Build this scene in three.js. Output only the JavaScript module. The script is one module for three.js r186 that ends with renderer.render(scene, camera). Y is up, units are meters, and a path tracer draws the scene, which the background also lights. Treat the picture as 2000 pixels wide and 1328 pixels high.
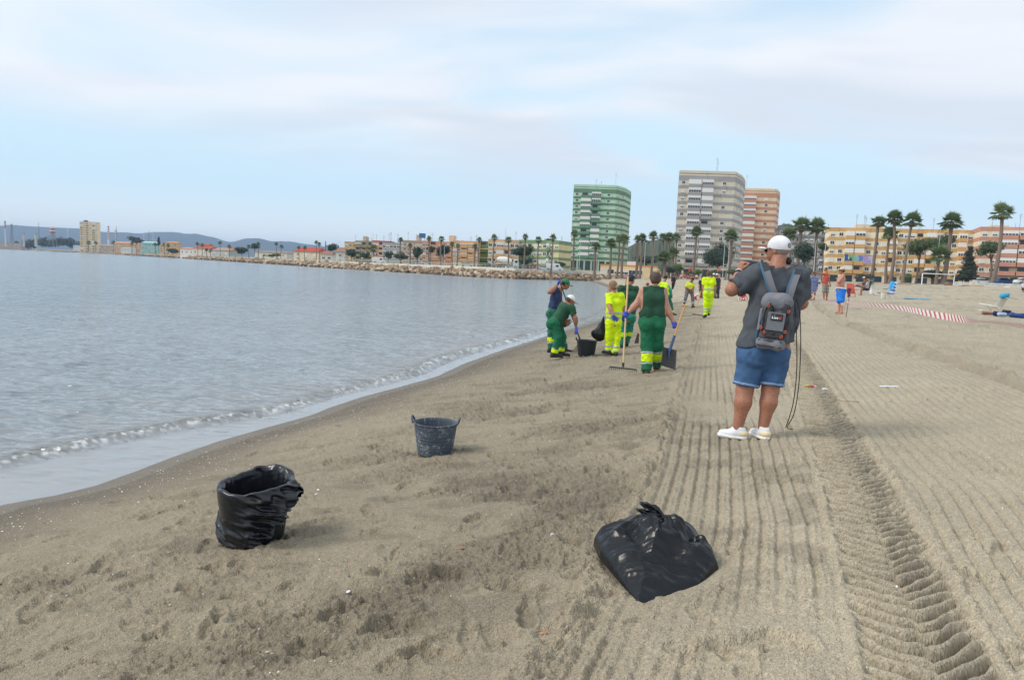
import * as THREE from 'three';
import { mergeGeometries, mergeVertices } from 'three/addons/utils/BufferGeometryUtils.js';
import { RoundedBoxGeometry } from 'three/addons/geometries/RoundedBoxGeometry.js';

// ---------------------------------------------------------------- camera, sky, sun, air, exposure
const scene = new THREE.Scene();
const CAM_Y = 2.4, FPX = 1400;                       // eye height above the sea; focal length in pixels of a 2000 px wide picture
const camera = new THREE.PerspectiveCamera(2 * Math.atan(664 / FPX) * 180 / Math.PI, 2000 / 1328, 0.1, 20000);
camera.rotation.order = 'YXZ';
camera.position.set(0, CAM_Y, 0);
camera.rotation.set(-Math.atan(137.4 / FPX), 0, 0.042);
camera.updateMatrixWorld(true);
scene.add(camera);

const SUN_DIR = new THREE.Vector3(-0.64, 0.62, 0.10).normalize();
const sun = new THREE.DirectionalLight(new THREE.Color(1.0, 0.95, 0.87), 1.5);
sun.name = 'sun';
sun.position.copy(SUN_DIR).multiplyScalar(120);
sun.castShadow = true; sun.shadow.radius = 28;
sun.shadow.mapSize.set(2048, 2048);
Object.assign(sun.shadow.camera, { left: -60, right: 60, top: 60, bottom: -60, near: 1, far: 400 });
scene.add(sun, sun.target);

const renderer = new THREE.WebGLRenderer({ antialias: true });
renderer.setSize(1024, 679);
renderer.toneMapping = THREE.LinearToneMapping;
renderer.toneMappingExposure = 1.22;
renderer.shadowMap.enabled = true;

// ---------------------------------------------------------------- noise and random numbers
function rng(seed) { let a = seed >>> 0; return () => { a = (a + 0x6D2B79F5) | 0; let t = Math.imul(a ^ (a >>> 15), 1 | a); t = (t + Math.imul(t ^ (t >>> 7), 61 | t)) ^ t; return ((t ^ (t >>> 14)) >>> 0) / 4294967296; }; }
const h2 = (x, y, s = 0) => { let h = Math.imul(x, 374761393) ^ Math.imul(y, 668265263) ^ Math.imul(s + 11, 1274126177); h = Math.imul(h ^ (h >>> 13), 1274126177); return ((h ^ (h >>> 16)) >>> 0) / 4294967296; };
function vn(x, y, s = 0) {                            // value noise, -1..1
  const ix = Math.floor(x), iy = Math.floor(y); let fx = x - ix, fy = y - iy;
  fx = fx * fx * (3 - 2 * fx); fy = fy * fy * (3 - 2 * fy);
  const a = h2(ix, iy, s), b = h2(ix + 1, iy, s), c = h2(ix, iy + 1, s), d = h2(ix + 1, iy + 1, s);
  return (a + (b - a) * fx + (c - a) * fy + (a - b - c + d) * fx * fy) * 2 - 1;
}
function fbm(x, y, o = 4, s = 0) { let v = 0, a = 0.5, t = 0; for (let i = 0; i < o; i++) { v += a * vn(x, y, s + i * 7); t += a; a *= 0.5; const nx = x * 1.6 + y * 1.2 + 3.1; y = y * 1.6 - x * 1.2 + 1.7; x = nx; } return v / t; }
const h3 = (x, y, z) => h2(x + Math.imul(z, 5381), y, z);
function vn3(x, y, z) {
  const ix = Math.floor(x), iy = Math.floor(y), iz = Math.floor(z); let fx = x - ix, fy = y - iy, fz = z - iz;
  fx = fx * fx * (3 - 2 * fx); fy = fy * fy * (3 - 2 * fy); fz = fz * fz * (3 - 2 * fz);
  const L = (a, b, t) => a + (b - a) * t, q = (k) => L(L(h3(ix, iy, k), h3(ix + 1, iy, k), fx), L(h3(ix, iy + 1, k), h3(ix + 1, iy + 1, k), fx), fy);
  return L(q(iz), q(iz + 1), fz) * 2 - 1;
}
const clamp = (v, a = 0, b = 1) => v < a ? a : v > b ? b : v;
const sm = (a, b, v) => { const t = clamp((v - a) / (b - a)); return t * t * (3 - 2 * t); };
const lerp = (a, b, t) => a + (b - a) * t;

// ---------------------------------------------------------------- the sky: thin veil of high cloud, bluer band low over the bay
{
  const W = 2048, H = 1024, data = new Float32Array(W * H * 4);
  const mixc = (a, b, t) => [lerp(a[0], b[0], t), lerp(a[1], b[1], t), lerp(a[2], b[2], t)];
  const hor = [0.80, 0.875, 0.915], blue = [0.56, 0.745, 0.875], high = [0.50, 0.65, 0.80], white = [0.775, 0.80, 0.85], grey = [0.625, 0.675, 0.76];
  for (let r = 0; r < H; r++) {
    const up = ((r + 0.5) / H - 0.5) * Math.PI, y = Math.sin(up), cy = Math.cos(up);
    for (let c = 0; c < W; c++) {
      const ro = ((c + 0.5) / W - 0.5) * 2 * Math.PI, x = Math.cos(ro) * cy, z = Math.sin(ro) * cy;
      let col;
      if (y < 0) col = mixc(hor, [0.42, 0.45, 0.47], sm(0, -0.25, y));
      else {
        const el = up * 180 / Math.PI;
        col = mixc(hor, blue, sm(0.6, 6.0, el)); col = mixc(col, high, sm(10, 22, el));
        const k = 1 / (y + 0.16), px = x * k, pz = z * k;
        const wx = px + 0.5 * fbm(px * 0.7, pz * 0.7, 3, 40), wz = pz + 0.5 * fbm(px * 0.7 + 9, pz * 0.7, 3, 50);
        let d = fbm(wx * 0.55 - wz * 0.12, wz * 1.05 + wx * 0.18, 5, 3) * 0.95 + 0.35 * fbm(wx * 2.1, wz * 3.4, 4, 9);
        const rot = clamp((x / Math.max(0.05, -z)) * 0.5 + 0.5, 0, 1);         // more cloud towards the land side
        const lowEdge = lerp(9.5, 5.0, rot);
        const cover = sm(lowEdge - 2.2, lowEdge + 3.6, el + 1.8 * fbm(px * 1.3, pz * 1.3, 3, 70));
        const m = clamp(sm(-0.28, 0.30, d + 0.10) * cover + 0.12 * sm(4, 9, el) * sm(0.0, 0.6, fbm(px * 0.8, pz * 3.2, 4, 90)));
        col = mixc(col, mixc(grey, white, sm(-0.30, 0.40, fbm(wx * 0.9 + 5, wz * 2.6, 5, 21))), m * 0.92);
        const cs = x * SUN_DIR.x + y * SUN_DIR.y + z * SUN_DIR.z, glow = 0.6 * Math.pow(Math.max(0, cs), 5) + 0.16 * sm(0.40, 0.95, y);
        col = [col[0] + glow, col[1] + glow * 0.97, col[2] + glow * 0.9];
      }
      const i = (r * W + c) * 4; data[i] = col[0]; data[i + 1] = col[1]; data[i + 2] = col[2]; data[i + 3] = 1;
    }
  }
  const t = new THREE.DataTexture(data, W, H, THREE.RGBAFormat, THREE.FloatType);
  t.mapping = THREE.EquirectangularReflectionMapping; t.magFilter = t.minFilter = THREE.LinearFilter; t.wrapS = THREE.RepeatWrapping; t.needsUpdate = true;
  scene.background = t; scene.environment = t;
}
//FOG
scene.fog = new THREE.FogExp2(new THREE.Color(0.54, 0.73, 1.0), 0.000105);
// ---------------------------------------------------------------- building stage helpers: where a point of the picture lies in the place
const V = (x, y, z) => new THREE.Vector3(x, y, z);
function at(px, py, d) { return V((px - 1000) / FPX * d, (664 - py) / FPX * d, -d).applyMatrix4(camera.matrixWorld); }
function rayDir(px, py) { const p = at(px, py, 1); p.y -= CAM_Y; return p; }
function seaHit(px, py) { const r = rayDir(px, py), t = -CAM_Y / r.y; return [r.x * t, r.z * t]; }
const horizonY = (px) => 484.5 + 0.042 * px;

// ---------------------------------------------------------------- names, labels, parts
const used = new Map();
function numbered(n) { const k = used.get(n) ?? 0; used.set(n, k + 1); return k ? n + '_' + String(k).padStart(3, '0') : n; }
function tag(o, label, category, group, kind) { if (label) o.userData.label = label; if (category) o.userData.category = category; if (group) o.userData.group = group; if (kind) o.userData.kind = kind; return o; }
function thing(name, label, category, pos, turn = 0, group) {
  const o = new THREE.Group(); o.name = numbered(name); o.position.copy(pos); o.rotation.y = turn; scene.add(o);
  return tag(o, label, category, group);
}
function part(name, geo, mat, parent) {
  const m = new THREE.Mesh(geo, mat); m.name = name; m.castShadow = m.receiveShadow = true; parent.add(m); return m;
}
function solo(name, geo, mat, label, category, group, kind) {
  const m = new THREE.Mesh(geo, mat); m.name = numbered(name); m.castShadow = m.receiveShadow = true; scene.add(m); return tag(m, label, category, group, kind);
}
function copyOf(root, pos, turn, scale, label, group) {
  const c = root.clone(); c.name = numbered(root.name.replace(/_\d{3}$/, '')); c.position.copy(pos); c.rotation.y = turn;
  if (scale?.isVector3) c.scale.copy(scale); else if (scale) c.scale.setScalar(scale);
  c.userData = { ...root.userData }; if (label) c.userData.label = label; if (group) c.userData.group = group; else delete c.userData.group;
  scene.add(c); return c;
}
const matCache = new Map();
function M(hex, rough = 0.8, extra) {                 // hex: sRGB colour of the thing itself
  const k = hex + '|' + rough + '|' + (extra ? JSON.stringify(extra) : '');
  if (!matCache.has(k)) matCache.set(k, new THREE.MeshStandardMaterial({ color: new THREE.Color(hex), roughness: rough, ...extra }));
  return matCache.get(k);
}
const clean = (g) => { const n = g.index ? g.toNonIndexed() : g; for (const k of Object.keys(n.attributes)) if (!['position', 'normal', 'uv'].includes(k)) n.deleteAttribute(k); if (!n.attributes.uv) n.setAttribute('uv', new THREE.BufferAttribute(new Float32Array(n.attributes.position.count * 2), 2)); return n; };
const merge = (gs) => mergeGeometries(gs.map(clean));
function boxG(w, h, d, x = 0, y = 0, z = 0, ry = 0) { const g = new THREE.BoxGeometry(w, h, d); if (ry) g.rotateY(ry); g.translate(x, y, z); return g; }
function rodG(a, b, ra, rb = ra, seg = 8, open = false) {       // a bar from a to b
  const d = b.clone().sub(a), g = new THREE.CylinderGeometry(rb, ra, d.length(), seg, 1, open); g.translate(0, d.length() / 2, 0);
  g.applyQuaternion(new THREE.Quaternion().setFromUnitVectors(V(0, 1, 0), d.clone().normalize())); g.translate(a.x, a.y, a.z); return g;
}
function tubeG(pts, r, seg = 6, n = 40, closed = false) { return new THREE.TubeGeometry(new THREE.CatmullRomCurve3(pts, closed), n, r, seg, closed); }
function quadG(a, b, c, d) { const g = new THREE.BufferGeometry(); g.setAttribute('position', new THREE.Float32BufferAttribute([a, b, c, a, c, d].flatMap((p) => [p.x, p.y, p.z]), 3)); g.computeVertexNormals(); return g; }
function slabG(pts, nrm, th) {                                  // a convex polygon of 3-D points made into a thin plate
  const off = nrm.clone().normalize().multiplyScalar(th), P = [], n = pts.length, q = pts.map((p) => p.clone().add(off)), tri = (a, b, c) => P.push(a.x, a.y, a.z, b.x, b.y, b.z, c.x, c.y, c.z);
  for (let i = 1; i < n - 1; i++) { tri(q[0], q[i], q[i + 1]); tri(pts[0], pts[i + 1], pts[i]); }
  for (let i = 0; i < n; i++) { const j = (i + 1) % n; tri(pts[i], pts[j], q[j]); tri(pts[i], q[j], q[i]); }
  const g = new THREE.BufferGeometry(); g.setAttribute('position', new THREE.Float32BufferAttribute(P, 3)); g.computeVertexNormals(); return g;
}
function prismG(poly, y0, y1) {                                 // upright prism over a plan polygon [[x,z],...]
  const n = poly.length, P = [], UV = [], tri = (...v) => { P.push(...v.flat()); for (const q of v) UV.push(acc + Math.hypot(q[0] - o0[0], q[2] - o0[1]), q[1]); }; let acc = 0, o0 = poly[0];
  let area = 0; for (let i = 0; i < n; i++) { const a = poly[i], b = poly[(i + 1) % n]; area += a[0] * b[1] - b[0] * a[1]; }
  const pl = area > 0 ? poly.slice().reverse() : poly;
  for (let i = 0; i < n; i++) { const a = pl[i], b = pl[(i + 1) % n]; acc += i * 3.7; o0 = a; tri([a[0], y0, a[1]], [b[0], y0, b[1]], [b[0], y1, b[1]]); tri([a[0], y0, a[1]], [b[0], y1, b[1]], [a[0], y1, a[1]]); }
  const sh = THREE.ShapeUtils.triangulateShape(pl.map((p) => new THREE.Vector2(p[0], p[1])), []);
  for (const [a, b, c] of sh) { for (const y of [y1, y0]) tri([pl[a][0], y, pl[a][1]], [pl[b][0], y, pl[b][1]], [pl[c][0], y, pl[c][1]]); }
  const g = new THREE.BufferGeometry(); g.setAttribute('position', new THREE.Float32BufferAttribute(P, 3)); g.setAttribute('uv', new THREE.Float32BufferAttribute(UV, 2)); g.computeVertexNormals(); return g;
}
// a tiling grey noise picture, used for grain, weave and wear
function noiseTex(size, fn, srgb) {
  const d = new Uint8Array(size * size * 4);
  for (let y = 0; y < size; y++) for (let x = 0; x < size; x++) { const v = fn(x / size, y / size, x, y), i = (y * size + x) * 4; const a = Array.isArray(v) ? v : [v, v, v]; d[i] = clamp(a[0]) * 255; d[i + 1] = clamp(a[1]) * 255; d[i + 2] = clamp(a[2]) * 255; d[i + 3] = 255; }
  const t = new THREE.DataTexture(d, size, size); t.wrapS = t.wrapT = THREE.RepeatWrapping; t.magFilter = t.minFilter = THREE.LinearFilter; if (srgb) t.colorSpace = THREE.SRGBColorSpace; t.needsUpdate = true; return t;
}
function tileNoise(u, v, n, s) {                                 // value noise that repeats after n cells
  const x = u * n, y = v * n, ix = Math.floor(x), iy = Math.floor(y); let fx = x - ix, fy = y - iy; fx = fx * fx * (3 - 2 * fx); fy = fy * fy * (3 - 2 * fy);
  const q = (i, j) => h2(((i % n) + n) % n, ((j % n) + n) % n, s);
  return lerp(lerp(q(ix, iy), q(ix + 1, iy), fx), lerp(q(ix, iy + 1), q(ix + 1, iy + 1), fx), fy);
}

// ---------------------------------------------------------------- soft bodies: tapered capsules joined smoothly and meshed (surface nets)
function cap(a, b, ra, rb = ra, k) { return { a, b, ra, rb, k }; }
function ell(c, r, q) { return { c, r, qi: q ? q.clone().invert() : null }; }   // ellipsoid with axes r, turned by q
function distPrim(p, x, y, z) {
  if (p.c) {
    let dx = x - p.c.x, dy = y - p.c.y, dz = z - p.c.z;
    if (p.qi) { const v = tmpV.set(dx, dy, dz).applyQuaternion(p.qi); dx = v.x; dy = v.y; dz = v.z; }
    const k0 = Math.hypot(dx / p.r.x, dy / p.r.y, dz / p.r.z), k1 = Math.hypot(dx / (p.r.x * p.r.x), dy / (p.r.y * p.r.y), dz / (p.r.z * p.r.z));
    return k1 < 1e-9 ? -Math.min(p.r.x, p.r.y, p.r.z) : k0 * (k0 - 1) / k1;
  }
  if (p.rem) { const q = p.q, n = p.n; return Math.max(-((x - q.x) * n.x + (y - q.y) * n.y + (z - q.z) * n.z), distPrim({ a: p.a, b: p.b, ra: p.ra, rb: p.rb }, x, y, z)); }
  const a = p.a, b = p.b, bx = b.x - a.x, by = b.y - a.y, bz = b.z - a.z, l2 = bx * bx + by * by + bz * bz;
  let t = l2 > 0 ? ((x - a.x) * bx + (y - a.y) * by + (z - a.z) * bz) / l2 : 0; t = t < 0 ? 0 : t > 1 ? 1 : t;
  const dx = x - a.x - bx * t, dy = y - a.y - by * t, dz = z - a.z - bz * t;
  const dd = Math.sqrt(dx * dx + dy * dy + dz * dz) - (p.ra + (p.rb - p.ra) * t);
  return p.cut ? Math.max(dd, (x - p.cut[0].x) * p.cut[1].x + (y - p.cut[0].y) * p.cut[1].y + (z - p.cut[0].z) * p.cut[1].z) : dd;
}
const tmpV = V(0, 0, 0);
// prims joined with softness k; sub = prims carved out; cuts = [point, normal] keeps the side against the normal; wrinkle(x,y,z) is added to the distance
function softBody({ prims, k = 0.03, grow = 0, sub = [], subK = 0.008, cuts = [], wrinkle, cell = 0.014, shell, limit }) {
  const lo = V(1e9, 1e9, 1e9), hi = V(-1e9, -1e9, -1e9), pad = grow + k * 0.6 + cell * 2.5 + 0.012;
  for (const p of prims) for (const [c, r] of p.c ? [[p.c, Math.max(p.r.x, p.r.y, p.r.z)]] : [[p.a, p.ra], [p.b, p.rb]]) { lo.min(V(c.x - r - pad, c.y - r - pad, c.z - r - pad)); hi.max(V(c.x + r + pad, c.y + r + pad, c.z + r + pad)); }
  if (limit) { lo.max(limit[0]); hi.min(limit[1]); }
  let act = prims, actSub = sub;
  const f = (x, y, z) => {
    let d = 1e9;
    for (const p of act) { const e = distPrim(p, x, y, z), kk = p.k ?? k; if (d > 1e8) { d = e; continue; } const h = Math.max(kk - Math.abs(d - e), 0) / kk; d = Math.min(d, e) - h * h * kk * 0.25; }
    d -= grow; if (wrinkle) d += wrinkle(x, y, z);
    if (shell) d = Math.abs(d + shell) - shell;
    for (const p of actSub) { const e = -distPrim(p, x, y, z), h = Math.max(subK - Math.abs(d - e), 0) / subK; d = Math.max(d, e) + h * h * subK * 0.25; }
    for (const [q, n] of cuts) { const e = (x - q.x) * n.x + (y - q.y) * n.y + (z - q.z) * n.z; if (e > d) d = e; }
    return d;
  };
  const nx = Math.ceil((hi.x - lo.x) / cell) + 1, ny = Math.ceil((hi.y - lo.y) / cell) + 1, nz = Math.ceil((hi.z - lo.z) / cell) + 1, F = new Float32Array(nx * ny * nz);
  // coarse skip: sample every 4th point, refine where the surface can be near
  const st = 4, far = cell * st * 1.9 + (wrinkle ? 0.03 : 0) + 0.01;
  F.fill(1);
  for (let k0 = 0; k0 < nz; k0 += st) for (let j0 = 0; j0 < ny; j0 += st) for (let i0 = 0; i0 < nx; i0 += st) {
    const bx = lo.x + (i0 + 1.5) * cell, by = lo.y + (j0 + 1.5) * cell, bz = lo.z + (k0 + 1.5) * cell; act = prims; actSub = sub;
    const es = prims.map((p) => distPrim(p, bx, by, bz)), em = Math.min(...es);
    if (em > far + grow + k) continue;
    const d0 = f(bx, by, bz), skip = Math.abs(d0) > far;
    if (!skip) { act = prims.filter((p, i) => es[i] < em + far * 2 + Math.max(k, p.k ?? 0)); actSub = sub.filter((p) => distPrim(p, bx, by, bz) < far + 0.05); }
    for (let kk = k0; kk < Math.min(nz, k0 + st); kk++) for (let j = j0; j < Math.min(ny, j0 + st); j++) for (let i = i0; i < Math.min(nx, i0 + st); i++)
      F[(kk * ny + j) * nx + i] = skip ? d0 : f(lo.x + i * cell, lo.y + j * cell, lo.z + kk * cell);
  }
  act = prims; actSub = sub;
  const id = new Int32Array(nx * ny * nz).fill(-1), P = [], I = [], o = [0, 1, nx, nx + 1, nx * ny, nx * ny + 1, nx * ny + nx, nx * ny + nx + 1];
  const E = [[0, 1], [2, 3], [4, 5], [6, 7], [0, 2], [1, 3], [4, 6], [5, 7], [0, 4], [1, 5], [2, 6], [3, 7]];
  for (let z = 0; z < nz - 1; z++) for (let y = 0; y < ny - 1; y++) for (let x = 0; x < nx - 1; x++) {
    const b = (z * ny + y) * nx + x; let m = 0; for (let c = 0; c < 8; c++) if (F[b + o[c]] < 0) m |= 1 << c;
    if (m === 0 || m === 255) continue;
    let sx = 0, sy = 0, sz = 0, n = 0;
    for (const [p, q] of E) { const a = F[b + o[p]], c = F[b + o[q]]; if (a < 0 === c < 0) continue; const t = a / (a - c); sx += (p & 1) + (((q & 1) - (p & 1)) * t); sy += ((p >> 1) & 1) + ((((q >> 1) & 1) - ((p >> 1) & 1)) * t); sz += (p >> 2) + (((q >> 2) - (p >> 2)) * t); n++; }
    id[b] = P.length / 3; P.push(lo.x + (x + sx / n) * cell, lo.y + (y + sy / n) * cell, lo.z + (z + sz / n) * cell);
  }
  const quad = (a, b, c, d, flip) => { if (a < 0 || b < 0 || c < 0 || d < 0) return; if (flip) I.push(a, c, b, a, d, c); else I.push(a, b, c, a, c, d); };
  for (let z = 1; z < nz - 1; z++) for (let y = 1; y < ny - 1; y++) for (let x = 1; x < nx - 1; x++) {
    const b = (z * ny + y) * nx + x, s = F[b] < 0;
    if (s !== F[b + 1] < 0) quad(id[b - nx - nx * ny], id[b - nx * ny], id[b], id[b - nx], !s);
    if (s !== F[b + nx] < 0) quad(id[b - 1 - nx * ny], id[b - 1], id[b], id[b - nx * ny], !s);
    if (s !== F[b + nx * ny] < 0) quad(id[b - 1 - nx], id[b - nx], id[b], id[b - 1], !s);
  }
  const g = new THREE.BufferGeometry(); g.setAttribute('position', new THREE.Float32BufferAttribute(P, 3)); g.setIndex(I); g.computeVertexNormals();
  const U = new Float32Array(P.length / 3 * 2); for (let i = 0, j = 0; i < P.length; i += 3, j += 2) { U[j] = P[i] + P[i + 2] * 0.7; U[j + 1] = P[i + 1] + P[i + 2] * 0.3; }
  g.setAttribute('uv', new THREE.BufferAttribute(U, 2)); return g;
}
// ---------------------------------------------------------------- shoreline and beach profile
const shorePx = [[-420, 1120], [-200, 1050], [0, 985], [60, 974], [100, 967], [180, 948], [260, 920], [330, 893], [420, 862], [470, 848], [520, 834], [600, 812], [640, 796], [700, 776], [780, 755], [850, 735], [900, 712], [960, 690], [1040, 665], [1070, 655], [1165, 628], [1195, 612], [1215, 596], [1222, 584], [1215, 572], [1190, 562], [1150, 548]];
const shore = [[-14, 30], [-9.5, 8], ...shorePx.slice(1).map(([x, y]) => seaHit(x, y))];
const coastPx = [[1100, 547.2], [1050, 546.3], [1000, 545], [900, 539.8], [820, 534.5], [730, 529], [640, 523.3], [560, 517.8], [480, 512.8], [400, 507.6], [330, 503], [270, 499.6], [200, 495.9], [120, 491.8], [40, 488]];
const coastD = (px) => { let i = 0; while (i < coastPx.length - 2 && px < coastPx[i + 1][0]) i++; const a = coastPx[i], b = coastPx[i + 1], y = lerp(a[1], b[1], (px - a[0]) / (b[0] - a[0])); return CAM_Y * FPX / (y - horizonY(px)); };
const coast = coastPx.map(([x, y]) => seaHit(x, y));
const land = [...shore, ...coast, [-1500, -1500], [-2600, -1700]];      // runs with the land on its right-hand side
const segHalf = land.slice(1).map((b, i) => Math.hypot(b[0] - land[i][0], b[1] - land[i][1]) / 2);
function shoreDist(x, z, line = land) {
  let best = 1e18, sign = 1;
  for (let i = 0; i < line.length - 1; i++) {
    const bb = line[i], rr = line[i + 1], qx = x - (bb[0] + rr[0]) / 2, qz = z - (bb[1] + rr[1]) / 2, hl = segHalf[i] + Math.sqrt(best); if (qx * qx + qz * qz > hl * hl + 1e-3) continue;
    const a = bb, b = rr, dx = b[0] - a[0], dz = b[1] - a[1], t = clamp(((x - a[0]) * dx + (z - a[1]) * dz) / (dx * dx + dz * dz)), ex = x - a[0] - dx * t, ez = z - a[1] - dz * t, d = ex * ex + ez * ez;
    const c = dx * ez - dz * ex;
    if (d < best - 1e-9) { best = d; sign = c; } else if (Math.abs(d - best) < 1e-6 && Math.abs(c) > Math.abs(sign)) sign = c;
  }
  return Math.sqrt(best) * (sign > 0 ? 1 : -1);
}
const PROF = [[-40, -2.5], [-4, -0.34], [-1.2, -0.085], [0, 0], [0.7, 0.10], [1.4, 0.26], [2.7, 0.48], [4, 0.62], [5.1, 0.77], [6.8, 0.985], [8, 1.05], [10.6, 1.22], [20, 1.42], [60, 2.3], [88, 3.2], [120, 3.7], [200, 4.6], [320, 5.6], [3000, 8]];
function profile(s) { let i = 0; while (i < PROF.length - 2 && s > PROF[i + 1][0]) i++; const a = PROF[i], b = PROF[i + 1]; return lerp(a[1], b[1], clamp((s - a[0]) / (b[0] - a[0]))); }
const baseY = (x, z) => profile(shoreDist(x, z));
function groundHit(px, py) {                                     // where the picture's point lies on the beach
  const r = rayDir(px, py); let t0 = 0.5, t = 0.5;
  for (let i = 0; i < 4000; i++) { t = t0 * 1.012; if (CAM_Y + r.y * t < baseY(r.x * t, r.z * t) || t > 900) break; t0 = t; }
  for (let i = 0; i < 30; i++) { const m = (t0 + t) / 2; if (CAM_Y + r.y * m < baseY(r.x * m, r.z * m)) t = m; else t0 = m; }
  return V(r.x * t, CAM_Y + r.y * t, r.z * t);
}
const depthOf = (p) => { const q = p.clone().sub(camera.position); return q.dot(V(0, 0, -1).applyQuaternion(camera.quaternion)); };

// ---------------------------------------------------------------- marks in the sand, laid out along world curves
const curveZ = (pts) => { const c = pts.map(([x, y]) => groundHit(x, y)).sort((a, b) => b.z - a.z); return (z) => { let i = 0; while (i < c.length - 2 && z < c[i + 1].z) i++; const a = c[i], b = c[i + 1]; return lerp(a.x, b.x, (z - a.z) / (b.z - a.z)); }; };
const bandL = curveZ([[1030, 1328], [1130, 1180], [1215, 1040], [1275, 900], [1318, 770], [1352, 670], [1372, 610], [1385, 580]]);
const bandR = curveZ([[1700, 1328], [1655, 1180], [1615, 1040], [1575, 900], [1540, 780], [1505, 680], [1462, 610], [1440, 580]]);
const tyreC = curveZ([[1830, 1328], [1800, 1250], [1745, 1120], [1692, 980], [1648, 880], [1604, 790], [1570, 720], [1545, 670], [1515, 620]]);
const rakeL = curveZ([[1960, 1328], [1850, 1120], [1780, 960], [1700, 860], [1640, 790], [1590, 720], [1555, 670], [1520, 620]]);
const furrow = curveZ([[2090, 790], [1960, 737], [1895, 716], [1840, 698], [1760, 671], [1700, 650], [1645, 628], [1605, 604], [1592, 588]]);
const R1 = rng(77), prints = new Map(), PC = 0.5;
function addPrint(x, z, a, l, w, d) { const p = { x, z, c: Math.cos(a), s: Math.sin(a), l, w, d }; for (let i = Math.floor((x - 0.35) / PC); i <= Math.floor((x + 0.35) / PC); i++) for (let j = Math.floor((z - 0.35) / PC); j <= Math.floor((z + 0.35) / PC); j++) { const k = i * 100003 + j; if (!prints.has(k)) prints.set(k, []); prints.get(k).push(p); } }
for (let n = 0; n < 4600; n++) {
  const z = -1.2 - 46 * Math.pow(R1(), 1.25), x = -6 + R1() * (26 + -z * 0.5), s = shoreDist(x, z);
  if (s < 0.5) continue;
  const inBand = x > bandL(z) - 0.1 && x < furrow(z) - 0.1, seaSide = x < bandL(z);
  if (inBand && R1() < 0.80) continue;
  if (seaSide && s < 1.8 && R1() < 0.85) continue;
  addPrint(x, z, (R1() < 0.6 ? 0.25 : 0) + (R1() - 0.5) * 1.6 + Math.PI / 2, 0.10 + R1() * 0.06, 0.038 + R1() * 0.03, (0.010 + R1() * 0.020) * (inBand ? 0.9 : 1.0));
}
for (let n = 0; n < 16000; n++) {                                 // small scuffs and clods of the trodden sand
  const z = -1.2 - 40 * Math.pow(R1(), 1.4), x = -6 + R1() * (24 + -z * 0.5), s = shoreDist(x, z); if (s < 1.0) continue; const inBand = x > bandL(z) - 0.05 && x < furrow(z) - 0.1; if (inBand && R1() < 0.9) continue; if (x < bandL(z) && R1() > sm(1.2, 4.5, s)) continue; if (fbm(x * 0.55 + 7, z * 0.55, 3, 17) < -0.25 && R1() < 0.8) continue;
  addPrint(x, z, R1() * 3.14, 0.03 + R1() * 0.06, 0.018 + R1() * 0.03, (R1() < 0.25 ? -1 : 1) * (0.005 + R1() * 0.013));
}
for (const [px, py, a, l, w, d] of [[1440, 1080, 0.2, 0.14, 0.085, 0.04], [1490, 1260, 0.1, 0.19, 0.10, 0.045], [1390, 1275, 0.3, 0.15, 0.09, 0.035], [1490, 925, 1.2, 0.2, 0.07, 0.03], [1540, 940, 0.4, 0.2, 0.06, 0.03], [850, 1125, 0.2, 0.16, 0.11, 0.05], [1000, 1140, 0.5, 0.16, 0.09, 0.045], [780, 1225, 0.5, 0.17, 0.10, 0.045], [1040, 1030, 0.2, 0.14, 0.07, 0.04], [980, 1240, 1.2, 0.16, 0.09, 0.03], [860, 1275, 0.6, 0.17, 0.08, 0.04], [470, 1170, 0.4, 0.13, 0.05, 0.03], [620, 1265, 0.5, 0.16, 0.08, 0.035], [1730, 905, 0.2, 0.1, 0.05, 0.03], [1800, 850, 0.2, 0.1, 0.05, 0.03], [1890, 885, 0.1, 0.12, 0.06, 0.035], [1960, 920, 0.1, 0.16, 0.07, 0.04], [1905, 1130, 0.1, 0.15, 0.08, 0.04], [1990, 1290, 0.4, 0.2, 0.1, 0.05], [1250, 820, 0.1, 0.12, 0.06, 0.035], [1190, 890, 0.4, 0.11, 0.06, 0.03], [1050, 985, 0.3, 0.13, 0.09, 0.04]]) { const p = groundHit(px, py); addPrint(p.x, p.z, a, l, w, d * 0.65); }
const bagC = groundHit(1283, 1090);
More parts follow.
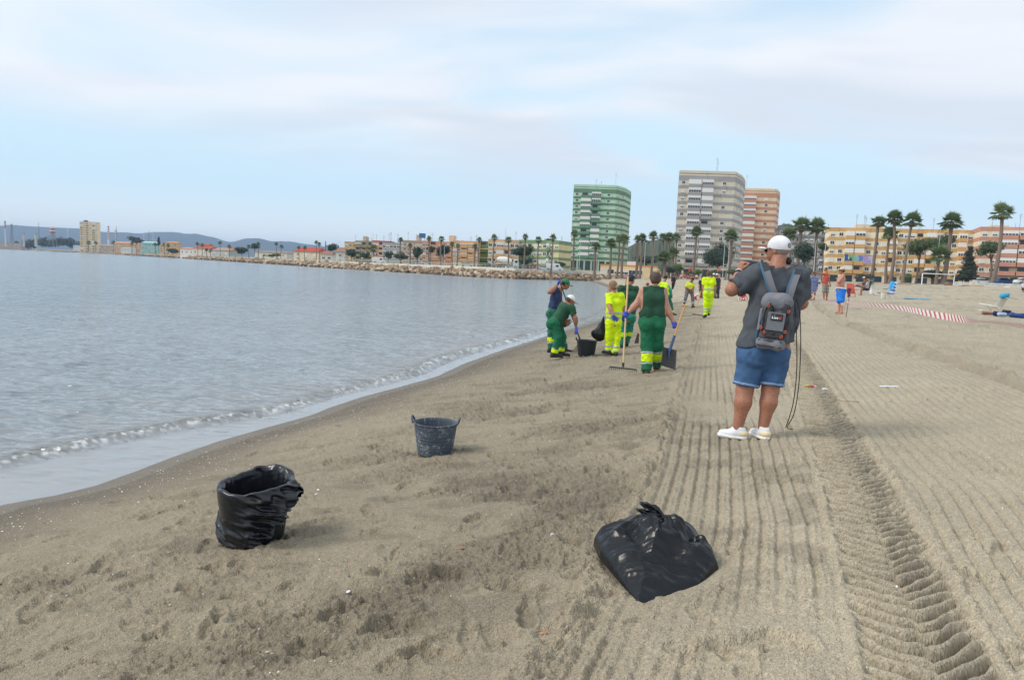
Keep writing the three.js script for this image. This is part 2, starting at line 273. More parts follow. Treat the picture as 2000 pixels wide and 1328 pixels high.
function sandY(x, z, s = shoreDist(x, z), fine = true) {
  let y = profile(s);
  const dist = Math.hypot(x, z), fade = 1 - sm(45, 90, dist);
  if (s < -1.5 || fade <= 0) return y + (s > 8 ? 0.05 * fbm(x * 0.12, z * 0.12, 3, 5) : 0);
  const dryness = sm(0.5, 2.2, s);
  y += dryness * 0.03 * fbm(x * 0.7, z * 0.7, 3, 5) + sm(-0.2, 1, s) * 0.006 * fbm(x * 1.6, z * 1.6, 2, 8);
  const yEven = y, XL = bandL(z), XR = bandR(z), XT = tyreC(z), XK = rakeL(z), XF = furrow(z);
  // how churned the sand is
  const inA = sm(XL - 0.04, XL + 0.10, x) * (1 - sm(XR - 0.05, XR + 0.12, x)), inB = sm(XK - 0.05, XK + 0.12, x) * (1 - sm(XF - 0.25, XF - 0.05, x));
  const wild = dryness * (1 - Math.max(inA, inB) * 0.72), patch = sm(-0.25, 0.45, fbm(x * 0.55 + 7, z * 0.55, 3, 17));
  const n1 = fbm(x * 3.1 + 0.8 * z, z * 4.6, 3, 31), n2 = vn(x * 12.5, z * 15, 41), n3 = vn(x * 31, z * 37, 43), n4 = vn(x * 71, z * 83, 47);
  const rd = 1 - Math.abs(fbm(x * 2.2 + 0.5 * fbm(x, z, 2, 3), z * 3.4, 3, 61)) * 2;
  y += wild * fade * (0.026 * n1 + (0.3 + 0.7 * patch) * (0.0120 * n2 + 0.0085 * n3 + 0.0055 * n4) + 0.030 * (rd - 0.4) * (0.35 + 0.65 * patch));
  y += (1 - wild) * dryness * fade * (0.0040 * n2 + 0.0042 * n3 + 0.0040 * n4);
  // raked lines under the cameraman
  if (inA > 0.001) {
    const a = x - XL + 0.012 * fbm(x * 0.3, z * 0.4, 2, 71) + 0.003 * vn(x * 3, z * 9, 72), keep = sm(-0.62, -0.1, fbm(x * 0.9, z * 0.9, 3, 73)) * (0.55 + 0.45 * sm(-0.4, 0.3, vn(Math.floor(a / 0.088) * 3.7, z * 0.35, 75)));
    const ph = a / 0.088, w = ph - Math.floor(ph), g = Math.exp(-Math.pow((w - 0.5) / 0.17, 2)), lip = Math.exp(-Math.pow((Math.abs(w - 0.5) - 0.32) / 0.09, 2));
    y += inA * keep * fade * (0.005 - 0.023 * g + 0.005 * lip * (1 + n2) + 0.004 * vn(x * 40, z * 22, 79));
  }
  if (x < XL + 0.2 && s > 1.6) { const T = sm(0.02, 0.40, fbm(x * 0.9 + 4 + 0.35 * z, z * 1.3, 4, 231)) * sm(-0.1, 0.25, XL - x) * sm(1.6, 3.2, s) * fade; if (T > 0) y += T * (0.012 * n2 + 0.011 * n3 + 0.008 * n4); }
  // mound that the rake pushed up along its left side
  const e = (x - XL + 0.06 * vn(z * 1.3, 3.3, 81)); y += fade * 0.075 * Math.exp(-e * e / 0.012) * (0.5 + 0.5 * vn(x * 9, z * 7, 83) + 0.35 * n3) * sm(-60, -20, z) ;
  // wider raked lines to the right
  if (inB > 0.001) {
    const a = x - XK + 0.014 * fbm(x * 0.3, z * 0.4, 2, 91), keep = sm(-0.6, -0.05, fbm(x * 0.6 + 3, z * 0.5, 3, 93));
    const ph = a / 0.105, w = ph - Math.floor(ph), g = Math.exp(-Math.pow((w - 0.5) / 0.15, 2));
    y += inB * keep * fade * (0.005 - 0.023 * g + 0.003 * vn(x * 30, z * 20, 95));
  }
  // furrow with crumbled lip
  const q = x - XF; y += fade * (-0.085 * Math.exp(-(q + 0.08) * (q + 0.08) / 0.006) + 0.10 * Math.exp(-(q - 0.09) * (q - 0.09) / 0.009) * (0.6 + 0.6 * vn(x * 6, z * 5, 97))) * sm(-2, -8, z);
  // tractor tyre print with curved lugs (the sheet dips under the finer strip that carries them)
  const t = (x - XT) / 0.235;
  if (t > -1.6 && t < 1.6) {
    const inT = sm(1.10, 0.96, Math.abs(t)), fadeT = sm(-23, -13, z), rim = Math.exp(-Math.pow((Math.abs(t) - 1.16) / 0.13, 2));
    y = lerp(y, yEven + 0.35 * (y - yEven), fadeT * inT); y += fadeT * rim * 0.024 * (0.6 + 0.6 * n2 + 0.3 * n3);
    if (fine) {
      const sag = 0.20 * (Math.sqrt(t * t + 0.06) - 0.24) + 0.016 * vn(t * 3, z * 6, 101), ph = (z * 0.97 + sag + (t > 0 ? 0.0 : 0.030)) / 0.092, w = ph - Math.floor(ph), k = Math.floor(ph);
      const crumb = sm(0.45, 1.1, t + 0.45 * fbm(x * 2, z * 2, 3, 103) + 0.1), gr = Math.exp(-Math.pow((w - 0.84) / 0.14, 2)), bar = Math.sin(Math.PI * clamp(w / 0.72)), mid = Math.exp(-t * t / 0.006);
      y += fadeT * inT * (-0.024 + (0.034 + 0.010 * vn(k * 1.7, t * 2, 105)) * bar * (1 - 0.5 * crumb) - 0.042 * gr * (1 - 0.7 * crumb) - 0.007 * mid + 0.0025 * n3 + 0.0025 * vn(x * 90, z * 90, 111) + crumb * (0.013 * n2 + 0.010 * n3));
    } else y -= 0.11 * sm(1.26, 1.12, Math.abs(t)) * sm(-22.6, -22, z);
  }
  const bd = Math.hypot((x - bagC.x) / 0.42, (z - bagC.z - 0.05) / 0.50); if (bd < 1) y = lerp(profile(s) - 0.012, y, sm(0.62, 0.98, bd));
  // footprints
  const list = prints.get(Math.floor(x / PC) * 100003 + Math.floor(z / PC));
  const onT = Math.abs(x - XT) < 0.30 && z > -14 ? 0.15 : 1;
  if (list && bd > 0.9) for (const p of list) {
    const dx = x - p.x, dz = z - p.z, u = (dx * p.c + dz * p.s) / p.l, v = (-dx * p.s + dz * p.c) / p.w, r = Math.sqrt(u * u + v * v) + 0.26 * n2 + 0.14 * n3;
    if (r < 2 && r > 0) y += fade * onT * (-p.d * (1 - sm(0.55, 1.05, r)) + p.d * 0.42 * Math.exp(-Math.pow((r - 1.22) / 0.2, 2)));
  }
  return y;
}

// ---------------------------------------------------------------- the sand as one sheet: finer near the photographer, coarser towards the town
{
  const angs = []; for (let a = -62; a <= 62; ) { angs.push(a * Math.PI / 180); a += Math.abs(a) < 40 ? 0.075 : 0.5; }
  const rows = []; { let inv = 1 / 1.15; while (inv > 1 / 420) { rows.push(1 / inv); inv -= inv > 1 / 60 ? 0.00092 : inv > 1 / 140 ? 0.0008 : 0.0005; } rows.push(420); }
  const na = angs.length, nr = rows.length, P = new Float32Array(na * nr * 3), C = new Float32Array(na * nr * 3), U = new Float32Array(na * nr * 2), S = new Float32Array(na * nr), I = [], IW = [];
  const dry = [0.61, 0.535, 0.405], damp = [0.44, 0.378, 0.276], wet = [0.235, 0.200, 0.155], far = [0.43, 0.385, 0.305];
  for (let i = 0; i < nr; i++) for (let j = 0; j < na; j++) {
    const n = i * na + j, r = rows[i] / Math.cos(Math.min(Math.abs(angs[j]), 0.75)), x = Math.sin(angs[j]) * r, z = -Math.cos(angs[j]) * r, s = shoreDist(x, z);
    S[n] = s; P[n * 3] = x; P[n * 3 + 1] = s < -6 ? -1 : sandY(x, z, s, false); P[n * 3 + 2] = z; U[n * 2] = x; U[n * 2 + 1] = z;
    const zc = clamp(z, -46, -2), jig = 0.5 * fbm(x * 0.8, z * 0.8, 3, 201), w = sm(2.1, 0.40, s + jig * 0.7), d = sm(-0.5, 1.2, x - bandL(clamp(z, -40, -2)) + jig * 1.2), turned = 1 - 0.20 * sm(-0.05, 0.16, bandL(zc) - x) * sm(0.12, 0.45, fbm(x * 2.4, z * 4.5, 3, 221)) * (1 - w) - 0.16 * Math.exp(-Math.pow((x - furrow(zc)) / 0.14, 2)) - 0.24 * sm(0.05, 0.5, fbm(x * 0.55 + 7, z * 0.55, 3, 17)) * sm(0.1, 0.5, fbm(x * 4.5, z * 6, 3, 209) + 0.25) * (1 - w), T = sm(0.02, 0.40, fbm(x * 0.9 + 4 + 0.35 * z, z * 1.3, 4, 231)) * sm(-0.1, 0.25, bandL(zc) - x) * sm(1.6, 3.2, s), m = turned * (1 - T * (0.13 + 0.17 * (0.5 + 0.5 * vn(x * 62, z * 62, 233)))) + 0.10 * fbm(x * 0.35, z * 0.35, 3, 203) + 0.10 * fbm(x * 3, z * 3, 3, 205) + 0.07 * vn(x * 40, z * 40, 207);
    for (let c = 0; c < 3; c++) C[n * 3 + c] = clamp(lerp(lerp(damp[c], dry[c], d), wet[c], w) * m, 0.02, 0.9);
  }
  for (let i = 0; i < nr - 1; i++) for (let j = 0; j < na - 1; j++) { const a = i * na + j, b = a + 1, c = a + na, d = c + 1, mx = Math.max(S[a], S[b], S[c], S[d]); if (mx < -2.5) continue; const mn = Math.min(S[a], S[b], S[c], S[d]); if (mn > 92 || (rows[i] > 165 && angs[j] < 0.085)) continue; (mx < 0.42 ? IW : I).push(a, c, b, b, c, d); }
  const mk = (idx) => { const g = new THREE.BufferGeometry(); g.setAttribute('position', new THREE.BufferAttribute(P, 3)); g.setAttribute('color', new THREE.BufferAttribute(C, 3)); g.setAttribute('uv', new THREE.BufferAttribute(U, 2)); g.setIndex(idx); return g; };
  const g = mk([...I]); const all = mk(I.concat(IW)); all.computeVertexNormals(); g.setAttribute('normal', all.attributes.normal);
  const gw = mk(IW); gw.setAttribute('normal', all.attributes.normal);
  const grain = noiseTex(1024, (u, v) => 0.16 * tileNoise(u, v, 64, 1) + 0.34 * tileNoise(u, v, 190, 2) + 0.50 * tileNoise(u, v, 420, 3));
  const speck = noiseTex(1024, (u, v, x, y) => { const b = 0.80 + 0.20 * (tileNoise(u, v, 400, 5) - 0.5) + 0.07 * (tileNoise(u, v, 170, 6) - 0.5), k = h2(x >> 1, y >> 1, 9); const q = k > 0.9955 ? 1.0 : k < 0.010 ? b * 0.62 : b + (h2(x, y, 4) - 0.5) * 0.10; return [q, q * 0.985, q * 0.96]; }, true);
  for (const t of [grain, speck]) t.repeat.set(1 / 1.6, 1 / 1.6);
  const mat = new THREE.MeshStandardMaterial({ color: 0xffffff, vertexColors: true, roughness: 0.95, map: speck, bumpMap: grain, bumpScale: 0.010 });
  solo('sand', g, mat, 'grey-beige beach sand with raked lines, footprints and tyre prints', null, null, 'structure');
  const lugGrooveShade = (x, z, t) => { const sag = 0.20 * (Math.sqrt(t * t + 0.06) - 0.24) + 0.016 * vn(t * 3, z * 6, 101), ph = (z * 0.97 + sag + (t > 0 ? 0.0 : 0.030)) / 0.092, w = ph - Math.floor(ph); return Math.exp(-Math.pow((w - 0.84) / 0.17, 2)) * (1 - 0.6 * sm(0.45, 1.1, t + 0.45 * fbm(x * 2, z * 2, 3, 103) + 0.1)); };   // shade of the lug grooves, painted into the strip's sand colour
  { // strip with the tyre print
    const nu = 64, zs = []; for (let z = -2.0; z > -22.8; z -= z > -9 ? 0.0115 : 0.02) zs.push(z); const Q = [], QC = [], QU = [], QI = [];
    for (const z of zs) for (let i = 0; i <= nu; i++) { const tt = lerp(-1.34, 1.34, i / nu), x = tyreC(z) + tt * 0.235, m = 1 + 0.10 * fbm(x * 3, z * 3, 3, 205) + 0.07 * vn(x * 40, z * 40, 207) - 0.10 * sm(1, 0.6, Math.abs(tt)); Q.push(x, sandY(x, z) + 0.002, z); QU.push(x, z); const gq = Math.abs(tt) < 1.02 ? lugGrooveShade(x, z, tt) : 0; for (let c = 0; c < 3; c++) QC.push(dry[c] * m * (1 - 0.36 * gq)); }
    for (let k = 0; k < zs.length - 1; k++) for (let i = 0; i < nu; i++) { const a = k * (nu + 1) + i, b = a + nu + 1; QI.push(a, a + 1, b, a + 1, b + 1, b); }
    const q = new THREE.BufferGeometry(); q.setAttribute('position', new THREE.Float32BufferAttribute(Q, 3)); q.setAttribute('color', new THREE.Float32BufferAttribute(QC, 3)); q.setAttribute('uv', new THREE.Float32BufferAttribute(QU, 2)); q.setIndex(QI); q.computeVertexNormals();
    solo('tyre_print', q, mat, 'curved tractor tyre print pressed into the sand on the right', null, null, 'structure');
  }
  const matW = new THREE.MeshStandardMaterial({ color: 0xffffff, vertexColors: true, roughness: 0.62, map: speck, bumpMap: grain, bumpScale: 0.0016 });
  solo('wet_sand', gw, matW, 'smooth dark wet sand along the waterline', null, null, 'structure');
}

// ---------------------------------------------------------------- the sea
function waveS(x, z) { return lerp(-1.75, -0.62, sm(-5.5, -12, z)) - 0.0 * x + 0.14 * vn(x * 0.5, z * 0.35, 301); }
const WAVES = []; { const R = rng(5); for (let i = 0; i < 34; i++) { const l = 0.22 * Math.pow(14, R()), a = -2.55 + (R() - 0.5) * 1.5; WAVES.push([Math.cos(a) * 2 * Math.PI / l, Math.sin(a) * 2 * Math.PI / l, R() * 6.28, 0.0034 * Math.pow(l, 0.9)]); } }
function seaY(x, z, s, dist) {
  const near = 1 - sm(16, 42, dist); let y = 0.006;
  const calm = sm(-0.25, -2.6, s - waveS(x, z) * 0.55), gust = 0.75 + 0.5 * fbm(x * 0.12, z * 0.12, 3, 303);
  if (near > 0) { let v = 0; for (const [kx, kz, p, a] of WAVES) { const q = Math.sin(kx * x + kz * z + p); v += a * (q > 0 ? q * q : -q * q * 0.6 + 0) ; } y += v * near * gust * lerp(0.10, 1, calm); }
  if (s > -9) {
    const e = s - waveS(x, z), A = 0.095 * (0.65 + 0.5 * vn(z * 0.4, x * 0.2, 305)) * sm(-60, -25, z);
    y += A * (e > 0 ? Math.exp(-e * e / 0.035) : Math.exp(-e * e / 0.40));
    const brk = Math.exp(-Math.pow((e + 0.05) / 0.17, 2)) * sm(-5, -9, z + 1.5 * vn(x, z, 3)); y += brk * near * (0.016 * vn(x * 7 + z * 2, z * 9, 307) + 0.018 * vn(x * 17, z * 21, 309));
    const e2 = e + 2.3; y += 0.035 * Math.exp(-e2 * e2 / 0.5) * sm(-45, -20, z);
  }
  return y;
}
{
  const angs = []; for (let a = -84; a <= 40; ) { angs.push(a * Math.PI / 180); a += a > -40 && a < 14 ? 0.10 : 0.9; }
  const rows = []; { let inv = 1 / 3.2; while (inv > 1 / 300) { rows.push(1 / inv); inv -= inv > 1 / 60 ? 0.00062 : 0.0005; } for (const r of [320, 400, 520, 700, 1000, 1500, 2400, 4000, 7000, 12000]) rows.push(r); }
  const na = angs.length, nr = rows.length, P = new Float32Array(na * nr * 3), C = new Float32Array(na * nr * 3), U = new Float32Array(na * nr * 2), S = new Float32Array(na * nr), I = [], IS = [];
  const deep = [0.125, 0.16, 0.182], mids = [0.205, 0.23, 0.24], shal = [0.25, 0.255, 0.26], foam = [0.62, 0.63, 0.62];
  for (let i = 0; i < nr; i++) for (let j = 0; j < na; j++) {
    const n = i * na + j, r = rows[i], x = Math.sin(angs[j]) * r, z = -Math.cos(angs[j]) * r, s = shoreDist(x, z, r > 300 ? land : land);
    S[n] = s; P[n * 3] = x; P[n * 3 + 1] = seaY(x, z, s, r); P[n * 3 + 2] = z; U[n * 2] = x; U[n * 2 + 1] = z;
    const d = sm(-0.4, -5, s), d2 = sm(-4, -30, s), e = s - waveS(x, z), fo = 0.7 * Math.exp(-Math.pow((e - 0.06) / 0.16, 2)) * sm(-5.5, -9, z) * sm(0.12, 0.55, fbm(x * 9, z * 11, 3, 311)) * sm(-70, -30, z) + 0.5 * sm(0.10, 0.0, Math.abs(s + 0.1)) * sm(-30, -70, z);
    const face = Math.exp(-Math.pow((e + 0.10) / 0.20, 2)) * sm(-70, -30, z), spark = Math.exp(-Math.pow((e - 0.02) / 0.15, 2)) * sm(-4.5, -8, z) * sm(0.20, 0.55, vn(x * 15 + 3 * fbm(x * 3, z * 3, 2, 5), z * 19, 313)) * sm(-45, -20, z), murk = [0.135, 0.125, 0.10];
    for (let c = 0; c < 3; c++) C[n * 3 + c] = lerp(lerp(lerp(lerp(shal[c], mids[c], d), deep[c], d2), murk[c], 0.75 * face), foam[c], clamp(fo * 0.5 + 0.9 * spark));
  }
  for (let i = 0; i < nr - 1; i++) for (let j = 0; j < na - 1; j++) { const a = i * na + j, b = a + 1, c = a + na, d = c + 1; if (Math.min(S[a], S[b], S[c], S[d]) > 1.2) continue; (S[a] > waveS(P[a * 3], P[a * 3 + 2]) + 0.30 && S[a] > -2.5 ? IS : I).push(a, c, b, b, c, d); }
  const all = new THREE.BufferGeometry(); all.setAttribute('position', new THREE.BufferAttribute(P, 3)); all.setIndex(I.concat(IS)); all.computeVertexNormals();
  const sheet = (idx) => { const q = new THREE.BufferGeometry(); q.setAttribute('position', new THREE.BufferAttribute(P, 3)); q.setAttribute('color', new THREE.BufferAttribute(C, 3)); q.setAttribute('uv', new THREE.BufferAttribute(U, 2)); q.setAttribute('normal', all.attributes.normal); q.setIndex(idx); return q; }, g = sheet(I);
  const rip = noiseTex(1024, (u, v) => { const w = 0.05 * (tileNoise(u, v, 6, 31) - 0.5), a = tileNoise(u + w, v + w, 26, 21), b = tileNoise(u, v + w, 58, 22), c = tileNoise(u + w, v, 120, 23); return 0.5 * Math.pow(a, 1.5) + 0.32 * Math.pow(b, 1.4) + 0.18 * c; });
  rip.repeat.set(1 / 17, 1 / 10); rip.rotation = 0.32;
  const mat = new THREE.MeshPhysicalMaterial({ color: 0xffffff, vertexColors: true, roughness: 0.15, ior: 1.33, bumpMap: rip, bumpScale: 0.19 });
  solo('shallow_water', sheet(IS), new THREE.MeshPhysicalMaterial({ color: 0xffffff, vertexColors: true, roughness: 0.05, ior: 1.5, bumpMap: rip, bumpScale: 0.03 }), 'thin smooth film of water washing up the wet sand', null, null, 'structure');
  solo('sea', g, mat, 'calm grey-blue bay water with small ripples and a low breaking wavelet', null, null, 'structure');
}
// ---------------------------------------------------------------- land of the town, hills
const ANG0 = 0.085;
function townY(x, z) {
  const a = Math.atan2(x, -z), s = shoreDist(x, z), left = s < 5 ? -0.8 : lerp(2.30, 2.65, sm(6, 14, s)) + 0.006 * clamp(s - 20, 0, 400), right = s < 86 ? profile(s) - 0.4 : profile(s) - 0.02;
  return lerp(left, right, sm(ANG0 - 0.03, ANG0 + 0.05, a));
}
{
  const angs = [], rows = []; for (let a = -75; a <= 75; a += 0.5) angs.push(a * Math.PI / 180);
  for (let r = 120; r < 11000; r *= r < 500 ? 1.012 : 1.06) rows.push(r);
  const na = angs.length, P = [], I = [], S = [];
  for (const r of rows) for (const a of angs) { const x = Math.sin(a) * r, z = -Math.cos(a) * r; P.push(x, townY(x, z), z); S.push(shoreDist(x, z)); }
  for (let i = 0; i < rows.length - 1; i++) for (let j = 0; j < na - 1; j++) { const a = i * na + j, b = a + 1, c = a + na, d = c + 1; if (Math.max(S[a], S[b], S[c], S[d]) < 5) continue; I.push(a, c, b, b, c, d); }
  const g = new THREE.BufferGeometry(); g.setAttribute('position', new THREE.Float32BufferAttribute(P, 3)); g.setIndex(I); g.computeVertexNormals();
  solo('ground', g, M('#8d8577', 0.95), 'pale dusty ground of the town behind the beach', null, null, 'structure');
}
const townPt = (px, D) => { const p = at(px, 540, D); p.y = townY(p.x, p.z); return p; };
// a ridge whose skyline follows picture points at a chosen distance, built as a thick sloping hill
function ridge(name, pts, D, back, mat, label, rough, seed) {
  const P = [], I = [], n = 160, m = 14, x0 = pts[0][0], x1 = pts[pts.length - 1][0];
  for (let i = 0; i <= n; i++) {
    const px = lerp(x0, x1, i / n); let k = 0; while (k < pts.length - 2 && px > pts[k + 1][0]) k++;
    const t = (px - pts[k][0]) / (pts[k + 1][0] - pts[k][0]), ts = t * t * (3 - 2 * t), py = lerp(pts[k][1], pts[k + 1][1], lerp(t, ts, 0.5));
    const top = at(px, py, D), dir = V(top.x, 0, top.z).normalize();
    for (let j = 0; j <= m; j++) {
      const v = j / m, up = v < 0.5 ? Math.sin(v * Math.PI) : Math.cos((v - 0.5) * Math.PI), off = (v - 0.5) * 2 * back;
      P.push(top.x + dir.x * off, lerp(-3, top.y * (1 + 0) + rough * fbm(i * 0.25, j * 0.5, 4, seed) * (v === 0.5 ? 0.35 : 1), up), top.z + dir.z * off);
    }
  }
  for (let i = 0; i < n; i++) for (let j = 0; j < m; j++) { const a = i * (m + 1) + j, b = a + 1, c = a + m + 1, d = c + 1; I.push(a, b, c, b, d, c); }
  const g = new THREE.BufferGeometry(); g.setAttribute('position', new THREE.Float32BufferAttribute(P, 3)); g.setIndex(I); g.computeVertexNormals();
  return solo(name, g, mat, label, null, null, 'structure');
}
const hillMat = M('#3f4c52', 0.95);
ridge('hills', [[-1300, 431], [-800, 430], [-420, 434], [-160, 440], [0, 441], [20, 439], [60, 442], [110, 444.5], [150, 446], [200, 453], [240, 453.5], [270, 456], [300, 453], [340, 453], [365, 457], [380, 456], [410, 462], [445, 472], [470, 479]], 7200, 900, hillMat, 'long blue hazy hills behind the far shore', 5, 401);
ridge('hills', [[425, 474], [455, 472], [480, 465.5], [505, 465.5], [530, 471], [565, 471.5], [600, 477], [640, 482], [690, 489]], 6600, 700, hillMat, 'smaller blue hazy hills to the right of the long ridge', 5, 403);
ridge('wooded_hill', [[1195, 500], [1222, 484], [1235, 478], [1262, 471], [1290, 467], [1320, 470], [1350, 480], [1380, 492]], 620, 80, M('#4a5142', 0.95), 'dark wooded hill between the green and the grey towers', 3, 405);
ridge('wooded_hill', [[1490, 452], [1515, 441], [1535, 437], [1555, 440], [1600, 446], [1650, 456]], 560, 60, M('#4c5146', 0.95), 'dark hilltop behind the photographer\'s cap beside the orange tower', 3, 407);

// ---------------------------------------------------------------- buildings
const stain = noiseTex(256, (u, v) => { const st = tileNoise(u, v * 0.25, 40, 3) * 0.5 + tileNoise(u, v, 5, 4) * 0.5; const q = 1.0 - 0.11 * sm(0.52, 0.88, st) - 0.03 * tileNoise(u, v, 60, 6); return [q, q * 0.992, q * 0.98]; }, true); stain.repeat.set(1 / 13, 1 / 13);
const wallM = (hex) => { const k = 'wall' + hex; if (!matCache.has(k)) matCache.set(k, new THREE.MeshStandardMaterial({ color: new THREE.Color(hex), roughness: 0.88, map: stain })); return matCache.get(k); };
const glass = M('#39424a', 0.12), frameW = M('#e9e7e2', 0.6), shut = M('#d9d6cc', 0.7), railM = M('#8d9396', 0.5, { metalness: 0.4 });
const winGeo = new Map();
function winParts(w, h) {
  const k = w.toFixed(2) + 'x' + h.toFixed(2);
  if (!winGeo.has(k)) {
    const t = 0.09, d = 0.16, fr = merge([boxG(w, t, d, 0, h / 2 - t / 2, 0), boxG(w, t, d, 0, -h / 2 + t / 2, 0), boxG(t, h - 2 * t, d, -w / 2 + t / 2, 0, 0), boxG(t, h - 2 * t, d, w / 2 - t / 2, 0, 0), boxG(t * 0.7, h - 2 * t, d * 0.8, 0, 0, 0), boxG(w + 0.2, 0.08, 0.3, 0, -h / 2 - 0.04, 0)]);
    winGeo.set(k, { fr, pane: boxG(w - 2 * t, h - 2 * t, 0.06), half: boxG(w - 2 * t, (h - 2 * t) * 0.5, 0.06, 0, -(h - 2 * t) * 0.25, 0), sh: boxG(w - 2 * t, (h - 2 * t) * 0.55, 0.10, 0, (h - 2 * t) * 0.24, 0.0), full: boxG(w - 2 * t, h - 2 * t, 0.10) });
  }
  return winGeo.get(k);
}
function addWindow(parent, x, y, z, ry, w, h, R, fm = frameW) {
  const q = winParts(w, h), f = part('window', q.fr, fm, parent); f.position.set(x, y, z); f.rotation.y = ry;
  const r = R(); if (r < 0.5) part('pane', q.pane, glass, f); else if (r < 0.82) { part('pane', q.half, glass, f); part('shutter', q.sh, shut, f); } else part('shutter', q.full, shut, f);
}
const balGeo = new Map();
function addBalcony(parent, x, y, z, ry, w, fh, dep, style, bandM, R, wallM) {
  const k = [w.toFixed(2), fh.toFixed(2), dep, style].join();
  if (!balGeo.has(k)) {
    const ph = 1.0, o = { slab: merge([boxG(w, 0.2, dep, 0, 0.0, dep / 2), boxG(w, ph, 0.12, 0, 0.1 + ph / 2, dep - 0.06), boxG(0.12, ph, dep - 0.12, -w / 2 + 0.06, 0.1 + ph / 2, dep / 2 - 0.06), boxG(0.12, ph, dep - 0.12, w / 2 - 0.06, 0.1 + ph / 2, dep / 2 - 0.06)]) };
    if (style === 'glazed') {
      const gh = fh - 1.35, n = Math.max(3, Math.round(w / 0.85)), gs = [boxG(w - 0.05, 0.14, dep - 0.08, 0, fh - 0.2, dep / 2 - 0.02)];
      for (let i = 0; i <= n; i++) gs.push(boxG(0.12, gh, 0.08, -w / 2 + 0.08 + (w - 0.16) * i / n, 1.1 + gh / 2, dep - 0.09));
      gs.push(boxG(0.08, gh, dep - 0.15, -w / 2 + 0.07, 1.1 + gh / 2, dep / 2 - 0.1), boxG(0.08, gh, dep - 0.15, w / 2 - 0.07, 1.1 + gh / 2, dep / 2 - 0.1));
      const up = gh * (0.35 + 0.4 * R()); gs.push(boxG(w - 0.24, up, 0.05, 0, 1.1 + gh - up / 2, dep - 0.10));
      o.frame = merge(gs); o.pane = boxG(w - 0.24, gh - up, 0.04, 0, 1.1 + (gh - up) / 2, dep - 0.11);
    } else if (style === 'shut') o.frame = merge([boxG(w - 0.1, fh - 1.3, dep - 0.1, 0, 1.1 + (fh - 1.3) / 2, dep / 2 - 0.02)]);
    else o.door = boxG(w * 0.55, 2.1, 0.1, -w * 0.1, 1.15, 0.06);
    balGeo.set(k, o);
  }
  const o = balGeo.get(k), b = part('balcony', o.slab, bandM, parent); b.position.set(x, y, z); b.rotation.y = ry;
  if (o.frame) part('glazing', o.frame, frameW, b); if (o.pane) part('pane', o.pane, glass, b); if (o.door) part('balcony_door', o.door, glass, b);
}
// strips: [[kind, share of the width, windows per floor]]; kind 'w' wall, 'b' balconies
function face(g, A, B, y0, fh, floors, strips, o, R) {
  const L = Math.hypot(B[0] - A[0], B[1] - A[1]), ux = (B[0] - A[0]) / L, uz = (B[1] - A[1]) / L, nx = -uz, nz = ux, ry = Math.atan2(-uz, ux);
  const tot = strips.reduce((a, s) => a + s[1], 0); let u = 0;
  for (const [kind, share, n] of strips) {
    const w = L * share / tot;
    for (let f = o.f0 ?? 0; f < floors; f++) {
      const yb = y0 + f * fh;
      if (kind === 'w') for (let i = 0; i < n; i++) { const uu = u + w * (i + 0.5) / n; if (R() < 0.06) continue; addWindow(g, A[0] + ux * uu + nx * 0.04, yb + fh * 0.56, A[1] + uz * uu + nz * 0.04, ry, o.ww ?? 1.3, o.wh ?? 1.25, R, o.frame); }
      else { const q = R(), st = q < (o.glz ?? 0.5) ? 'glazed' : q < (o.glz ?? 0.5) + 0.25 ? 'shut' : 'open', uu = u + w / 2; addBalcony(g, A[0] + ux * uu + nx * 0.02, yb + 0.05, A[1] + uz * uu + nz * 0.02, ry, w * 0.94, fh, o.bd ?? 0.8, st, o.balM ?? o.bandM, R); }
    }
    u += w;
  }
}
// ring of colour band round a plan polygon
function bandRing(g, poly, y, h, out, mat) { const c = poly.reduce((a, p) => [a[0] + p[0] / poly.length, a[1] + p[1] / poly.length], [0, 0]), q = poly.map((p) => { const dx = p[0] - c[0], dz = p[1] - c[1], l = Math.hypot(dx, dz); return [p[0] + dx / l * out * 1.3, p[1] + dz / l * out * 1.3]; }); part('floor_band', prismG(q, y, y + h), mat, g); }
function antenna(g, x, y, z, h, R) { const gs = [rodG(V(x, y, z), V(x, y + h, z), 0.06, 0.04, 5)]; if (R() < 0.7) for (let i = 0; i < 4; i++) gs.push(boxG(0.9 - i * 0.15, 0.05, 0.05, x, y + h - 0.3 - i * 0.3, z)); part('roof_aerial', merge(gs), railM, g); }
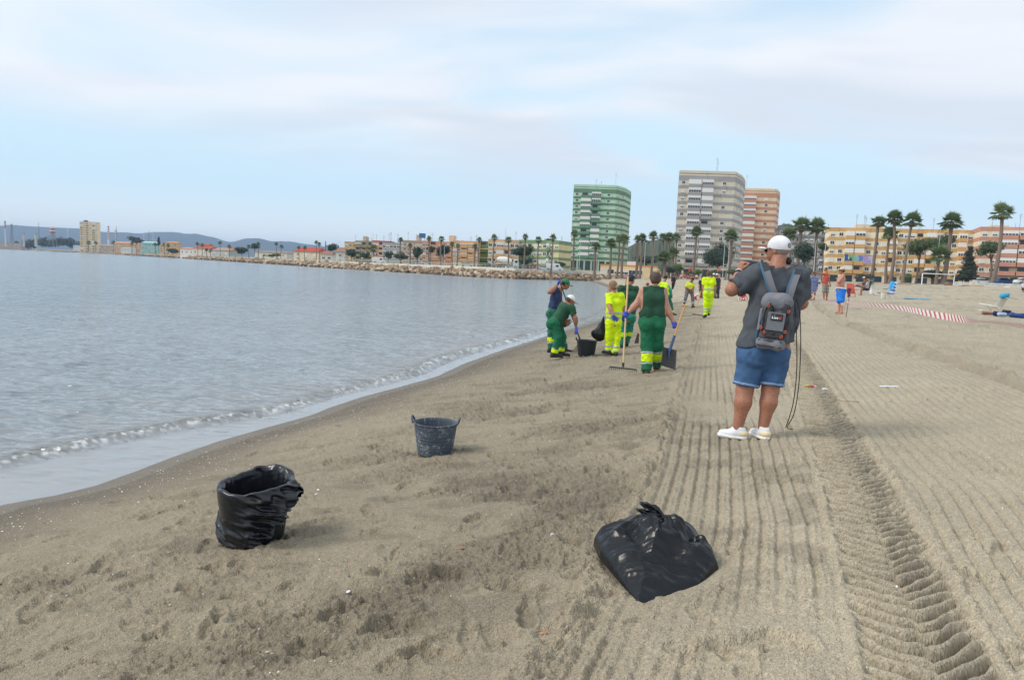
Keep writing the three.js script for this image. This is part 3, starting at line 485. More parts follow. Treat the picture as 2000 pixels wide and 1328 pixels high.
// tower: main face between picture columns, a turned side face, colour bands at every floor
function tower(o) {
  const R = rng(o.seed), P = o.plan.map(([px, D]) => { const p = at(px, 500, D); return [p.x, p.z]; });
  const c = P[0], y0 = townY(P[0][0], P[0][1]) - 0.3, yTop = at(o.plan[0][0], o.top, o.plan[0][1]).y;
  const back = P.map(([x, z]) => { const l = Math.hypot(x, z); return [x + x / l * 17, z + z / l * 17]; });
  const poly = [...P, ...[back[back.length - 1], back[0]]];
  const g = thing(o.name, o.label, 'building', V(c[0], y0, c[1])); const lp = poly.map((p) => [p[0] - c[0], p[1] - c[1]]), H = yTop - y0, fh = (H - o.gh - 3.2) / o.floors;
  part('wall', prismG(lp, 0.02, H - 1.2), o.wall, g);
  const ctr = [lp.reduce((a, p) => a + p[0], 0) / lp.length, lp.reduce((a, p) => a + p[1], 0) / lp.length];
  part('roof_house', prismG(lp.map((p) => [lerp(ctr[0], p[0], 0.72), lerp(ctr[1], p[1], 0.72)]), H - 1.21, H + 0.6), o.wall, g);
  for (let f = 0; f <= o.floors; f++) bandRing(g, lp, o.gh + f * fh - 0.55, f === o.floors ? 1.9 : 1.12, 0.06, o.band);
  bandRing(g, lp, H - 1.0, 1.0, 0.05, o.wall);
  face(g, lp[0], lp[1], o.gh, fh, o.floors, o.main, { bandM: o.band, glz: 0.5, bd: 0.9, wh: 1.2 }, R);
  for (let i = 1; i < P.length - 1; i++) { const L = Math.hypot(lp[i + 1][0] - lp[i][0], lp[i + 1][1] - lp[i][1]); face(g, lp[i], lp[i + 1], o.gh, fh, o.floors, [['w', 1, Math.max(1, Math.round(L / 4.6))]], { bandM: o.band, ww: 1.1, wh: 1.2 }, R); }
  // ground floor: recessed dark openings between piers
  const L = Math.hypot(lp[1][0] - lp[0][0], lp[1][1] - lp[0][1]), ux = (lp[1][0] - lp[0][0]) / L, uz = (lp[1][1] - lp[0][1]) / L, n = Math.round(L / 3.2);
  for (let i = 0; i < n; i++) { const u = (i + 0.5) * L / n, b = part('shop_opening', boxG(L / n * 0.74, o.gh - 1.4, 0.3), glass, g); b.position.set(lp[0][0] + ux * u, (o.gh - 1.4) / 2 + 0.1, lp[0][1] + uz * u); b.rotation.y = Math.atan2(-uz, ux); }
  for (let i = 0; i < 3; i++) antenna(g, lerp(ctr[0], lp[0][0], R() * 0.8 - 0.3), H + 0.5, ctr[1], 3 + R() * 5, R);
  return g;
}
const greenL = wallM('#bfdfc4'), greenD = wallM('#6d9279'), greyL = wallM('#dcd3c1'), greyD = wallM('#a6a4a4'), orL = wallM('#ead2b4'), orD = wallM('#c9927a');
tower({ name: 'apartment_tower', label: 'tall apartment tower striped in light and dark green', seed: 11, plan: [[1114.5, 332], [1197, 330], [1215, 338], [1226, 352]], top: 361, floors: 11, gh: 6.2, wall: greenL, band: greenD, main: [['w', 14, 1], ['b', 21], ['b', 19], ['w', 28, 1]] });
tower({ name: 'apartment_tower', label: 'tall beige apartment tower with grey stripes, in front of the orange one', seed: 12, plan: [[1317, 271], [1426, 269], [1440, 279], [1446, 292]], top: 334, floors: 11, gh: 5.0, wall: greyL, band: greyD, main: [['w', 16, 1], ['b', 22], ['b', 20], ['w', 34, 1]] });
tower({ name: 'apartment_tower', label: 'cream and terracotta striped apartment tower half hidden behind the grey striped one', seed: 13, plan: [[1400, 322], [1509, 318], [1515, 330]], top: 368, floors: 11, gh: 6.0, wall: orL, band: orD, main: [['w', 20, 1], ['b', 20], ['b', 22], ['w', 34, 1]] });

// a straight block: front wall from picture column x0 (distance D0) to x1 (distance D1)
function block(o) {
  const R = rng(o.seed), a = at(o.x0, 500, o.D0), b = at(o.x1, 500, o.D1 ?? o.D0), y0 = Math.min(townY(a.x, a.z), townY(b.x, b.z)) - 0.3, H = at(o.x0, o.top, o.D0).y - y0;
  const g = thing(o.name ?? 'apartment_block', o.label, o.cat ?? 'building', V(a.x, y0, a.z)), dx = b.x - a.x, dz = b.z - a.z, L = Math.hypot(dx, dz), nx = dz / L * -1, nz = dx / L, deep = o.deep ?? 12;
  const lp = [[0, 0], [dx, dz], [dx - nx * deep, dz - nz * deep], [-nx * deep, -nz * deep]], wall = wallM(o.wall), band = wallM(o.band ?? o.wall), fl = o.floors, gh = o.gh ?? 0.6, fh = (H - gh - (o.par ?? 0.8)) / fl;
  part('wall', prismG(lp, 0, H - (o.pitched ? 0.1 : 0.3)), wall, g);
  if (o.bands) for (let f = 0; f <= fl; f++) bandRing(g, lp, gh + f * fh - fh * (f === fl ? 0.12 : 0.18), f === fl ? fh * 0.18 + (o.par ?? 0.8) : fh * o.bands, 0.07, band);
  else if (!o.pitched) bandRing(g, lp, H - 0.5, 0.5, 0.06, M(o.trim ?? '#c9b8a4', 0.85));
  face(g, lp[0], lp[1], gh, fh, fl, o.strips ?? [['w', 1, Math.max(1, Math.round(L / 3.6))]], { bandM: band, balM: o.bal ? M(o.bal) : undefined, glz: o.glz ?? 0.4, bd: o.bd ?? 0.8, ww: o.ww, wh: o.wh ?? Math.min(1.3, fh * 0.45), f0: o.f0 }, R);
  if (o.side) face(g, lp[1], lp[2], gh, fh, fl, [['w', 1, 3]], { bandM: band, wh: Math.min(1.3, fh * 0.45) }, R);
  if (o.sideL) face(g, lp[3], lp[0], gh, fh, fl, [['w', 1, 3]], { bandM: band, wh: Math.min(1.3, fh * 0.45) }, R);
  if (o.shops) { const n = Math.round(L / 4), ux = dx / L, uz = dz / L; for (let i = 0; i < n; i++) { const u = (i + 0.5) * L / n, q = part('shop_opening', boxG(L / n * 0.72, gh - 0.7, 0.3), glass, g); q.position.set(ux * u, (gh - 0.7) / 2 + 0.05, uz * u); q.rotation.y = Math.atan2(-uz, ux); } }
  if (o.pitched) {                                            // gable or hipped tile roof along the front
    const ov = 0.5, e = [[-ov, ov], [L + ov, ov], [L + ov, -deep - ov], [-ov, -deep - ov]].map(([u, w]) => V(dx / L * u + nx * w, H - 0.1, dz / L * u + nz * w)), hip = o.hip ?? 0.2, rh = o.pitched;
    const r0 = V(dx * hip - nx * deep / 2, H - 0.1 + rh, dz * hip - nz * deep / 2), r1 = V(dx * (1 - hip) - nx * deep / 2, H - 0.1 + rh, dz * (1 - hip) - nz * deep / 2), T = (p, q, r) => { const k = new THREE.BufferGeometry(); k.setAttribute('position', new THREE.Float32BufferAttribute([p, q, r].flatMap((v) => [v.x, v.y, v.z]), 3)); k.computeVertexNormals(); return k; };
    part('roof', merge([quadG(e[0], e[1], r1, r0), quadG(e[2], e[3], r0, r1), T(e[1], e[2], r1), T(e[3], e[0], r0), quadG(e[3], e[2], e[1], e[0])]), M(o.roof ?? '#a9603f', 0.9), g);
  } else {
    const n = o.aer ?? 2; for (let i = 0; i < n; i++) antenna(g, dx * R() - nx * 5, H, dz * R() - nz * 5, 1.5 + R() * 3, R);
    if (o.hut) { const u = o.hut; part('roof_house', prismG([[dx * (u - 0.09) - nx * 2, dz * (u - 0.09) - nz * 2], [dx * (u + 0.09) - nx * 2, dz * (u + 0.09) - nz * 2], [dx * (u + 0.09) - nx * 8, dz * (u + 0.09) - nz * 8], [dx * (u - 0.09) - nx * 8, dz * (u - 0.09) - nz * 8]], H - 0.31, H + (o.hutH ?? 2.2)), M(o.hutC ?? o.wall, 0.85), g); }
  }
  if (o.extra) o.extra(g, lp, H, L, [dx / L, dz / L], [nx, nz]);
  return g;
}
// the blocks behind the palms on the right
block({ seed: 20, x0: 1520, x1: 1632, top: 444, D0: 300, D1: 296, floors: 6, gh: 3, wall: '#b9b6ae', band: '#8e8f92', bands: 0.3, label: 'pale grey apartment block with darker stripes behind two palms', strips: [['w', 2, 3], ['b', 1], ['w', 2, 3], ['b', 1], ['w', 1, 2]], aer: 5 });
block({ seed: 21, x0: 1616, x1: 1913, top: 445, D0: 228, D1: 215, floors: 5, gh: 3.6, f0: 0, wall: '#efe4c9', band: '#d3aa72', bands: 0.38, label: 'long cream apartment block with mustard stripes behind the tall palms', strips: [['w', 30, 2], ['b', 17], ['b', 19], ['w', 40, 3], ['b', 16], ['w', 30, 3], ['b', 18], ['b', 17], ['w', 36, 3], ['b', 14], ['w', 22, 2]], glz: 0.42, bd: 1.0, shops: true, aer: 9, hut: 0.28, hutH: 1.4, hutC: '#d8cdb8', wh: 1.2 });
block({ seed: 22, x0: 1911, x1: 2120, top: 444, D0: 206, D1: 196, floors: 5, gh: 3.4, wall: '#e8d9c0', band: '#c69480', bands: 0.40, label: 'cream apartment block with brick red stripes at the right edge', strips: [['w', 26, 2], ['b', 24], ['b', 20], ['w', 24, 2], ['b', 20], ['w', 20, 2]], glz: 0.35, bd: 1.2, shops: true, aer: 6, hut: 0.2, hutH: 0.8, hutC: '#cfd0b0' });
// green striped low block, cream and orange blocks left of the green tower
block({ seed: 23, x0: 1012, x1: 1091, top: 469, D0: 262, D1: 255, floors: 4, gh: 2.6, wall: '#e2d6a8', band: '#7f9a72', bands: 0.34, label: 'low yellow apartment block with green stripes left of the green tower', strips: [['w', 20, 2], ['b', 14], ['w', 30, 3], ['b', 6], ['w', 20, 2]], aer: 2 });
block({ seed: 24, x0: 953, x1: 1013, top: 467.5, D0: 258, floors: 4, gh: 2.6, wall: '#efdfc2', band: '#ddb891', bands: 0.30, label: 'cream and orange apartment block with glazed balconies behind the cement truck', strips: [['w', 16, 2], ['b', 16], ['b', 12], ['w', 18, 2]], aer: 3 });
block({ seed: 25, x0: 935, x1: 955, top: 471, D0: 268, floors: 4, gh: 2.6, wall: '#c9cf9a', band: '#76925f', bands: 0.32, label: 'narrow recessed green striped block between two orange blocks', strips: [['b', 1]], aer: 0 });
block({ seed: 26, x0: 884, x1: 936, top: 470, D0: 262, floors: 4, gh: 2.2, wall: '#efdcb8', band: '#dcaf82', bands: 0.32, label: 'yellow apartment block with orange stripes left of the narrow green one', strips: [['w', 14, 2], ['b', 14], ['b', 12], ['w', 10, 1]], aer: 3 });
block({ seed: 27, x0: 824, x1: 885, top: 470.5, D0: 275, floors: 4, gh: 2.2, wall: '#e3c2a8', band: '#d3a284', bands: 0.22, label: 'pinkish orange apartment block with a small roof house, behind dark trees', strips: [['w', 10, 2], ['b', 14], ['w', 12, 2], ['b', 10]], aer: 2, hut: 0.92, hutH: 2.6 });
block({ seed: 28, x0: 786, x1: 826, top: 469.5, D0: 290, floors: 4, gh: 1.5, wall: '#d2c0ad', band: '#b49c89', bands: 0.2, label: 'brownish apartment block with arched attic under the blue rooftop billboard', strips: [['w', 1, 5]], aer: 1, hut: 0.7, hutH: 2.6, extra: (g, lp, H, L, u, n) => {
  const gx = lp[1][0] * 0.94, gz = lp[1][1] * 0.94; const p = part('billboard_panel', boxG(2.6, 1.9, 0.25), M('#3c6f9f', 0.5), g); p.position.set(gx, H + 2.2, gz); part('billboard_posts', merge([rodG(V(gx - 0.9, H - 0.4, gz - 0.3), V(gx - 0.9, H + 2, gz - 0.3), 0.08), rodG(V(gx + 0.9, H - 0.4, gz - 0.3), V(gx + 0.9, H + 2, gz - 0.3), 0.08)]), railM, g); } });
block({ seed: 29, x0: 746, x1: 788, top: 473, D0: 300, floors: 3, gh: 2, wall: '#b9bcb9', trim: '#a3a7a6', label: 'light grey three storey block with rows of small windows', strips: [['w', 1, 6]], aer: 2 });
block({ seed: 30, x0: 726, x1: 762, top: 469.5, D0: 318, floors: 4, gh: 1, wall: '#dcab8c', trim: '#b84a3e', label: 'salmon coloured block with a red strip along its roof', strips: [['w', 1, 4], ['b', 1], ['w', 1, 2]], aer: 5 });
block({ seed: 31, x0: 693, x1: 729, top: 470, D0: 322, floors: 4, gh: 1, wall: '#c3b8a0', band: '#a09678', bands: 0.3, label: 'olive grey block with full width balconies left of the salmon block', strips: [['b', 1], ['b', 1], ['b', 1]], glz: 0.1, aer: 3, hut: 0.45 });
block({ seed: 32, x0: 672, x1: 695, top: 471.5, D0: 330, floors: 4, gh: 1, wall: '#dcbb8c', trim: '#c99a6a', label: 'sand coloured narrow block at the left end of the apartment row', strips: [['w', 1, 3]], aer: 1, sideL: true });
block({ seed: 33, x0: 655, x1: 673, top: 491, D0: 315, floors: 2, gh: 0.4, deep: 7, wall: '#e3ded4', roof: '#93705c', pitched: 2.0, label: 'white house with a brown tiled roof beside the apartment row', name: 'house', cat: 'house' });
// low cream beach restaurant under the green tower
block({ seed: 34, x0: 1174, x1: 1286, top: 515.5, D0: 236, D1: 232, deep: 9, floors: 1, gh: 0.3, wall: '#ead0a2', trim: '#cf8d5d', label: 'long low cream beach restaurant with an orange roof edge below the green tower', name: 'restaurant', cat: 'restaurant', strips: [['w', 1, 8]], ww: 2.2, wh: 1.5, aer: 0, hut: 0.55, hutH: 1.2, hutC: '#ddd8d2' });
// the far shore: houses
const H2 = [
  [626, 648, 495.5, 350, 350, '#e7e3d9', '#8c6a58', 1.6, 1, 'white house with a low brown roof at the right end of the villas'],
  [573, 622, 490, 385, 378, '#dccbb2', '#a5483a', 2.4, 2, 'cream villa with a broad dark red roof and white garden wall'],
  [497, 559, 491.5, 430, 420, '#dcd5c6', '#8d7b6b', 1.0, 2, 'long white building with a flat brown roof behind green bushes'],
  [413, 446, 488, 520, 510, '#b7b9b4', '#a08573', 2.0, 2, 'pale grey seafront house with a blue ground floor'],
  [438, 458, 485, 560, 560, '#d3a58c', '#a3634e', 1.5, 3, 'pink house just right of the grey seafront house'],
  [351, 377, 485.5, 640, 635, '#e6e2da', '#b9806b', 1.6, 2, 'white seafront house with a pale red roof'],
  [376, 413, 484.5, 600, 595, '#e3dacb', '#a9503f', 2.4, 2, 'white row of houses with one long red tiled roof'],
  [321, 346, 473.5, 720, 720, '#dcb383', '#bf8c5c', 1.4, 4, 'bright orange house block on the far shore'],
  [311, 323, 477.5, 740, 740, '#d8b692', '#b78f70', 1.2, 4, 'beige house with dark windows left of the orange block'],
  [275, 307, 473.5, 800, 800, '#a3c9c4', '#aed0cb', 1.6, 4, 'turquoise gabled building on the far shore'],
  [274, 297, 487, 760, 760, '#e4e2de', '#b9b2a8', 1.0, 1, 'low white shed in front of the turquoise building'],
  [235, 258, 484.5, 820, 820, '#ebe8e2', '#c4b6a6', 1.0, 2, 'white flat house on the far shore right of the lone tower'],
  [222, 272, 474.5, 880, 880, '#d6b594', '#bd9273', 2.6, 3, 'orange brown terrace behind the white flat house'],
  [192, 232, 479.5, 940, 940, '#bda996', '#a38b78', 2.2, 3, 'dull brown terrace just right of the lone tower'],
  [142, 155, 479, 1000, 1000, '#dfe2e4', '#5f7f9f', 1.0, 2, 'small white and blue building left of the lone tower'],
  [396, 408, 478, 700, 700, '#c98a66', '#a35f45', 1.5, 4, 'terracotta house rising behind the red roofed row'],
];
H2.forEach(([x0, x1, top, D0, D1, wall, roof, rh, fl, label], i) => { if (x0 < 345) D1 = D0 = coastD((x0 + x1) / 2) * 1.03 + 14 + (fl > 2 ? 16 : 0); block({ seed: 50 + i, x0, x1, top, D0, D1, deep: 9, floors: fl, gh: 0.3, wall, roof, pitched: rh, hip: 0.12, label, name: 'house', cat: 'house', ww: 1.6, strips: [['w', 1, Math.max(2, Math.round((x1 - x0) / 360 * D0 / 4.2 / 1.0 * 0.26 * 1))]] }); });
// lone tower on the far shore
block({ seed: 70, x0: 155.5, x1: 190.5, top: 432.5, D0: coastD(172) * 1.03 + 14, D1: coastD(172) * 1.03 + 22, deep: 18, floors: 13, gh: 3, wall: '#f9e2b8', trim: '#9c5648', label: 'lone cream high-rise standing on the far left shore', name: 'apartment_tower', strips: [['b', 8], ['w', 3, 1], ['b', 8], ['w', 4, 1], ['b', 9], ['w', 3, 1]], bal: '#f0d4a2', glz: 0.05, bd: 1.2, hut: 0.3, hutH: 2.5, hutC: '#8f5148', aer: 3 });
// ---------------------------------------------------------------- palms
const barkM = M('#7b6c60', 0.95), deadM = M('#8c7a5e', 0.95);
const leafMat = (hex) => new THREE.MeshPhysicalMaterial({ color: new THREE.Color(hex), roughness: 0.9, side: THREE.DoubleSide, transmission: 0.35, thickness: 0 });
const palmLeaf = leafMat('#66794c'), palmLeaf2 = leafMat('#718253');
function fanLeaf(P, o, dir, len, R) {                            // petiole and a pleated fan of blades
  const side = V(0, 1, 0).cross(dir).normalize(); if (side.lengthSq() < 0.1) side.set(1, 0, 0); const up = dir.clone().cross(side).normalize();
  const hub = o.clone().addScaledVector(dir, len * 0.45), push = (...q) => q.forEach((p) => P.push(p.x, p.y, p.z));
  const w = 0.035; push(o.clone().addScaledVector(side, -w), o.clone().addScaledVector(side, w), hub);
  const n = 12, f = len * 0.66;
  for (let i = 0; i < n; i++) {
    const a = lerp(-1.75, 1.75, (i + 0.5) / n), d = dir.clone().multiplyScalar(Math.cos(a)).addScaledVector(side, Math.sin(a)), droop = (-0.20 * f - 0.16 * f * R()) * (dir.y > 0.5 ? 0.35 : 1);
    const tip = hub.clone().addScaledVector(d, f * (0.85 + 0.3 * R())); tip.y += droop * (0.5 + 0.6 * Math.abs(Math.sin(a)));
    const q = d.clone().cross(up).normalize().multiplyScalar(f * 0.085), mid = hub.clone().addScaledVector(d, f * 0.55); mid.y += droop * 0.08;
    push(hub, mid.clone().add(q), tip, hub, tip, mid.clone().sub(q));
  }
}
function palmCrown(seed, n) {
  const R = rng(seed), P = [];
  for (let i = 0; i < n; i++) { const el = lerp(1.5, -0.6, Math.pow((i + 0.5) / n, 1.1)) + (R() - 0.5) * 0.4, az = i * 2.4 + R() * 0.5; fanLeaf(P, V(0, -0.1, 0), V(Math.cos(az) * Math.cos(el), Math.sin(el), Math.sin(az) * Math.cos(el)), 1.08 * (0.75 + 0.5 * R()), R); }
  const g = new THREE.BufferGeometry(); g.setAttribute('position', new THREE.Float32BufferAttribute(P, 3)); g.computeVertexNormals(); return g;
}
function palmSkirt(seed) { const R = rng(seed), P = []; for (let i = 0; i < 16; i++) { const az = i * 2.4 + R(), el = -1.0 - 0.4 * R(); fanLeaf(P, V(Math.cos(az) * 0.08, -0.2, Math.sin(az) * 0.08), V(Math.cos(az) * Math.cos(el), Math.sin(el), Math.sin(az) * Math.cos(el)), 0.62, R); } const g = new THREE.BufferGeometry(); g.setAttribute('position', new THREE.Float32BufferAttribute(P, 3)); g.computeVertexNormals(); return g; }
const crowns = [palmCrown(1, 34), palmCrown(2, 28), palmCrown(3, 38)], smallCrowns = [palmCrown(4, 18), palmCrown(5, 22)], skirts = [palmSkirt(6), palmSkirt(7)];
function palm(bx, by, tx, ty, r, D, tw, label, group, seed) {       // picture columns of foot and crown, crown radius in px
  const top = at(tx, ty, D), foot = at(bx, by, D); const gy = townY(foot.x, foot.z); foot.y = Math.min(foot.y, Math.max(gy, 0.6) + 0.3) - 0.2;
  const k = D / FPX, g = thing('palm_tree', label, 'palm tree', foot, 0, group), t = top.clone().sub(foot), R = rng(seed), wd = Math.max(0.14, tw * k / 2), bend = V((R() - 0.5) * 0.05, 0, (R() - 0.5) * 0.05).multiplyScalar(t.length());
  const path = [V(0, 0, 0), t.clone().multiplyScalar(0.35).add(bend), t.clone().multiplyScalar(0.7).addScaledVector(bend, 0.8), t.clone()], curve = new THREE.CatmullRomCurve3(path), rings = 18, seg = 9, P = [], I = [];
  for (let i = 0; i <= rings; i++) { const v = i / rings, p = curve.getPoint(v), rr = wd * (1 + 0.5 * Math.pow(1 - v, 6) + 0.22 * sm(0.86, 0.98, v)) * (1 - 0.18 * v) * (1 + (i % 2 ? 0.05 : -0.03)); for (let j = 0; j < seg; j++) { const a = j / seg * 6.2832; P.push(p.x + Math.cos(a) * rr, p.y, p.z + Math.sin(a) * rr); } }
  for (let i = 0; i < rings; i++) for (let j = 0; j < seg; j++) { const a = i * seg + j, b = i * seg + (j + 1) % seg; I.push(a, a + seg, b, b, a + seg, b + seg); }
  const tg = new THREE.BufferGeometry(); tg.setAttribute('position', new THREE.Float32BufferAttribute(P, 3)); tg.setIndex(I); tg.computeVertexNormals();
  part('trunk', tg, barkM, g);
  const big = r > 8, c = part('crown', big ? crowns[seed % 3] : smallCrowns[seed % 2], seed % 4 === 1 ? palmLeaf2 : palmLeaf, g); c.position.copy(t); c.rotation.set((R() - 0.5) * 0.15, R() * 6.28, (R() - 0.5) * 0.15); c.scale.setScalar(r * k * 1.05);
  if (r > 6.5) { const s = part('dead_leaves', skirts[seed % 2], deadM, g); s.position.copy(t); s.position.y -= r * k * 0.1; s.rotation.y = R() * 6; s.scale.setScalar(r * k * 0.8); }
}
const PALMS = [
  [1560, 525, 1567, 440, 17, 205, 7.5, 'tall palm left of the two beside the photographer\'s shoulder, before the pale grey block'],
  [1593, 526, 1598, 442, 16, 205, 6, 'palm with a ragged crown directly left of the mustard striped block'],
  [1545, 522, 1543, 457, 13, 215, 5, 'shorter palm partly hidden behind the white cap'],
  [1704, 536, 1717, 434, 13, 190, 6, 'palm leaning right, leftmost of the tall ones before the mustard block'],
  [1739, 549, 1747, 426, 15, 185, 6, 'tallest palm of the close pair before the mustard block'],
  [1732, 549, 1739, 456, 14, 187, 5, 'shorter palm of the close pair before the mustard block'],
  [1764, 547, 1783, 430, 17, 180, 5.5, 'palm with a strongly leaning trunk left of the goal'],
  [1843, 549, 1860, 433, 18, 182, 8, 'thick trunked palm rising behind the goal'],
  [1829, 553, 1837, 497, 18, 178, 6, 'low bright green palm standing right behind the goal'],
  [1939, 553, 1959, 415, 18, 176, 7, 'rightmost and highest palm, in front of the brick red striped block'],
  [1356, 534, 1362, 452, 10, 228, 5, 'slim palm in front of the middle of the grey striped tower'],
  [1420, 534, 1429, 461, 13, 225, 7.5, 'stout palm beside the large round tree below the grey tower'],
  [1319, 522, 1322, 464, 9, 245, 4, 'palm at the lower left corner of the grey tower'],
  [1305, 526, 1307, 463, 9, 250, 4, 'middle palm of the three just left of the grey tower'],
  [1295, 526, 1296, 464, 9, 255, 4, 'leftmost palm of the three just left of the grey tower'],
  [1315, 530, 1316, 494, 11, 235, 5, 'short bushy palm below the grey tower\'s left corner'],
  [1298, 532, 1298, 502, 12, 225, 6, 'squat date palm with hanging brown leaves on the sand edge'],
  [1121, 523, 1122, 456, 8, 232, 4, 'palm in front of the left edge of the green tower'],
  [1162, 534, 1164, 481, 9, 205, 5, 'lower palm in front of the middle of the green tower'],
  [1190, 533, 1194, 475, 9, 205, 5, 'palm before the right part of the green tower, left of a pair'],
  [1205, 530, 1210, 467, 8, 212, 4, 'left palm of the pair at the green tower\'s right edge'],
  [1215, 533, 1220, 467, 10, 205, 5, 'right palm of the pair at the green tower\'s right edge'],
  [1243, 533, 1246, 468, 8, 206, 5, 'left palm of the pair before the wooded hill'],
  [1250, 530, 1255, 465, 9, 210, 4.5, 'right palm of the pair before the wooded hill'],
  [1272, 529, 1277, 461, 9, 214, 4, 'single palm above the low cream restaurant\'s right end'],
];
PALMS.forEach((p, i) => palm(...p.slice(0, 7), p[7], undefined, 100 + i));
const MIDPALMS = [[934, 520, 936, 469, 6], [926, 522, 928, 482, 6], [963, 523, 966, 465, 7], [992, 522, 993, 469, 7], [1023, 522, 1026, 463, 7], [1050, 522, 1052, 469, 7], [1076, 524, 1080, 465, 8], [782, 513, 782, 469, 5.5], [838, 514, 838, 467, 6], [861, 513, 862, 467, 6], [891, 522, 894, 481, 5], [883, 516, 883, 477, 5.5], [801, 509, 801, 480, 5], [730, 506, 730, 486, 8]];
MIDPALMS.forEach((p, i) => palm(...p, 205 + Math.max(0, 1000 - p[0]) * 0.30, 3.2, ['palm before the narrow green striped block', 'short palm leaning left of the narrow green block', 'palm before the left end of the cream and orange block', 'palm directly behind the cement truck', 'tall palm before the tree left of the green tower', 'palm before the green striped low block', 'palm before the right end of the green striped low block', 'palm before the light grey three storey block', 'palm before the left of the pinkish orange block', 'palm before the middle of the pinkish orange block', 'low palm leaning out over the rocks', 'palm at the right end of the pinkish orange block', 'small palm before the brownish arched block', 'bushy date palm before the salmon block'][i], undefined, 200 + i));
const FARPALMS = [[385, 495, 385, 477], [394, 496, 394, 479], [429, 498, 429, 475], [447, 500, 447, 482], [504, 500, 504, 477], [485, 499, 485, 482], [539, 501, 539, 477], [549, 501, 549, 482], [583, 505, 583, 484], [595, 505, 595, 484], [616, 506, 617, 474], [623, 506, 623, 477], [403, 499, 403, 489], [411, 499, 411, 489], [162, 487, 162, 474], [172, 488, 172, 474], [186, 488, 186, 475], [221, 488, 221, 474], [257, 490, 257, 476], [281, 493, 281, 485], [302, 493, 302, 478], [320, 495, 320, 478], [327, 495, 327, 480]];
const FARLAB = ['left of the white row with one long red roof', 'before the left half of the long red roof', 'at the left edge of the pale grey seafront house', 'before the pink house', 'behind the left end of the long white building', 'left of the long white building among dark trees', 'taller one before the right part of the long white building', 'shorter one at the right end of the long white building', 'before the left edge of the cream villa', 'before the middle of the cream villa', 'taller left one of two at the villa\'s right end', 'lower right one of two at the villa\'s right end', 'short one before the terracotta house', 'short one left of the pale grey seafront house', 'left one at the foot of the lone high-rise', 'middle one at the foot of the lone high-rise', 'right one at the foot of the lone high-rise', 'before the dull brown terrace', 'at the right edge of the white flat house', 'before the low white shed', 'before the turquoise building', 'before the beige house with dark windows', 'before the bright orange block'];
FARPALMS.forEach((p, i) => palm(...p, 4, coastD(p[0]) * 1.02 + 9, 1.3, 'tiny distant palm, ' + FARLAB[i], undefined, 300 + i));

// ---------------------------------------------------------------- broadleaf trees and bushes: leaf clumps spread through uneven crowns
function crownGeo(seed, blobs, n, leaf) {                         // blobs: [x,y,z,rx,ry,rz]
  const R = rng(seed), P = [], C = [];
  const vol = blobs.map((b) => Math.pow(b[3] * b[4] * b[5], 0.7)), tot = vol.reduce((a, b) => a + b, 0);
  for (let i = 0; i < n; i++) {
    let q = R() * tot, b = 0; while (q > vol[b] && b < blobs.length - 1) q -= vol[b++];
    const B = blobs[b], u = R() * 2 - 1, a = R() * 6.2832, w = Math.sqrt(1 - u * u), rr = Math.pow(R(), 0.32) * (0.86 + 0.28 * vn3(u * 2.4 + seed, Math.cos(a) * w * 2.4, Math.sin(a) * w * 2.4));
    const x = B[0] + Math.cos(a) * w * B[3] * rr, y = B[1] + u * B[4] * rr, z = B[2] + Math.sin(a) * w * B[5] * rr;
    if (vn3(x / leaf * 0.22, y / leaf * 0.22, z / leaf * 0.22) < -0.42) continue;
    const nrm = V(R() - 0.5 + Math.cos(a) * w * 0.8, R() - 0.2 + u * 0.5, R() - 0.5 + Math.sin(a) * w * 0.8).normalize(), t1 = V(R() - 0.5, R() - 0.5, R() - 0.5).cross(nrm).normalize(), t2 = nrm.clone().cross(t1), s = leaf * (0.55 + 0.8 * R()), v = 0.72 + 0.5 * R() + 0.14 * vn3(x, y, z);
    for (let k = 0; k < 2; k++) { const o = k ? 0.35 : -0.35, ax = x + t1.x * s * o, ay = y + t1.y * s * o, az = z + t1.z * s * o, h = s * 0.5; 
      P.push(ax - t1.x * h, ay - t1.y * h, az - t1.z * h, ax + t2.x * h * 0.8, ay + t2.y * h * 0.8, az + t2.z * h * 0.8, ax + t1.x * h, ay + t1.y * h - h * 0.3, az + t1.z * h, ax - t1.x * h, ay - t1.y * h, az - t1.z * h, ax + t1.x * h, ay + t1.y * h - h * 0.3, az + t1.z * h, ax - t2.x * h * 0.8, ay - t2.y * h * 0.8, az - t2.z * h * 0.8);
      for (let m = 0; m < 6; m++) C.push(v, v, v * 0.92); }
  }
  const g = new THREE.BufferGeometry(); g.setAttribute('position', new THREE.Float32BufferAttribute(P, 3)); g.setAttribute('color', new THREE.Float32BufferAttribute(C, 3)); g.computeVertexNormals(); return g;
}
const foliage = (hex) => new THREE.MeshPhysicalMaterial({ color: new THREE.Color(hex), roughness: 0.95, side: THREE.DoubleSide, vertexColors: true, transmission: 0.3, thickness: 0 });
const FOL = { mid: foliage('#5a6b48'), dark: foliage('#42564a'), deep: foliage('#475247'), bright: foliage('#66804c'), pine: foliage('#4b5f44') };
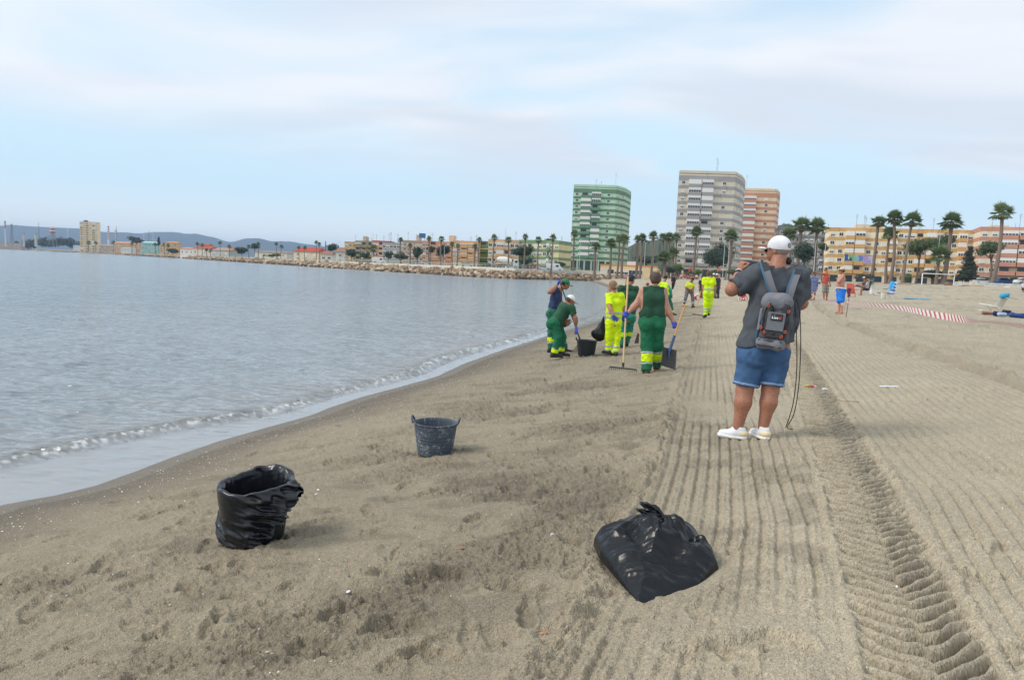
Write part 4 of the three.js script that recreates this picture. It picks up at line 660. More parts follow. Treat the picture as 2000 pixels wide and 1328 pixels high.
function tree(o) {
  const k = o.D / FPX, c = at(o.x, o.y, o.D), foot = at(o.bx ?? o.x, o.by, o.D); foot.y = Math.min(foot.y, townY(foot.x, foot.z) + 0.25);
  const g = thing(o.name ?? 'tree', o.label, o.cat ?? 'tree', foot, 0, o.group), R = rng(o.seed), rx = o.rx * k, ry = o.ry * k, C = c.clone().sub(foot), blobs = [];
  if (o.cone) for (let i = 0; i < 7; i++) { const v = i / 6; blobs.push([C.x + (R() - 0.5) * rx * 0.25, C.y + lerp(-0.8, 0.85, v) * ry, C.z, rx * (1 - 0.8 * v) * (0.85 + 0.3 * R()), ry * 0.24, rx * (1 - 0.8 * v)]); }
  else { const n = o.n ?? 7; for (let i = 0; i < n; i++) { const a = i * 2.4 + R(), q = 0.55 * Math.sqrt((i + 0.3) / n); blobs.push([C.x + Math.cos(a) * rx * q * 1.05, C.y + (R() - 0.45) * ry * 0.75, C.z + Math.sin(a) * rx * q * 0.9, rx * (0.40 + 0.2 * R()), ry * (0.42 + 0.22 * R()), rx * (0.40 + 0.2 * R())]); } }
  const th = Math.min(0.26, Math.max(0.12, o.tw ?? rx * 0.09)), gs = [], top = V(C.x, Math.max(C.y - ry * 0.2, 0.3), C.z), mid = V(lerp(0, C.x, 0.35), Math.max(0.3, (C.y - ry) * 0.7), 0);
  gs.push(rodG(V(0, -0.3, 0), mid, th * 1.25, th, 8), rodG(mid, top, th, th * 0.45, 7));
  if (!o.cone) for (let i = 0; i < Math.min(5, blobs.length); i++) gs.push(rodG(mid.clone().lerp(top, 0.1 + 0.1 * i), V(blobs[i][0], blobs[i][1], blobs[i][2]), th * 0.55, th * 0.2, 6));
  part('trunk', merge(gs), barkM, g);
  part('crown', crownGeo(o.seed, blobs, o.count ?? Math.round(clamp(o.rx * o.ry * 5.5, 500, 7000)), o.leaf ?? Math.max(0.26, 2.2 * k)), FOL[o.mat ?? 'mid'], g);
}
[
  { x: 1403, y: 494, rx: 39, ry: 33, by: 536, D: 240, mat: 'dark', label: 'large round dark tree in front of the grey striped tower', n: 9 },
  { x: 1572, y: 494, rx: 27, ry: 26, by: 527, D: 200, mat: 'dark', label: 'open limbed tree between the photographer and the mustard block' },
  { x: 1608, y: 484, rx: 14, ry: 11, by: 526, D: 203, mat: 'mid', label: 'smaller tree with a light crown at the mustard block\'s left end' },
  { x: 1800, y: 480, rx: 44, ry: 22, bx: 1790, by: 545, D: 196, mat: 'mid', label: 'wide umbrella shaped tree left of and behind the goal', n: 9 },
  { x: 1845, y: 474, rx: 24, ry: 20, bx: 1846, by: 545, D: 200, mat: 'mid', label: 'leafy tree behind the thick trunked palm' },
  { x: 1893, y: 515, rx: 25, ry: 33, by: 550, D: 186, mat: 'deep', cone: true, label: 'dark cypress-like conifer to the right of the goal' },
  { x: 1936, y: 487, rx: 34, ry: 18, by: 548, D: 190, mat: 'mid', label: 'flat crowned tree in front of the brick red striped block' },
  { x: 1822, y: 536, rx: 28, ry: 12, by: 549, D: 184, mat: 'deep', label: 'dark low bush behind the goal', name: 'bush', cat: 'bush' },
  { x: 1771, y: 541, rx: 15, ry: 8, by: 549, D: 183, mat: 'bright', label: 'clipped green bush left of the goal', name: 'bush', cat: 'bush' },
  { x: 1980, y: 546, rx: 10, ry: 7, by: 554, D: 178, mat: 'mid', label: 'round bush behind the parked cars', name: 'bush', cat: 'bush' },
  { x: 1688, y: 540, rx: 22, ry: 7, by: 547, D: 188, mat: 'deep', label: 'low dark hedge left of the tall palms', name: 'hedge', cat: 'hedge' },
  { x: 1574, y: 530, rx: 20, ry: 12, by: 541, D: 194, mat: 'deep', label: 'bush at the foot of the open limbed tree', name: 'bush', cat: 'bush' },
  { x: 1364, y: 531, rx: 11, ry: 7, by: 538, D: 222, mat: 'bright', label: 'round bush below the grey tower right of the slim palm', name: 'bush', cat: 'bush' },
  { x: 1348, y: 534, rx: 9, ry: 5, by: 539, D: 222, mat: 'mid', label: 'small bush left of the slim palm below the grey tower', name: 'bush', cat: 'bush' },
  { x: 1400, y: 532, rx: 14, ry: 7, by: 539, D: 220, mat: 'mid', label: 'bush at the foot of the large round tree', name: 'bush', cat: 'bush' },
  { x: 1433, y: 533, rx: 16, ry: 9, by: 541, D: 218, mat: 'mid', label: 'bush right of the stout palm', name: 'bush', cat: 'bush' },
  { x: 1326, y: 523, rx: 13, ry: 9, by: 534, D: 228, mat: 'bright', label: 'light green bush left of the grey tower\'s entrance', name: 'bush', cat: 'bush' },
  { x: 1308, y: 527, rx: 20, ry: 9, by: 537, D: 232, mat: 'dark', label: 'dark bush around the squat date palm', name: 'bush', cat: 'bush' },
  { x: 1262, y: 505, rx: 34, ry: 12, by: 528, D: 255, mat: 'dark', label: 'dark trees behind the cream restaurant', n: 9 },
  { x: 1103, y: 494, rx: 12, ry: 25, by: 522, D: 300, mat: 'deep', label: 'tall dark trees against the green tower\'s left edge' },
  { x: 1077, y: 470, rx: 16, ry: 7, by: 500, D: 330, mat: 'pine', label: 'pine crown rising above the green striped low block' },
  { x: 1022, y: 490, rx: 25, ry: 14, by: 522, D: 234, mat: 'dark', label: 'broad dark tree before the low green striped block' },
  { x: 1026, y: 511, rx: 16, ry: 11, by: 524, D: 228, mat: 'dark', label: 'lower bushy tree left of the parked red car' },
  { x: 1095, y: 516, rx: 11, ry: 6, by: 524, D: 226, mat: 'dark', label: 'hedge at the foot of the green tower', name: 'hedge', cat: 'hedge' },
  { x: 866, y: 492, rx: 17, ry: 17, by: 515, D: 250, mat: 'dark', label: 'round dark tree before the pinkish orange block' },
  { x: 841, y: 487, rx: 10, ry: 9, by: 512, D: 262, mat: 'dark', label: 'small tree before the pinkish orange block\'s left half' },
  { x: 815, y: 492, rx: 12, ry: 17, by: 513, D: 265, mat: 'dark', label: 'dark tree between the brownish and pinkish blocks' },
  { x: 783, y: 501, rx: 17, ry: 9, by: 511, D: 272, mat: 'dark', label: 'row of bushes before the light grey block', name: 'bush', cat: 'bush' },
  { x: 758, y: 498, rx: 10, ry: 9, by: 510, D: 285, mat: 'dark', label: 'dark bush right of the white van', name: 'bush', cat: 'bush' },
  { x: 711, y: 498, rx: 13, ry: 9, by: 508, D: 300, mat: 'dark', label: 'dark bush left of the white van', name: 'bush', cat: 'bush' },
  { x: 686, y: 495, rx: 11, ry: 12, by: 507, D: 310, mat: 'dark', label: 'dark tree at the foot of the narrow sand coloured block' },
  { x: 648, y: 483, rx: 14, ry: 9, by: 500, D: 360, mat: 'dark', label: 'pine behind the white house with the brown roof' },
  { x: 531, y: 498, rx: 20, ry: 5, by: 503, D: 405, mat: 'mid', label: 'hedge of bushes before the long white building', name: 'hedge', cat: 'hedge' },
  { x: 471, y: 489, rx: 15, ry: 10, by: 499, D: 480, mat: 'dark', label: 'dark trees between the pink house and the long white building' },
  { x: 497, y: 481, rx: 11, ry: 8, by: 495, D: 500, mat: 'dark', label: 'tree rising behind the left end of the long white building' },
  { x: 337, y: 490, rx: 12, ry: 6, by: 496, D: coastD(337) * 1.02 + 8, mat: 'dark', label: 'dark bush in front of the bright orange block', name: 'bush', cat: 'bush' },
  { x: 265, y: 468, rx: 16, ry: 8, by: 482, D: coastD(265) + 80, mat: 'deep', label: 'flat topped pine behind the turquoise building' },
  { x: 309, y: 471, rx: 3, ry: 8, by: 482, D: coastD(309) + 70, mat: 'deep', cone: true, label: 'small pointed conifer between the turquoise and beige houses' },
  { x: 30, y: 476, rx: 7, ry: 6, by: 484, D: coastD(30) + 40, mat: 'deep', label: 'lone dark tree left of the pine wood' },
].forEach((o, i) => tree({ seed: 500 + i, ...o }));
// pine wood on the far shore that reads as one mass
{ const blobs = [], R = rng(9), D = coastD(100) + 40, k = D / FPX; for (let i = 0; i < 34; i++) { const px = lerp(48, 153, i / 33), c = at(px, 475 - 6 * Math.sin((px - 48) / 105 * Math.PI) + R() * 5, D + R() * 30); blobs.push([c.x, c.y, c.z, 8 + 6 * R(), 8 + 5 * R(), 6]); }
  solo('pine_wood', crownGeo(77, blobs, 6000, 2.6), FOL.deep, 'dark green pine wood on the far shore left of the lone high-rise', 'wood', null, 'stuff'); }
// ---------------------------------------------------------------- rock revetment along the bay
function rockGeo(seed) { let g = new THREE.IcosahedronGeometry(1, 1); const p = g.attributes.position; for (let i = 0; i < p.count; i++) { const x = p.getX(i), y = p.getY(i), z = p.getZ(i), k = 0.78 + 0.42 * vn3(x * 1.3 + seed * 9, y * 1.3, z * 1.3) + 0.12 * vn3(x * 3 + seed, y * 3, z * 3); p.setXYZ(i, x * k * 1.15, y * k * 0.8, z * k); } g.computeVertexNormals(); return g; }
const rocks = [1, 2, 3, 4, 5, 6].map(rockGeo), rockM = [M('#ab9780', 0.92), M('#96806a', 0.92), M('#bcab95', 0.92), M('#84705d', 0.92), M('#a58b6c', 0.92)], rockDark = M('#5a4e42', 0.8);
{
  const g = thing('rock_revetment', 'bank of brown boulders holding the shore of the bay', 'rock bank', V(0, 0, 0)), R = rng(31), line = [seaHit(1218, 545.5).map((v, i) => v), seaHit(1160, 547.6), ...coast];
  line[0] = (() => { const p = at(1226, 541, 206); return [p.x, p.z]; })(); line[1] = (() => { const p = at(1165, 545, 208); return [p.x, p.z]; })();
  const segs = []; let acc = 0; for (let i = 0; i < line.length - 1; i++) { const l = Math.hypot(line[i + 1][0] - line[i][0], line[i + 1][1] - line[i][1]); segs.push([acc, l]); acc += l; }
  let n = 0; const rest = [[], [], [], []], col = new THREE.Color(); let d = 0;
  while (d < acc - 1) {
    let i = 0; while (i < segs.length - 1 && d > segs[i][0] + segs[i][1]) i++;
    const [s0, l] = segs[i], t = (d - s0) / l, x = lerp(line[i][0], line[i + 1][0], t), z = lerp(line[i][1], line[i + 1][1], t), ux = (line[i + 1][0] - line[i][0]) / l, uz = (line[i + 1][1] - line[i][1]) / l, nx = -uz, nz = ux, dist = Math.hypot(x, z), big = dist < 240 ? 1 : 1.4 + (dist - 240) / 500;
    for (let r = 0; r < 4; r++) {
      const off = 0.3 + r * 1.2 + (R() - 0.5) * 0.9, y = 0.05 + r * 0.53 + (R() - 0.5) * 0.35, s = (0.44 + 0.42 * R()) * (r === 0 ? 0.9 : 1) * Math.min(big, 1.7), px = x + nx * off + ux * (R() - 0.5) * 1.2, pz = z + nz * off + uz * (R() - 0.5) * 1.2, rot = [R() * 6, R() * 6, R() * 6], sc = V(s * (0.9 + 0.5 * R()), s, s * (0.9 + 0.4 * R()));
      const dk = r === 0 && R() < 0.8, m = dk ? rockDark : rockM[(R() * 5) | 0], gi = (R() * 6) | 0;
      if (n < 290) { const o = part('rock', rocks[gi], m, g); o.position.set(px, y, pz); o.rotation.set(...rot); o.scale.copy(sc); n++; }
      else rest[gi % 4].push([new THREE.Matrix4().compose(V(px, y, pz), new THREE.Quaternion().setFromEuler(new THREE.Euler(...rot)), sc), m.color]);
    }
    d += 1.25 * Math.min(big, 3);
  }
  { const P = [], I = []; line.forEach(([x, z], i) => { const a = line[Math.max(0, i - 1)], b = line[Math.min(line.length - 1, i + 1)], l = Math.hypot(b[0] - a[0], b[1] - a[1]), nx = -(b[1] - a[1]) / l, nz = (b[0] - a[0]) / l; for (const [o, y] of [[-0.3, -0.4], [0.4, 0.0], [4.6, 1.75], [6.2, 2.0]]) P.push(x + nx * o, y, z + nz * o); }); for (let i = 0; i < line.length - 1; i++) for (let k = 0; k < 3; k++) { const a = i * 4 + k; I.push(a, a + 4, a + 1, a + 1, a + 4, a + 5); } const q = new THREE.BufferGeometry(); q.setAttribute('position', new THREE.Float32BufferAttribute(P, 3)); q.setIndex(I); q.computeVertexNormals(); part('rubble_core', q, M('#6b5c4c', 0.95), g); }
  rest.forEach((list, k) => { const im = new THREE.InstancedMesh(rocks[k], M('#ffffff', 0.92), list.length); list.forEach(([m, c], i) => { im.setMatrixAt(i, m); im.setColorAt(i, c); }); im.name = 'far_rocks'; im.userData.kind = 'stuff'; im.castShadow = true; g.add(im); });
}
// low white promenade wall with a pale railing on top of the rocks
{
  const line = []; const src = [(() => { const p = at(1162, 540, 212); return [p.x, p.z]; })(), ...coast];
  for (let i = 0; i < src.length; i++) { const a = src[Math.max(0, i - 1)], b = src[Math.min(src.length - 1, i + 1)], l = Math.hypot(b[0] - a[0], b[1] - a[1]); line.push([src[i][0] - (b[1] - a[1]) / l * 6.2, src[i][1] + (b[0] - a[0]) / l * 6.2]); }
  const g = thing('promenade_wall', 'low whitish promenade wall with a pale green railing above the boulders', 'wall', V(0, 0, 0)), W = [], P = [], Rl = [];
  for (let i = 0; i < line.length - 1; i++) { const [ax, az] = line[i], [bx, bz] = line[i + 1], l = Math.hypot(bx - ax, bz - az), ry = Math.atan2(-(bz - az), bx - ax), mx = (ax + bx) / 2, mz = (az + bz) / 2; W.push(boxG(l + 0.3, 1.0, 0.5, 0, 0, 0, ry).translate(mx, 2.3, mz)); for (const y of [3.3, 3.75]) Rl.push(boxG(l, 0.07, 0.07, 0, 0, 0, ry).translate(mx, y, mz)); const n = Math.min(60, Math.round(l / 2.2)); for (let k = 0; k < n; k++) P.push(boxG(0.09, 1.0, 0.09).translate(lerp(ax, bx, k / n), 3.28, lerp(az, bz, k / n))); }
  part('wall', merge(W), M('#d5d2c6', 0.85), g); part('rail', merge(Rl), M('#b9c7bd', 0.6), g); part('railing_posts', merge(P), M('#b9c7bd', 0.6), g);
}
// ---------------------------------------------------------------- lamp posts
const postM = M('#c9ccca', 0.5);
function lampPost(px, top, D, label, h0) {
  const a = at(px, top, D), y0 = townY(a.x, a.z) - 0.1, h = a.y - y0, g = thing('street_lamp', label, 'street lamp', V(a.x, y0, a.z)), tall = h;
  part('pole', rodG(V(0, 0, 0), V(0, tall, 0), 0.11, 0.06, 7), postM, g);
  part('lamp_arm', merge([rodG(V(0, tall - 0.1, 0), V(0.9, tall + 0.15, 0), 0.05, 0.04, 6)]), postM, g);
  part('lamp_head', boxG(0.7, 0.14, 0.28, 1.15, tall + 0.15, 0), M('#8e9496', 0.5), g);
}
[[1134, 466, 215, 'lamp post in front of the green tower\'s left part'], [1167, 482, 205, 'lamp post in front of the green tower\'s middle'], [1262, 465, 215, 'lamp post before the wooded hill, left of the single palm'], [1279, 465, 215, 'lamp post just right of the single palm above the restaurant'], [1417, 468, 222, 'left lamp post of the two flanking the stout palm'], [1426, 469, 222, 'right lamp post of the two flanking the stout palm'], [1595, 469, 190, 'lamp post between the two palms at the mustard block\'s left end'], [1615, 462, 190, 'lamp post against the left edge of the mustard block'], [1838, 449, 182, 'lamp post rising out of the umbrella shaped tree'], [1893, 456, 190, 'lamp post above the dark conifer'], [754, 491, 285, 'lamp post right of the white van'], [868, 480, 245, 'lamp post before the round dark tree'], [778, 491, 272, 'lamp post before the row of bushes'], [785, 478, 275, 'lamp post beside the palm before the grey block'], [658, 472, 320, 'tall mast-like lamp post beside the white house with the brown roof'], [706, 488, 300, 'lamp post among the dark bushes left of the white van']].forEach((l) => lampPost(...l));

// ---------------------------------------------------------------- industry on the far shore
const whiteP = M('#d8d9d8', 0.7), redP = M('#b4564c', 0.7), greySteel = M('#8b9299', 0.6);
function chimney(px, top, base, wpx, D, label, bands, stripeFrom = 0.3) {
  const a = at(px, base, D), h = at(px, top, D).y - a.y, r = wpx * D / FPX / 2, g = thing('chimney', label, 'chimney', V(a.x, a.y, a.z)); a.y = Math.min(a.y, 4);
  part('shaft', rodG(V(0, -8, 0), V(0, h, 0), r * 1.25, r * 0.9, 12), whiteP, g);
  for (let i = 0; i < bands; i++) { const v = lerp(stripeFrom, 0.93, i / Math.max(1, bands - 1)); part('red_band', new THREE.CylinderGeometry(r * 1.12 * (1.1 - 0.2 * v), r * 1.12 * (1.13 - 0.2 * v), h * 0.6 / bands * 0.5, 12).translate(0, h * v, 0), i === bands - 1 ? M('#5b5458', 0.7) : redP, g); }
}
chimney(9.5, 431, 472, 2, 1250, 'red and white banded chimney at the far left edge', 3, 0.7);
chimney(211, 441, 472, 3, 1250, 'red and white striped chimney right of the lone high-rise', 6, 0.2);
chimney(225, 449, 472, 2, 1300, 'thinner reddish chimney beside the striped one', 4, 0.2);
function lattice(px, top, base, wpx, D, label, name, cat, mat) {
  const a = at(px, base, D), h = at(px, top, D).y - a.y, w = wpx * D / FPX / 2, g = thing(name, label, cat, V(a.x, a.y, a.z)), L = []; const c = [[-1, -1], [1, -1], [1, 1], [-1, 1]];
  for (const [i, j] of c) L.push(rodG(V(i * w, -8, j * w), V(i * w * 0.4, h, j * w * 0.4), 0.35, 0.25, 5));
  const X = []; for (let k = 0; k < 6; k++) { const y0 = h * k / 6, y1 = h * (k + 1) / 6, s0 = w * (1 - 0.6 * k / 6), s1 = w * (1 - 0.6 * (k + 1) / 6); for (let i = 0; i < 4; i++) { const p = c[i], q = c[(i + 1) % 4]; X.push(rodG(V(p[0] * s0, y0, p[1] * s0), V(q[0] * s1, y1, q[1] * s1), 0.2, 0.2, 4)); } }
  part('legs', merge(L), mat, g); part('bracing', merge(X), mat, g); return [g, h, w];
}
lattice(22, 437, 470, 4, 1250, 'grey lattice tower near the far left edge', 'lattice_tower', 'tower', greySteel);
{ const [g, h, w] = lattice(102, 455, 470, 10, 1150, 'red and white tank on lattice legs above the pine wood', 'water_tower', 'water tower', greySteel); for (let i = 0; i < 4; i++) part('tank_ring', new THREE.CylinderGeometry(w * 0.95, w * 0.95, 2.3, 16).translate(0, h + 1.2 + i * 2.31, 0), i % 2 ? whiteP : redP, g); }
const mast = (px, top, base, D, label) => { const a = at(px, base, D), h = at(px, top, D).y - a.y; const g = thing('mast', label, 'mast', a); part('pole', rodG(V(0, -6, 0), V(0, h, 0), 0.5, 0.25, 6), M('#6f777e', 0.6), g); };
mast(75, 434, 470, 1250, 'thin dark mast above the silos on the left'); mast(226.5, 441, 470, 1320, 'thin mast above the thinner chimney'); mast(290, 449, 470, 1200, 'thin dark mast before the long hills'); mast(635, 471, 500, 390, 'thin mast left of the pine behind the white house');
function silo(px, top, base, wpx, D, label) { const a = at(px, base, D), h = at(px, top, D).y - a.y, r = wpx * D / FPX / 2, g = thing('silo', label, 'silo', a); part('shaft', new THREE.CylinderGeometry(r, r, h + 8, 14).translate(0, h / 2 - 4, 0), M('#c8c4b9', 0.8), g); part('silo_cap', new THREE.CylinderGeometry(r * 0.8, r * 1.35, h * 0.22, 14).translate(0, h * 1.05, 0), M('#9b9a96', 0.8), g); }
silo(45.5, 457, 472, 3.5, 1200, 'pale silo, left of the two by the pine wood'); silo(69, 457, 472, 4.5, 1180, 'pale silo with a dark cap, right of the two by the pine wood');
function turbine(px, top, base, D, label) { const a = at(px, base, D), h = at(px, top, D).y - a.y, g = thing('wind_turbine', label, 'wind turbine', a); part('mast', rodG(V(0, -10, 0), V(0, h, 0), 1.5, 0.9, 8), whiteP, g); for (let i = 0; i < 3; i++) { const an = i * 2.094 + 0.4; part('blade', rodG(V(0, h, 1.5), V(Math.sin(an) * h * 0.55, h + Math.cos(an) * h * 0.55, 1.5), 1.2, 0.3, 5), whiteP, g); } }
turbine(131, 449, 460, 5200, 'white wind turbine on the hills left of the lone high-rise'); turbine(280, 456, 468, 5200, 'white wind turbine on the hills, left one of the right-hand pair'); turbine(298, 456, 468, 5000, 'white wind turbine on the hills, right one of the right-hand pair');
{ const g = block({ seed: 91, x0: -30, x1: 40, top: 472, D0: 1500, D1: 1500, floors: 3, gh: 1, wall: '#b6a79b', trim: '#a1705f', label: 'low reddish grey factory buildings at the far left edge', name: 'factory', cat: 'factory', aer: 3, strips: [['w', 1, 9]] }); }
// yellow buoy
{ const [x, z] = seaHit(329, 505.5), g = thing('buoy', 'small yellow buoy floating off the far shore', 'buoy', V(x, 0, z)); const s = 620 / 1400; part('float', new THREE.CylinderGeometry(1.2 * s * 1.6, 1.0 * s * 1.6, 1.6 * s, 12), M('#d9c832', 0.5), g); part('topmark', new THREE.ConeGeometry(0.8 * s, 1.8 * s, 10).translate(0, 1.6 * s, 0), M('#d9c832', 0.5), g); }

// ---------------------------------------------------------------- vehicles
const tyreM = M('#1b1b1c', 0.9), rimM = M('#9a9c9e', 0.4, { metalness: 0.6 }), carGlass = M('#20272c', 0.08), lampW = M('#dfe3e4', 0.2), lampR = M('#8c1f1c', 0.3);
function profileG(pts, w) { const s = new THREE.Shape(pts.map((p) => new THREE.Vector2(...p))); const g = new THREE.ExtrudeGeometry(s, { depth: w, bevelEnabled: true, bevelThickness: 0.06, bevelSize: 0.05, bevelSegments: 2, steps: 1 }); g.translate(0, 0, -w / 2); return g; }
function wheels(g, xs, w, r) { for (const x of xs) for (const s of [-1, 1]) { const t = part('wheel', new THREE.CylinderGeometry(r, r, 0.22, 18).rotateX(Math.PI / 2), tyreM, g); t.position.set(x, r, s * (w / 2 - 0.05)); part('rim', new THREE.CylinderGeometry(r * 0.62, r * 0.62, 0.24, 12).rotateX(Math.PI / 2), rimM, t); } }
function car(pos, turn, color, label, hatch) {
  const g = thing('parked_car', label, 'car', pos, turn), w = 1.62;
  part('body', profileG([[-2.05, 0.35], [2.05, 0.35], [2.1, 0.62], [1.95, 0.78], [1.0, 0.9], [-1.9, 0.95], [-2.08, 0.7]], w), M(color, 0.25), g);
  part('cabin', profileG(hatch ? [[-1.95, 0.94], [1.0, 0.9], [0.25, 1.4], [-1.5, 1.44]] : [[-1.7, 0.94], [1.05, 0.9], [0.3, 1.4], [-0.9, 1.42]], w - 0.24), carGlass, g);
  part('roof', profileG(hatch ? [[-1.58, 1.40], [0.34, 1.36], [0.2, 1.46], [-1.45, 1.5]] : [[-1.02, 1.38], [0.38, 1.36], [0.26, 1.45], [-0.86, 1.48]], w - 0.22), M(color, 0.25), g);
  for (const s of [-1, 1]) { part('headlight', boxG(0.12, 0.16, 0.36, 2.04, 0.68, s * 0.58), lampW, g); part('tail_light', boxG(0.12, 0.2, 0.25, -2.06, 0.75, s * 0.66), lampR, g); part('wing_mirror', boxG(0.18, 0.12, 0.16, 0.85, 0.98, s * 0.92), M(color, 0.3), g); part('door_window', boxG(1.5, 0.32, 0.03, -0.25, 1.14, s * (w / 2 - 0.03)), carGlass, g); }
  wheels(g, [-1.3, 1.3], w + 0.12, 0.32); return g;
}
const carAt = (px, py, D) => { const p = at(px, py, D); p.y = townY(p.x, p.z); return p; };
const rightCar = (px, D, turn, c, l, h) => { const p = at(px, 556, D); p.y = at(px, 555.5, D).y; car(p, turn, c, l, h); };
rightCar(1918, 178, 0.0, '#d9dcdd', 'white parked car with red items hanging at its rear, right of the conifer');
rightCar(1963, 172, 0.0, '#2c4a7c', 'dark blue parked car behind the low white fence', true);
rightCar(2001, 168, 0.0, '#dadcdd', 'white parked car cut by the right edge');
[[912, 519, 238, '#c3cbc9', 'pale parked car left of the cement truck', 1], [955, 520, 236, '#3b4046', 'dark parked car just left of the cement truck', 0], [1031, 522, 224, '#3d434c', 'dark parked car behind the rocks left of the red one', 0], [1046, 522, 222, '#a33b3a', 'small red parked car left of the green tower', 1], [1062, 523, 220, '#c9ccce', 'pale grey parked car right of the small red one', 0], [1103, 525, 214, '#454a66', 'dark blue parked car below the green tower\'s left edge', 0], [833, 513, 262, '#c5c9cb', 'silver parked car before the pinkish orange block', 0], [815, 512, 266, '#b9bdbf', 'grey parked car before the brownish arched block', 1], [1225, 531, 212, '#b6473f', 'red parked car before the cream restaurant', 0], [1236, 531, 211, '#c6c9cb', 'silver parked car before the cream restaurant', 0], [1583, 548, 165, '#2f3338', 'dark parked car behind the child in striped beach robe', 1]].forEach(([px, py, D, c, l, h]) => car(carAt(px, py, D), 0.03, c, l, !!h));
function van(px, D, label, long) {
  const p = carAt(px, 510, D), g = thing('parked_van', label, 'van', p, 0.0), w = 1.9;
  part('body', profileG([[-2.6, 0.4], [2.5, 0.4], [2.55, 0.95], [1.9, 1.2], [1.4, 2.2], [1.2, 2.35], [-2.55, 2.4]], w), M('#e3e4e2', 0.4), g);
  part('windscreen', boxG(0.05, 0.8, 1.6, 0, 0, 0).rotateZ(0.42).translate(1.68, 1.72, 0), carGlass, g); for (const s of [-1, 1]) { part('side_window', boxG(0.9, 0.6, 0.04, 0.7, 1.65, s * (w / 2 + 0.07)), carGlass, g); part('headlight', boxG(0.1, 0.2, 0.3, 2.55, 0.85, s * 0.7), lampW, g); }
  wheels(g, [-1.6, 1.6], w + 0.1, 0.36);
}
van(741, 285, 'white van on the promenade road before the dark bushes'); van(1084, 220, 'white van beside the green striped low block');
{ const p = carAt(990, 520, 225), g = thing('cement_truck', 'cement mixer truck with a white drum behind the promenade wall', 'truck', p, 0.0), w = 2.2;
  part('chassis', boxG(7.2, 0.35, 1.0, 0, 0.9, 0), M('#3b3f42', 0.7), g); part('cab', profileG([[2.0, 0.7], [3.6, 0.7], [3.65, 1.8], [3.4, 2.8], [2.1, 2.85]], w), M('#d7dadb', 0.4), g); part('windscreen', boxG(0.06, 0.85, 1.9, 3.58, 2.2, 0), carGlass, g); for (const s of [-1, 1]) part('side_window', boxG(0.8, 0.7, 0.05, 2.9, 2.2, s * 1.17), carGlass, g);
  const d = new THREE.LatheGeometry([[0.01, -2.2], [0.9, -2.15], [1.05, -1.9], [1.3, -0.6], [1.28, 0.4], [0.85, 1.9], [0.5, 2.5], [0.45, 2.6], [0.01, 2.6]].map((q) => new THREE.Vector2(...q)), 24); d.rotateZ(Math.PI / 2 - 0.22).translate(-0.7, 2.35, 0); part('drum', d, M('#dcd9cf', 0.5), g);
  part('chute', rodG(V(-3.2, 2.6, 0), V(-4.1, 1.2, 0), 0.22, 0.2, 8), M('#8f9496', 0.5), g); part('water_tank', rodG(V(1.6, 1.5, -0.7), V(1.6, 1.5, 0.7), 0.35, 0.35, 10), M('#8f9496', 0.5), g); wheels(g, [-2.4, -1.2, 2.7], w + 0.1, 0.5); }
// yellow kerb wall and steps before the green tower
{ const a = at(1112, 528, 226), b = at(1192, 529.5, 224), y = townY(a.x, a.z), g = solo('yellow_barrier', boxG(b.x - a.x, 1.1, 0.4, (a.x + b.x) / 2, y + 0.55, (a.z + b.z) / 2), M('#d9b24c', 0.8), 'low yellow painted barrier wall before the green tower', 'wall'); }
// low white fence by the parked cars
{ const a = at(1866, 556, 160), b = at(2012, 562.5, 156); a.y = at(1866, 557.5, 160).y; b.y = at(2012, 563, 156).y; const g = thing('picket_fence', 'low white picket fence in front of the parked cars', 'fence', a), d = b.clone().sub(a), n = 62, P = []; for (let i = 0; i <= n; i++) { const q = d.clone().multiplyScalar(i / n); P.push(boxG(0.14, 0.8, 0.08, q.x, q.y + 0.4, q.z)); } part('pickets', merge(P), M('#e4e2dc', 0.7), g); part('rail', rodG(V(0, 0.78, 0), d.clone().setY(d.y + 0.78), 0.06, 0.06, 5), M('#e4e2dc', 0.7), g); }
// dry earth mounds and pale heap near the fence, at the edge of the sand
function mound(px, py, D, w, h, hex, label, seed) { const p = at(px, py, D), g = new THREE.SphereGeometry(1, 26, 14), q = g.attributes.position; for (let i = 0; i < q.count; i++) { const x = q.getX(i), y = q.getY(i), z = q.getZ(i), k = 1 + 0.35 * vn3(x * 2.2 + seed, y * 2.2, z * 2.2) + 0.15 * vn3(x * 6, y * 6, z * 6 + seed); q.setXYZ(i, x * w * k, y * h * k, z * w * 0.6 * k); } g.computeVertexNormals(); const m = solo('earth_mound', g, M(hex, 0.95), label, 'mound'); m.position.copy(p); }
mound(1968, 566, 148, 1.55, 0.55, '#d8d0bd', 'pale heap of sand before the low white fence', 3); mound(1853, 557, 165, 1.0, 0.7, '#80674f', 'brown heap of earth below the goal\'s right post', 5); mound(1760, 556, 170, 2.2, 0.45, '#a08a6c', 'low earth bank left of the goal', 7); mound(1905, 560, 160, 3.4, 0.5, '#a7906e', 'low earth bank right of the goal', 9);
